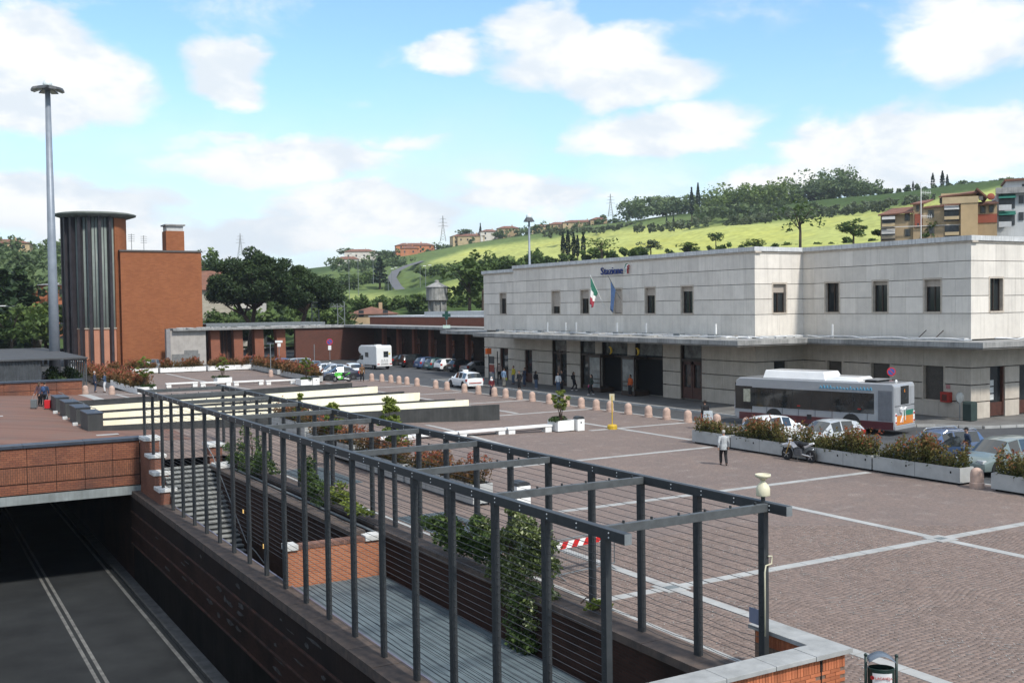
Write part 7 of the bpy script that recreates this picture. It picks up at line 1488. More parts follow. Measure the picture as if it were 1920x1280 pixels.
for y, lab in ((49.6, 'pink granite bollard half hidden by the man in the black jacket'), (47.0, 'pink granite bollard behind the scooter windshield'), (45.7, 'pink granite bollard at the left end of the hedge beside the bus')): bollard(43.0, y, .003, lab)
bollard(36.95, 27.2, .003, 'large pink granite bollard in the gap of the right planter row', 1.04, None)
for px, py, lab in ((160, 737, 'pink granite bollard at the end of the far parapet'), (210, 737, 'pink granite bollard right of the man in white trousers')):
    p = at(px, py, z=.85); bollard(p.x, p.y, pz(p.x, p.y), lab, .92, None)
p = at(508, 706, z=0); bollard(p.x, p.y, 0, 'pink granite bollard holding a thin pole between two hedge planters', 1., None)

# ------------------------------------------------------------------ planters, hedges, pots
L_pho = leaf_mat('photinia_leaf', (.05, .07, .02), (.16, .13, .04), (.32, .085, .045), .35)
L_pho2 = leaf_mat('photinia_red_leaf', (.06, .065, .02), (.23, .11, .045), (.34, .08, .05), .35)
L_shrub = leaf_mat('pittosporum_leaf', (.07, .10, .018), (.21, .26, .05), (.32, .35, .09), .4)
L_ivy = leaf_mat('ivy_leaf', (.04, .065, .02), (.17, .21, .065), (.52, .55, .32), .3)
L_ivyd = leaf_mat('dark_ivy_leaf', (.02, .042, .013), (.08, .125, .033), (.13, .19, .05), .3)
M_soil = mat('planter_soil', (.06, .045, .03), .95, .3, 6); M_stem = mat('thin_stem', (.09, .06, .04), .9, .2, 6)
def hedge_mesh(t, x0, y0, x1, y1, z, w, h, dens, leaf, m, seed, gap=.25):
    """loose twiggy hedge: many upright shoots with small leaves, redder towards the tips, uneven in height"""
    r = np.random.default_rng(seed); L = math.hypot(x1-x0, y1-y0); ux, uy = (x1-x0)/L, (y1-y0)/L; ns_ = max(8, int(L*dens)); Ps = []; hv = []; st_ = MB()
    wave = r.random(3)*6
    for i in range(ns_):
        s = r.random()*L; env = .62+.22*math.sin(s*1.7+wave[0])+.16*math.sin(s*4.1+wave[1]); hh = h*max(.25, env+r.normal()*.16); o_ = r.uniform(-.5, .5)*w*.8
        b = np.array((x0+ux*s-uy*o_, y0+uy*s+ux*o_, z)); lean = r.normal(size=2)*.16*hh; n = max(5, int(30*hh)); f = r.random(n)**.75
        P = b+np.stack([lean[0]*f, lean[1]*f, hh*f], 1)+r.normal(size=(n, 3))*np.array([.065, .065, .05])*(leaf/.07); Ps.append(P); hv.append(np.clip(f*.90*(hh/h)**.5+r.normal(size=n)*.17+r.normal()*.10, 0, 1))
        if i % 3 == 0: st_.tube([Vector(b), Vector(b+np.array((lean[0]*.5, lean[1]*.5, hh*.5))), Vector(b+np.array((lean[0], lean[1], hh*.95)))], [.011, .008, .004], 4)
    P = np.concatenate(Ps); V, Fq = leaf_cards(P, leaf, 0, 2.3, r); off = np.array(t.location)
    o = npmesh('hedge', V-off, Fq, m, np.concatenate(hv), t); st_.build('stems', M_stem, t, True, kind='stuff'); return o
def trough(label, x0, y0, x1, y1, z, w, hb, m, hh, lm, dens=1500, leaf=.075, seed=0, group=None, holes=True, base=True):
    """box planter along the segment, w wide to its right"""
    if w < 0: x0, y0, x1, y1, w = x1, y1, x0, y0, -w
    L = math.hypot(x1-x0, y1-y0); a = math.atan2(y1-y0, x1-x0); t = thing('planter_trough', label, 'planter', ((x0+x1)/2, (y0+y1)/2, z), 0, group)
    M_ = Matrix.Translation((x0, y0, z)) @ Matrix.Rotation(a, 4, 'Z')
    mb = MB(); tk = .045
    for bx_ in ((0, 0, L, tk), (0, w-tk, L, w), (0, tk, tk, w-tk), (L-tk, tk, L, w-tk)): mb.box(bx_[0], bx_[1], .09, bx_[2], bx_[3], hb, 0, M_)
    mb.build('box', m, t, True)
    mb = MB(); mb.box(.12, .1, 0, L-.12, w-.1, .12, 0, M_); mb.build('plinth', M_dark, t, True)
    mb = MB(); mb.box(tk, tk, hb-.2, L-tk, w-tk, hb-.06, 0, M_); mb.build('soil', M_soil, t, True)
    n = max(1, int(L/1.6))
    for i in range(1, n):
        mb = MB(); mb.box(L*i/n-.006, -.003, .1, L*i/n+.006, .0, hb-.01, 0, M_); mb.build('panel_joint', M_steel_d, t, True)
    if holes:
        for i in range(n): mb = MB(); mb.box(L*(i+.8)/n-.035, -.008, hb-.26, L*(i+.8)/n+.035, .0, hb-.17, 0, M_); mb.build('lifting_hole', M_dark, t, True)
    p, q = M_ @ Vector((.15, w*.5, 0)), M_ @ Vector((L-.15, w*.5, 0))
    hedge_mesh(t, p.x, p.y, q.x, q.y, z+hb-.12, w*1.15, hh, dens, leaf, lm, seed); return t
G1 = 'planters along the right car park'
for i, (a, b, lab, hh) in enumerate(((44.5, 41.55, 'short planter with sparse hedge beside the scooter', .9), (41.45, 37.3, 'planter with reddish hedge in front of the white hatchback', 1.15), (37.2, 32.4, 'planter with hedge behind the black and white motorcycle', 1.15), (32.3, 27.9, 'planter with hedge before the blue estate, left of the big bollard', 1.2), (26.5, 21.8, 'planter with green hedge right of the big bollard', 1.15), (21.7, 17, 'planter with hedge at the right edge of the picture', .95))):
    trough(lab, 36.85+.0*i, b, 36.85, a, 0, -.85, .70, M_white2, hh, L_pho, 62, .062, 20+i, G1)
G2 = 'planter troughs beside the pergola'
for i, (a, b, lab) in enumerate(((41.0, 34.9, 'nearest grey trough of reddish hedge beside the pergola'), (47.2, 41.2, 'second grey trough of reddish hedge beside the pergola'), (53.4, 47.4, 'third grey trough of reddish hedge beside the pergola'), (59.3, 53.6, 'farthest grey trough of hedge beside the pergola, next to the roof-lights'))):
    z_ = pz(18.8, (a+b)/2); trough(lab, 18.45, b, 18.45, a, z_, -.85, .82, M_white2, 1.05, L_pho2, 38, .062, 40+i, G2, False)
G3 = 'planters at the far side of the plaza'
z_ = .62
for i, (a, b, x, lab) in enumerate(((92.3, 104.5, 17.3, 'grey planter of reddish hedge behind the two talking men'), (104.8, 118, 17.6, 'grey planter of hedge beyond the two talking men'), (118.3, 131, 17.9, 'farthest grey planter of hedge on the left of the plaza'))):
    zz = pz(x, (a+b)/2)+.0; trough(lab, x, a, x, b, zz, -1.3, .62, M_white if i == 0 else M_white2, 1.25, L_pho2, 22, .12, 60+i, G3, False)
for i, (a, b, lab) in enumerate(((21.5, 27.3, 'white back planter with hedge nearest the tower'), (27.5, 33.0, 'white back planter with hedge in the middle'), (33.2, 38.6, 'white back planter with hedge at the car park corner'))):
    trough(lab, a, 131.6, b, 131.9, 0, 1.2, .66, M_white, 1.2, L_pho2, 22, .12, 70+i, G3, False)
for i, (a, b, x0, x1, lab) in enumerate(((131.4, 118.2, 38.5, 37.6, 'grey planter with reddish hedge left of the thin pole'), (116.2, 103.4, 37.3, 36.4, 'grey planter with reddish hedge between the thin pole and the motorcycle'))):
    trough(lab, x1, b, x0, a, 0, -1.2, .66, M_white2, 1.2, L_pho2, 22, .12, 80+i, G3, False)
def shrub(t, z0, h, w, seed, m=L_shrub, tiers=7, per=210, leaf=.075, round_=False):
    """open shrub: bare stems below, leaf sprays above"""
    r = np.random.default_rng(seed); cs = []; rs = []; mb = MB()
    for i in range(tiers*4):
        f = r.random(); a = r.random()*6.283
        if round_: zz = z0+h*(.38+.60*f); q = w*math.sin(math.pi*(.18+.74*f))*math.sqrt(r.random())
        else: zz = z0+h*(.16+.82*f); q = w*(1.0-.80*f)*math.sqrt(r.random())
        c = (q*math.cos(a), q*math.sin(a), zz); cs.append(c); s_ = w*r.uniform(.16, .30); rs.append((s_, s_, s_*.6))
        if i % 2 == 0: mb.tube([(r.normal()*.05, r.normal()*.05, z0-.1), (c[0]*.4, c[1]*.4, z0+(zz-z0)*.6), c], [.016, .011, .004], 4)
    P = clumps(cs, rs, per*7//(tiers*4)*2, r, .2); V, Fq = leaf_cards(P, leaf, .1, 2., r); npmesh('foliage', V, Fq, m, np.clip((P[:, 2]-z0)/h*.45+r.normal(size=len(P))*.22+.18, 0, 1), t)
    mb.build('stems', M_stem, t, kind='stuff')
def pot(label, x, y, z, w, hb, sh, sw, seed):
    t = thing('square_planter', label, 'planter', (x, y, z), 0); mb = MB(); tk = .05
    for b in ((-w/2, -w/2, w/2, -w/2+tk), (-w/2, w/2-tk, w/2, w/2), (-w/2, -w/2+tk, -w/2+tk, w/2-tk), (w/2-tk, -w/2+tk, w/2, w/2-tk)): mb.box(b[0], b[1], .06, b[2], b[3], hb)
    mb.build('box', M_white, t); mb = MB(); mb.box(-w/2+.1, -w/2+.1, 0, w/2-.1, w/2-.1, .1); mb.build('plinth', M_dark, t); mb = MB(); mb.box(-w/2+tk, -w/2+tk, hb-.2, w/2-tk, w/2-tk, hb-.06); mb.build('soil', M_soil, t)
    shrub(t, hb-.1, sh, sw, seed, round_=True, per=150, leaf=.07); r = np.random.default_rng(seed+5); P = clumps([(r.normal()*w*.28, r.normal()*w*.28, hb+.05) for _ in range(9)], [(.2, .2, .14)]*9, 90, r); V, Fq = leaf_cards(P, .07, .2, 1.8, r); npmesh('ground_ivy', V, Fq, L_ivyd, r.random(len(P))*.7, t); return t
pot('white square planter with a tall green shrub at the end of the benches', 34.15, 53.3, 0, 1.15, .68, 1.9, .62, 3)
p = at(418, 718, z=0); pot('white square planter with a thin shrub at the far bench row', p.x, p.y, 0, 1.5, .6, 2.2, .6, 4)
p = at(574, 722, z=0); pot('white square planter with a rounded shrub beside the navy sedan', p.x, p.y, 0, 1.6, .62, 2.2, .75, 5)
p = at(252, 735, z=.62); pot('white square planter with a light shrub at the end of the left hedge', p.x+.4, 91.5, pz(18, 91), 1.5, .6, 2.6, .7, 6)
# young trees standing in the troughs
for x, y, h, w, lab, sd_ in ((18.9, 43.3, 3.0, .95, 'light green young tree, tallest in the troughs beside the pergola', 9), (18.9, 50.6, 1.9, .7, 'lower young green tree in the troughs beside the pergola', 10), (18.9, 55.6, 1.6, .5, 'small young tree in the farthest trough beside the pergola', 11)):
    t = thing('young_tree', lab, 'tree', (x, y, pz(x, y)+.7)); shrub(t, 0, h, w, sd_, L_shrub, 8, 230, .085)
# climbers
def climber(label, xs, boxes, n, leaf, m, seed):
    """leaves spread over a few ellipsoids given as (y, z, ry, rz)"""
    r = np.random.default_rng(seed); y0, z0 = boxes[0][0], boxes[0][1]; t = thing('climbing_plant', label, 'climber', (xs, y0, min(b[1]-b[3] for b in boxes))); cs = []; rs = []
    for y, z, ry, rz in boxes:
        for k in range(10): d = r.normal(size=2)*.45; cs.append((xs+r.normal()*.12, y+np.clip(d[0], -.9, .9)*ry, z+np.clip(d[1], -.9, .9)*rz)); rs.append((.28, ry*.34, rz*.34))
    P = clumps(cs, rs, max(10, n//len(cs)), r, .35); off = np.array(t.location); V, Fq = leaf_cards(P, leaf, .1, 1.5, r); npmesh('foliage', V-off, Fq, m, np.clip(.12+.55*r.random(len(P))**1.2+.5*(r.random(len(P)) < .26), 0, 1), t)
    mb = MB(); zb_ = min(b[1]-b[3]*.6 for b in boxes)
    for k in range(5): y = boxes[0][0]+r.normal()*.3; mb.tube([(xs-.05, y, zb_), (xs+r.normal()*.1, y+r.normal()*.3, z0), (xs+r.normal()*.1, y+r.normal()*.5, z0+boxes[0][3]*.7)], [.022, .016, .008], 5)
    mb.build('stems', M_stem, t, True); return t
def bx(px, py, X=14.25): p = at(px, py, X=X); return p.y, p.z
def el(px, py, rpx, rpy, X=14.25): a = at(px, py, X=X); b = at(px+rpx, py, X=X); c = at(px, py-rpy, X=X); return (a.y, a.z, abs(b.y-a.y), abs(c.z-a.z))
climber('big variegated ivy bush climbing the middle of the pergola', 14.2, [el(980, 1060, 66, 78), el(955, 1095, 54, 62), el(1005, 1010, 50, 46), el(930, 1005, 44, 40), el(1000, 1110, 54, 56)], 15000, .07, L_ivy, 31)
climber('dark ivy spilling left of the big variegated bush', 14.1, [el(865, 1000, 55, 42), el(900, 1020, 52, 50)], 4600, .085, L_ivyd, 32)
climber('trailing dark ivy hanging down the wall under the big bush', 13.95, [el(985, 1170, 40, 55, 14.0), el(1000, 1215, 14, 30, 14.0)], 1900, .075, L_ivyd, 33)
climber('small light ivy sprig at the foot of a right pergola post', 14.4, [el(1117, 1133, 16, 11, 14.4)], 260, .085, L_shrub, 34)
climber('tall vine at the upper end of the stairwell', 13.9, [el(468, 845, 22, 48, 13.9), el(440, 855, 18, 25, 13.9), el(495, 865, 20, 25, 13.9)], 3000, .085, L_ivyd, 35)
climber('upright vine climbing two posts in the middle of the stairwell', 13.9, [el(578, 890, 16, 50, 13.9), el(590, 925, 24, 25, 13.9)], 2600, .08, L_ivyd, 36)
climber('bright green vine near the brick cross wall', 13.9, [el(642, 925, 20, 28, 13.9), el(668, 950, 14, 14, 13.9)], 1500, .095, L_shrub, 37)
# ------------------------------------------------------------------ benches
def bench_row(items, y, z, grp):
    for x0, x1, lab in items:
        t = thing('white_bench', lab, 'bench', ((x0+x1)/2, y, z), group=grp); mb = MB(); mb.box(x0, y-.24, z+.34, x1, y+.24, z+.46); mb.build('seat', M_white, t, True, bevel=.015)
        for xl in (x0+.28, x1-.28):
            mb = MB(); mb.box(xl-.22, y-.20, z, xl+.22, y+.20, z+.34); mb.build('leg', M_white, t, True, bevel=.01)
        mb = MB(); mb.box(x0+.5, y+.1, z+.16, x1-.5, y+.16, z+.2); mb.build('stretcher', M_steel_d, t, True)
bench_row(((30.4, 33.45, 'white bench next to the white planter and bin'), (27.25, 30.3, 'middle white bench of the near row'), (24.1, 27.15, 'white bench of the near row partly behind the young tree'), (20.6, 24.0, 'white bench of the near row behind the hedge troughs')), 53.3, 0, 'near row of white benches')
bench_row(((31.6, 34.6, 'white bench of the far row nearest the navy sedan'), (28.4, 31.4, 'second white bench of the far row'), (25.2, 28.2, 'third white bench of the far row'), (22.0, 25.0, 'white bench at the left end of the far row')), 103.2, .0, 'far row of white benches')
for o in [o for o in col.objects if o.name.startswith('white_bench') and o.location.y > 90]: o.location.z = pz(o.location.x, o.location.y)
# ------------------------------------------------------------------ bins, signs, small street furniture
def sbin(label, x, y, z, w=.42, h=.8, body=M_white, lid=M_steel_d):
    t = thing('litter_bin', label, 'bin', (x, y, z)); mb = MB(); mb.box(-w/2, -w/2, .02, w/2, w/2, h); mb.build('body', body, t, bevel=.02); mb = MB(); mb.extr([(-w/2, h), (w/2, h), (w*.42, h+.10), (w*.2, h+.16), (-w*.2, h+.16), (-w*.42, h+.10)], 'y', -w/2, w/2); mb.build('lid', lid, t); mb = MB(); mb.cbox((0, -w/2-.004, h*.72), (.08, .01, .1)); mb.build('lock', M_steel_d, t); return t
p = at(1089, 808, z=0); sbin('white litter bin with grey hood beside the white planter', p.x, p.y+.2, 0, .5, .72)
p = at(591, 722, z=0); sbin('white litter bin beside the far white planter', p.x, p.y, 0, .7, .75)
p = at(975, 946, z=0); sbin('white slotted litter bin with grey hood behind the pergola', p.x, p.y, 0, .6, .75)
p = at(1832, 786, z=.02); t = sbin('dark green litter bin at the corner of the station', 57.2, 42.6, .02, .6, 1.05, mat('dark_green_bin', (.03, .05, .045), .6, .1), mat('dark_green_lid', (.04, .06, .055), .6, .1))
t = thing('traffic_mirror', 'round grey mirror disc above the dark green bin', 'mirror', (56.9, 43.1, .02)); mb = MB(); mb.tube([(0, 0, 0), (0, 0, 1.5)], .03, 6); mb.build('post', M_steel_g, t); mb = MB(); mb.lathe([(.36, -.02), (.34, .03), (.05, .06)], (0, 0, 0), 18, 0, Matrix.Translation((0, 0, 1.42)) @ Matrix.Rotation(PI/2, 4, 'X') @ Matrix.Rotation(0, 4, 'Y')); mb.build('disc', M_steel_g, t)
def near_bin():
    c = at(1652, 1262, z=.75); t = thing('oval_litter_bin', 'dark green oval litter bin with arched hood and advert in the bottom right foreground', 'bin', (c.x, c.y, 0), -YAW-.15)
    G = mat('bottle_green_paint', (.012, .03, .025), .35, .1, 4); a, b = .235, .16
    def oval(mb, s0, s1, z0, z1, n=28):
        mb.add([(a*s0*math.cos(2*PI*k/n), b*s0*math.sin(2*PI*k/n), z0) for k in range(n)]+[(a*s1*math.cos(2*PI*k/n), b*s1*math.sin(2*PI*k/n), z1) for k in range(n)], [(k, (k+1) % n, n+(k+1) % n, n+k) for k in range(n)])
    mb = MB(); oval(mb, .96, 1, .18, .86); oval(mb, 1, .93, .86, .87); oval(mb, .93, .9, .87, .3); mb.build('drum', G, t, smooth=True)
    for s in (-1, 1): mb = MB(); mb.tube([(s*(a+.03), 0, 0), (s*(a+.03), 0, 1.06)], .026, 10); mb.ball((s*(a+.03), 0, 1.08), .034, 10, 7); mb.build('post', G, t, smooth=True)
    mb = MB(); n = 12; vs = []
    for k in range(n+1):
        q = -a+2*a*k/n; zz = 1.0+.11*math.cos(PI*k/n-PI/2); vs += [(q, -b, zz), (q, b, zz)]
    mb.add(vs, [(2*k, 2*k+2, 2*k+3, 2*k+1) for k in range(n)]); o = mb.build('hood', mat('grey_blue_hood', (.14, .17, .21), .35, .1, 3), t, smooth=True); o.modifiers.new('s', 'SOLIDIFY').thickness = .008
    mb = MB(); n = 10; vs = []
    for k in range(n+1): q = -2.35+1.55*k/n; vs += [((a+.006)*math.cos(q), (b+.006)*math.sin(q), .52), ((a+.006)*math.cos(q), (b+.006)*math.sin(q), .80)]
    mb.add(vs, [(2*k, 2*k+2, 2*k+3, 2*k+1) for k in range(n)]); o = mb.build('advert_plate', mat('advert_white', (.62, .62, .62), .5, .08, 6), t, smooth=True)
    text_obj('LACAVEJA', .066, mat('advert_red', (.42, .03, .03), .5, 0), t, fmat(-.135, -b-.018, .695, (1, .02, 0), (0, -1, 0)), .003, 'advert_text'); mb = MB(); mb.lathe([(.035, 0), (.035, .004), (.024, .004), (.024, 0)], (0, 0, 0), 16, 0, Matrix.Translation((-.175, -b+.02, .72)) @ Matrix.Rotation(PI/2, 4, 'X') @ Matrix.Rotation(-.5, 4, 'Y')); mb.build('advert_ring', MATS['advert_red'], t)
near_bin()
p = at(1148, 804, z=0); t = thing('yellow_stop_sign_post', 'yellow bus stop post with small sign on a round yellow foot', 'sign', (p.x, p.y, 0)); YL = mat('yellow_paint', (.55, .36, .03), .5, .1, 4)
mb = MB(); mb.lathe([(.30, 0), (.30, .20), (.24, .27), (.05, .29)], (0, 0, 0), 18); mb.build('foot', YL, t); mb = MB(); mb.tube([(0, 0, .2), (0, 0, 2.0)], .035, 8); mb.build('post', YL, t); mb = MB(); mb.box(-.15, -.02, 1.72, .15, .02, 2.12, 0, Matrix.Rotation(-YAW, 4, 'Z')); mb.build('sign_plate', mat('cream_plate', (.55, .50, .34), .6, .1, 6), t)
def round_sign(label, x, y, z, h, r, blue=True, plate=True, stripe=False):
    t = thing('no_parking_sign', label, 'sign', (x, y, z), -YAW); mb = MB(); mb.tube([(0, 0, 0), (0, 0, h)], .035, 8); mb.build('post', M_steel_g, t); Rx = Matrix.Translation((0, -.05, h-r)) @ Matrix.Rotation(PI/2, 4, 'X')
    mb = MB(); mb.lathe([(r, 0), (r, .02)], (0, 0, 0), 22, 0, Rx); mb.build('disc', mat('sign_red', (.45, .03, .04), .5, 0), t); mb = MB(); mb.lathe([(r*.74, 0), (r*.74, .028)], (0, 0, 0), 22, 0, Rx); mb.build('blue_field', mat('sign_blue', (.03, .08, .28), .5, 0), t)
    mb = MB(); mb.box(-r*.8, -.085, -r*.1, r*.8, -.08, r*.1, 0, Matrix.Translation((0, 0, h-r)) @ Matrix.Rotation(.785, 4, 'Y')); mb.build('slash', MATS['sign_red'], t)
    if plate: mb = MB(); mb.box(-.2, -.07, h-2*r-.62, .2, -.04, h-2*r-.06); mb.build('lower_plate', M_white, t)
    if stripe:
        for k in range(5): mb = MB(); mb.lathe([(.12, 0), (.12, .17)], (0, 0, .05+k*.19), 10); mb.build('striped_guard', M_white if k % 2 else M_trim, t)
p = at(619, 690, z=-.12); round_sign('no-parking sign on a pole with black and white striped foot', p.x, p.y, -.12, 3.8, .42, stripe=True)
round_sign('no-parking sign behind the bus, by the station wall', 54.6, 46.4, .02, 3.25, .28, plate=False)
for px, py, pt, lab in ((508, 706, 645, 'thin grey pole rising from the far granite bollard'), (590, 692, 646, 'thin bare pole in front of the dark brick wall')):
    p = at(px, py, z=0); d = ray(px, pt); h = EYE+d.z*(p.xy.dot(d.xy)/d.xy.dot(d.xy)); t = thing('thin_pole', lab, 'pole', (p.x, p.y, 0)); mb = MB(); mb.tube([(0, 0, 0), (0, 0, h)], .05, 8); mb.build('shaft', M_steel_g, t); mb = MB(); mb.ball((0, 0, h), .06, 8, 6); mb.build('cap', M_steel_g, t)
p = at(523, 676, z=0); t = thing('direction_sign', 'small white direction sign in front of the portico columns', 'sign', (p.x, 142, 0), -YAW); x_ = at(523, 645, Y=142); t.location.x = x_.x
mb = MB(); mb.tube([(0, 0, 0), (0, 0, x_.z+.5)], .05, 6); mb.build('post', M_steel_g, t); mb = MB(); mb.box(-.5, -.05, x_.z+.2, .5, 0, x_.z+.5); mb.build('plate', M_white, t); mb = MB(); mb.box(-.2, -.05, x_.z-.35, .25, 0, x_.z+.1); mb.build('plate', M_white, t)
t = thing('kiosk_stand', 'stand of boards and an orange sign at the left end of the station pavement', 'sign stand', (49.3, 89.6, .02)); 
for k, (dx, dy, z0, z1, w, m) in enumerate(((0, 0, 0, 3.5, .07, M_steel_d), (.4, -1.0, 0, 3.2, .07, M_steel_d))): mb = MB(); mb.box(dx-w/2, dy-w/2, z0, dx+w/2, dy+w/2, z1); mb.build('post', m, t)
mb = MB(); mb.box(-.3, -.1, 2.9, .25, .15, 3.45); mb.build('orange_sign', mat('orange_sign_plate', (.55, .11, .02), .5, .1, 4), t)
for z0, z1, m in ((.2, 1.1, M_steel_g), (1.2, 1.9, mat('poster_red', (.22, .045, .03), .7, .2, 5)), (2.0, 2.7, M_black)): mb = MB(); mb.box(.02, -.95, z0, .08, -.05, z1); mb.build('poster_board', m, t)
t = thing('fire_box', 'red fire hose box with a small notice on the station wall', 'fire box', (57.6, 44.7, 1.0)); mb = MB(); mb.box(57.55, 44.4, 1.0, 57.9, 45.05, 1.65); mb.build('cabinet', mat('fire_red', (.35, .03, .02), .5, .1, 4), t, True, bevel=.02); mb = MB(); mb.box(57.53, 44.55, 1.1, 57.55, 44.9, 1.5); mb.build('door_pane', mat('red_dark_pane', (.10, .02, .015), .3, .1), t, True); mb = MB(); mb.box(57.86, 44.55, 1.85, 57.895, 44.85, 2.1); mb.build('notice', mat('pink_notice', (.45, .2, .2), .7, .1), t, True)
for i, (y, px) in enumerate(((74.3, 1174), (70.5, 1222))):
    t = thing('yellow_crescent_lamp', ('left' if i == 0 else 'right')+' yellow crescent-shaped sign hanging over the station doors', 'sign', (52.6, y, 3.6)); mb = MB(); n = 12; mb.tube([(0, .3*math.cos(1.2+3.4*k/n), .3*math.sin(1.2+3.4*k/n)) for k in range(n+1)], [.02+.08*math.sin(PI*k/n) for k in range(n+1)], 7); mb.build('crescent', mat('crescent_yellow', (.75, .50, .05), .4, 0), t, smooth=True); mb = MB(); mb.tube([(0, 0, .28), (0, 0, .95)], .015, 5); mb.build('hanger', M_steel_d, t)
# siren-like cream funnel on the pergola corner, its conduit, plate on the cables
t = thing('cream_siren', 'cream funnel-topped siren on the near corner post of the pergola', 'siren', (XR, 15.45, PZ)); t.scale = (.82, .82, .80); CR_ = mat('cream_plastic', (.62, .58, .42), .5, .06, 4)
mb = MB(); mb.lathe([(.05, 0), (.05, .10), (.12, .12)], (0, 0, 0), 14); mb.build('mount', M_steel_d, t); mb = MB(); mb.lathe([(.155, .12), (.165, .14), (.165, .30), (.13, .38), (.06, .46), (.045, .50)], (0, 0, 0), 22); mb.build('body', CR_, t, smooth=True); mb = MB(); mb.lathe([(.045, .49), (.10, .545), (.175, .59), (.185, .60), (.185, .65), (.165, .65), (.15, .61), (.02, .55)], (0, 0, 0), 22); mb.build('funnel', CR_, t, smooth=True)
mb = MB(); mb.tube([(XR+.02, 15.34, 2.5), (XR+.1, 15.33, 2.5), (XR+.1, 15.33, 2.35), (XR-.05, 15.33, 2.33), (XR-.07, 15.34, 2.2), (XR-.07, 15.34, .95)], .016, 6); o = mb.build('conduit', CR_, pg, True, True)
t = thing('grey_notice_plate', 'plain grey-blue plate tied to the cables beside the corner post', 'plate', (14.5, 15.7, 1.1)); mb = MB(); a_, b_ = at(1403, 1137, X=14.5), at(1424, 1173, X=14.5); mb.box(14.52, b_.y, b_.z, 14.535, a_.y, a_.z); mb.build('plate', mat('grey_blue_plate', (.20, .22, .30), .4, .1, 2), t, True); mb = MB(); mb.tube([(14.53, (a_.y+b_.y)/2, b_.z), (14.53, (a_.y+b_.y)/2, a_.z+.03)], .006, 5); mb.build('tie', M_steel_d, t, True)
# crowd barrier with striped board
a_, b_ = at(1040, 1023, z=.92), at(1135, 1004, z=.92); t = thing('crowd_barrier', 'steel mesh barrier with a red and white striped board behind the pergola', 'barrier', (a_.x, a_.y, 0)); d = (b_-a_); d.z = 0; L_ = d.length; d.normalize(); n_ = Vector((-d.y, d.x, 0))
def bp(s, z, o=0.): return (a_.x+d.x*s+n_.x*o, a_.y+d.y*s+n_.y*o, z)
mb = MB(); mb.tube([bp(-.15, .1), bp(-.15, 1.05), bp(L_+.35, 1.05), bp(L_+.35, .1), bp(-.15, .1)], .02, 6); mb.build('frame', M_steel_g, t, True)
for s in (.1, L_+.1): mb = MB(); mb.tube([bp(s, 0, -.35), bp(s, .1, 0), bp(s, 0, .35)], .018, 6); mb.build('foot', M_steel_g, t, True)
mb = MB(); k = 0
while k*.09 < L_+.45: mb.tube([bp(-.12+k*.09, .1), bp(-.12+k*.09, 1.05)], .0035, 4); k += 1
for k in range(10): mb.tube([bp(-.15, .1+k*.095), bp(L_+.35, .1+k*.095)], .0035, 4)
mb.build('wire_mesh', M_steel_g, t, True, kind='stuff')
nst_ = 9
for k in range(nst_):
    s0 = L_*k/nst_; s1 = L_*(k+1)/nst_; mb = MB(); sl = .12
    mb.hexa([bp(s0-sl/2, .80, -.04), bp(s1-sl/2, .80, -.04), bp(s1-sl/2, .80, -.02), bp(s0-sl/2, .80, -.02)], [bp(s0+sl/2, .99, -.04), bp(s1+sl/2, .99, -.04), bp(s1+sl/2, .99, -.02), bp(s0+sl/2, .99, -.02)]); mb.build('stripe', mat('stripe_red', (.50, .02, .02), .4, 0) if k % 2 else mat('stripe_white', (.75, .75, .73), .4, 0), t, True)
# corrugated shed and street lamps at the far left
sh = thing('corrugated_shed', 'dark grey corrugated shed with a flat roof beside the tall lamp mast', 'shed', (12, 115, 0)); mb = MB(); n = 90; vs = []
for k in range(n+1): y = 109+34*k/n; vs += [(11.9+(.08 if k % 2 else 0), y, -.1), (11.9+(.08 if k % 2 else 0), y, 3.0)]
mb.add(vs, [(2*k, 2*k+2, 2*k+3, 2*k+1) for k in range(n)]); M_corr = mat('grey_corrugated', (.085, .092, .10), .5, .15, 1.5, metal=.2); mb.build('corrugated_wall', M_corr, sh, True)
mb = MB(); mb.box(11.7, 108.6, 3.0, 16.0, 143, 3.14); mb.build('roof', mat('dark_felt_roof', (.07, .072, .075), .8, .15, 1), sh, True); mb = MB(); vs = []
for k in range(61): x = 3.8+8.1*k/60; vs += [(x, 109-(.09 if k % 2 else 0), -.1), (x, 109-(.09 if k % 2 else 0), 3.0)]
mb.add(vs, [(2*k, 2*k+2, 2*k+3, 2*k+1) for k in range(60)]); mb.build('end_wall', M_corr, sh, True); mb = MB(); mb.box(3.6, 108.6, 3.0, 11.7, 143, 3.14); mb.build('roof', MATS['dark_felt_roof'], sh, True)
for k in range(9): mb = MB(); mb.box(15.8, 109+k*1.5, -.1, 15.95, 109.12+k*1.5, 3.0); mb.build('post', M_corr, sh, True)
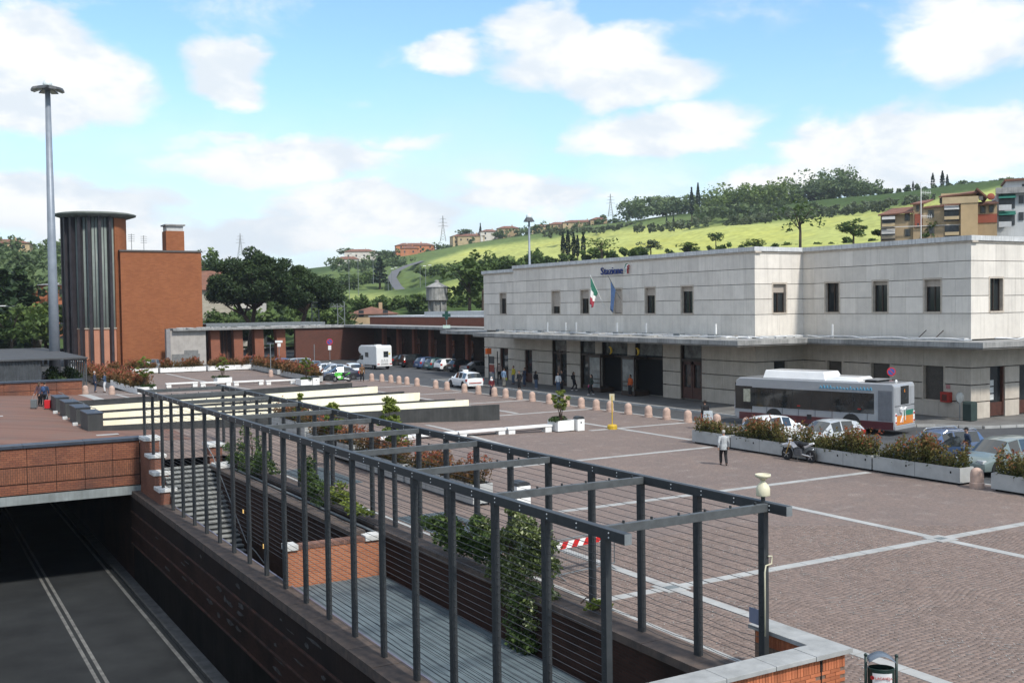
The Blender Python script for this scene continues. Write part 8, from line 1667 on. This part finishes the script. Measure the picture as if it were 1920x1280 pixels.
r = np.random.default_rng(77); t = thing('shed_shrub', 'dark shrubs growing beside the corrugated shed', 'shrub', (14.2, 112, 0)); P = clumps([(r.uniform(-1.4, 1.4), r.uniform(-2, 6), r.uniform(.3, 1.7)) for _ in range(30)], [(.5, .5, .45)]*30, 90, r); V, Fq = leaf_cards(P, .16, .1, 1.7, r); npmesh('foliage', V, Fq, L_oak, r.random(len(P))*.7, t); mb = MB(); [mb.tube([(0, k*.8, 0), (.1, k*.8, 1.2)], .03, 5) for k in range(4)]; mb.build('stems', M_stem, t)
for px, py, pt, D, lab, dr in ((10, 655, 537, 150, 'taller street lamp at the left edge above the shed', -1), (22, 650, 575, 140, 'shorter double street lamp above the shed', 0)):
    p = at(px, py, D=D); zt = at(px, pt, D=D).z; t = thing('street_lamp', lab, 'street lamp', (p.x, p.y, 0)); mb = MB(); mb.tube([(0, 0, 0), (0, 0, zt)], [.11, .06], 8); mb.build('pole', M_steel_g, t)
    for s in ((-1,) if dr else (-1, 1)): mb = MB(); mb.tube([(0, 0, zt), (_R.x*s*.8, _R.y*s*.8, zt+.12)], .035, 5); mb.build('arm', M_steel_g, t); mb = MB(); mb.cbox((_R.x*s*1.0, _R.y*s*1.0, zt+.13), (.7, .28, .12), -YAW); mb.build('head', M_white, t)
t = thing('low_stone_wall', 'low stone wall in front of the dark trees on the far left', 'wall', (12, 150, 0)); mb = MB(); mb.box(-8, 168, 0, 18.5, 168.5, 3.4); mb.build('wall_body', brick_mat('grey_rubble', (.20, .18, .15), (.15, .135, .115), (.11, .10, .085), bw=.6, bh=.3), t, True); mb = MB(); mb.box(-8.1, 167.9, 3.4, 18.6, 168.6, 3.52); mb.build('coping', M_conc, t, True)

# ------------------------------------------------------------------ air
hz_ = MB(); hz_.box(-700, -700, -9, 1800, 2200, 135)
hm = bpy.data.materials.new('haze_air'); hm.use_nodes = True; hm.node_tree.nodes.clear(); ho = hm.node_tree.nodes.new('ShaderNodeOutputMaterial'); hv_ = hm.node_tree.nodes.new('ShaderNodeVolumePrincipled')
hv_.inputs['Color'].default_value = (.80, .88, .97, 1); hv_.inputs['Density'].default_value = .00013; hv_.inputs['Anisotropy'].default_value = .2; hm.node_tree.links.new(hv_.outputs[0], ho.inputs['Volume'])
hz_o = hz_.build('haze', hm, kind='stuff')
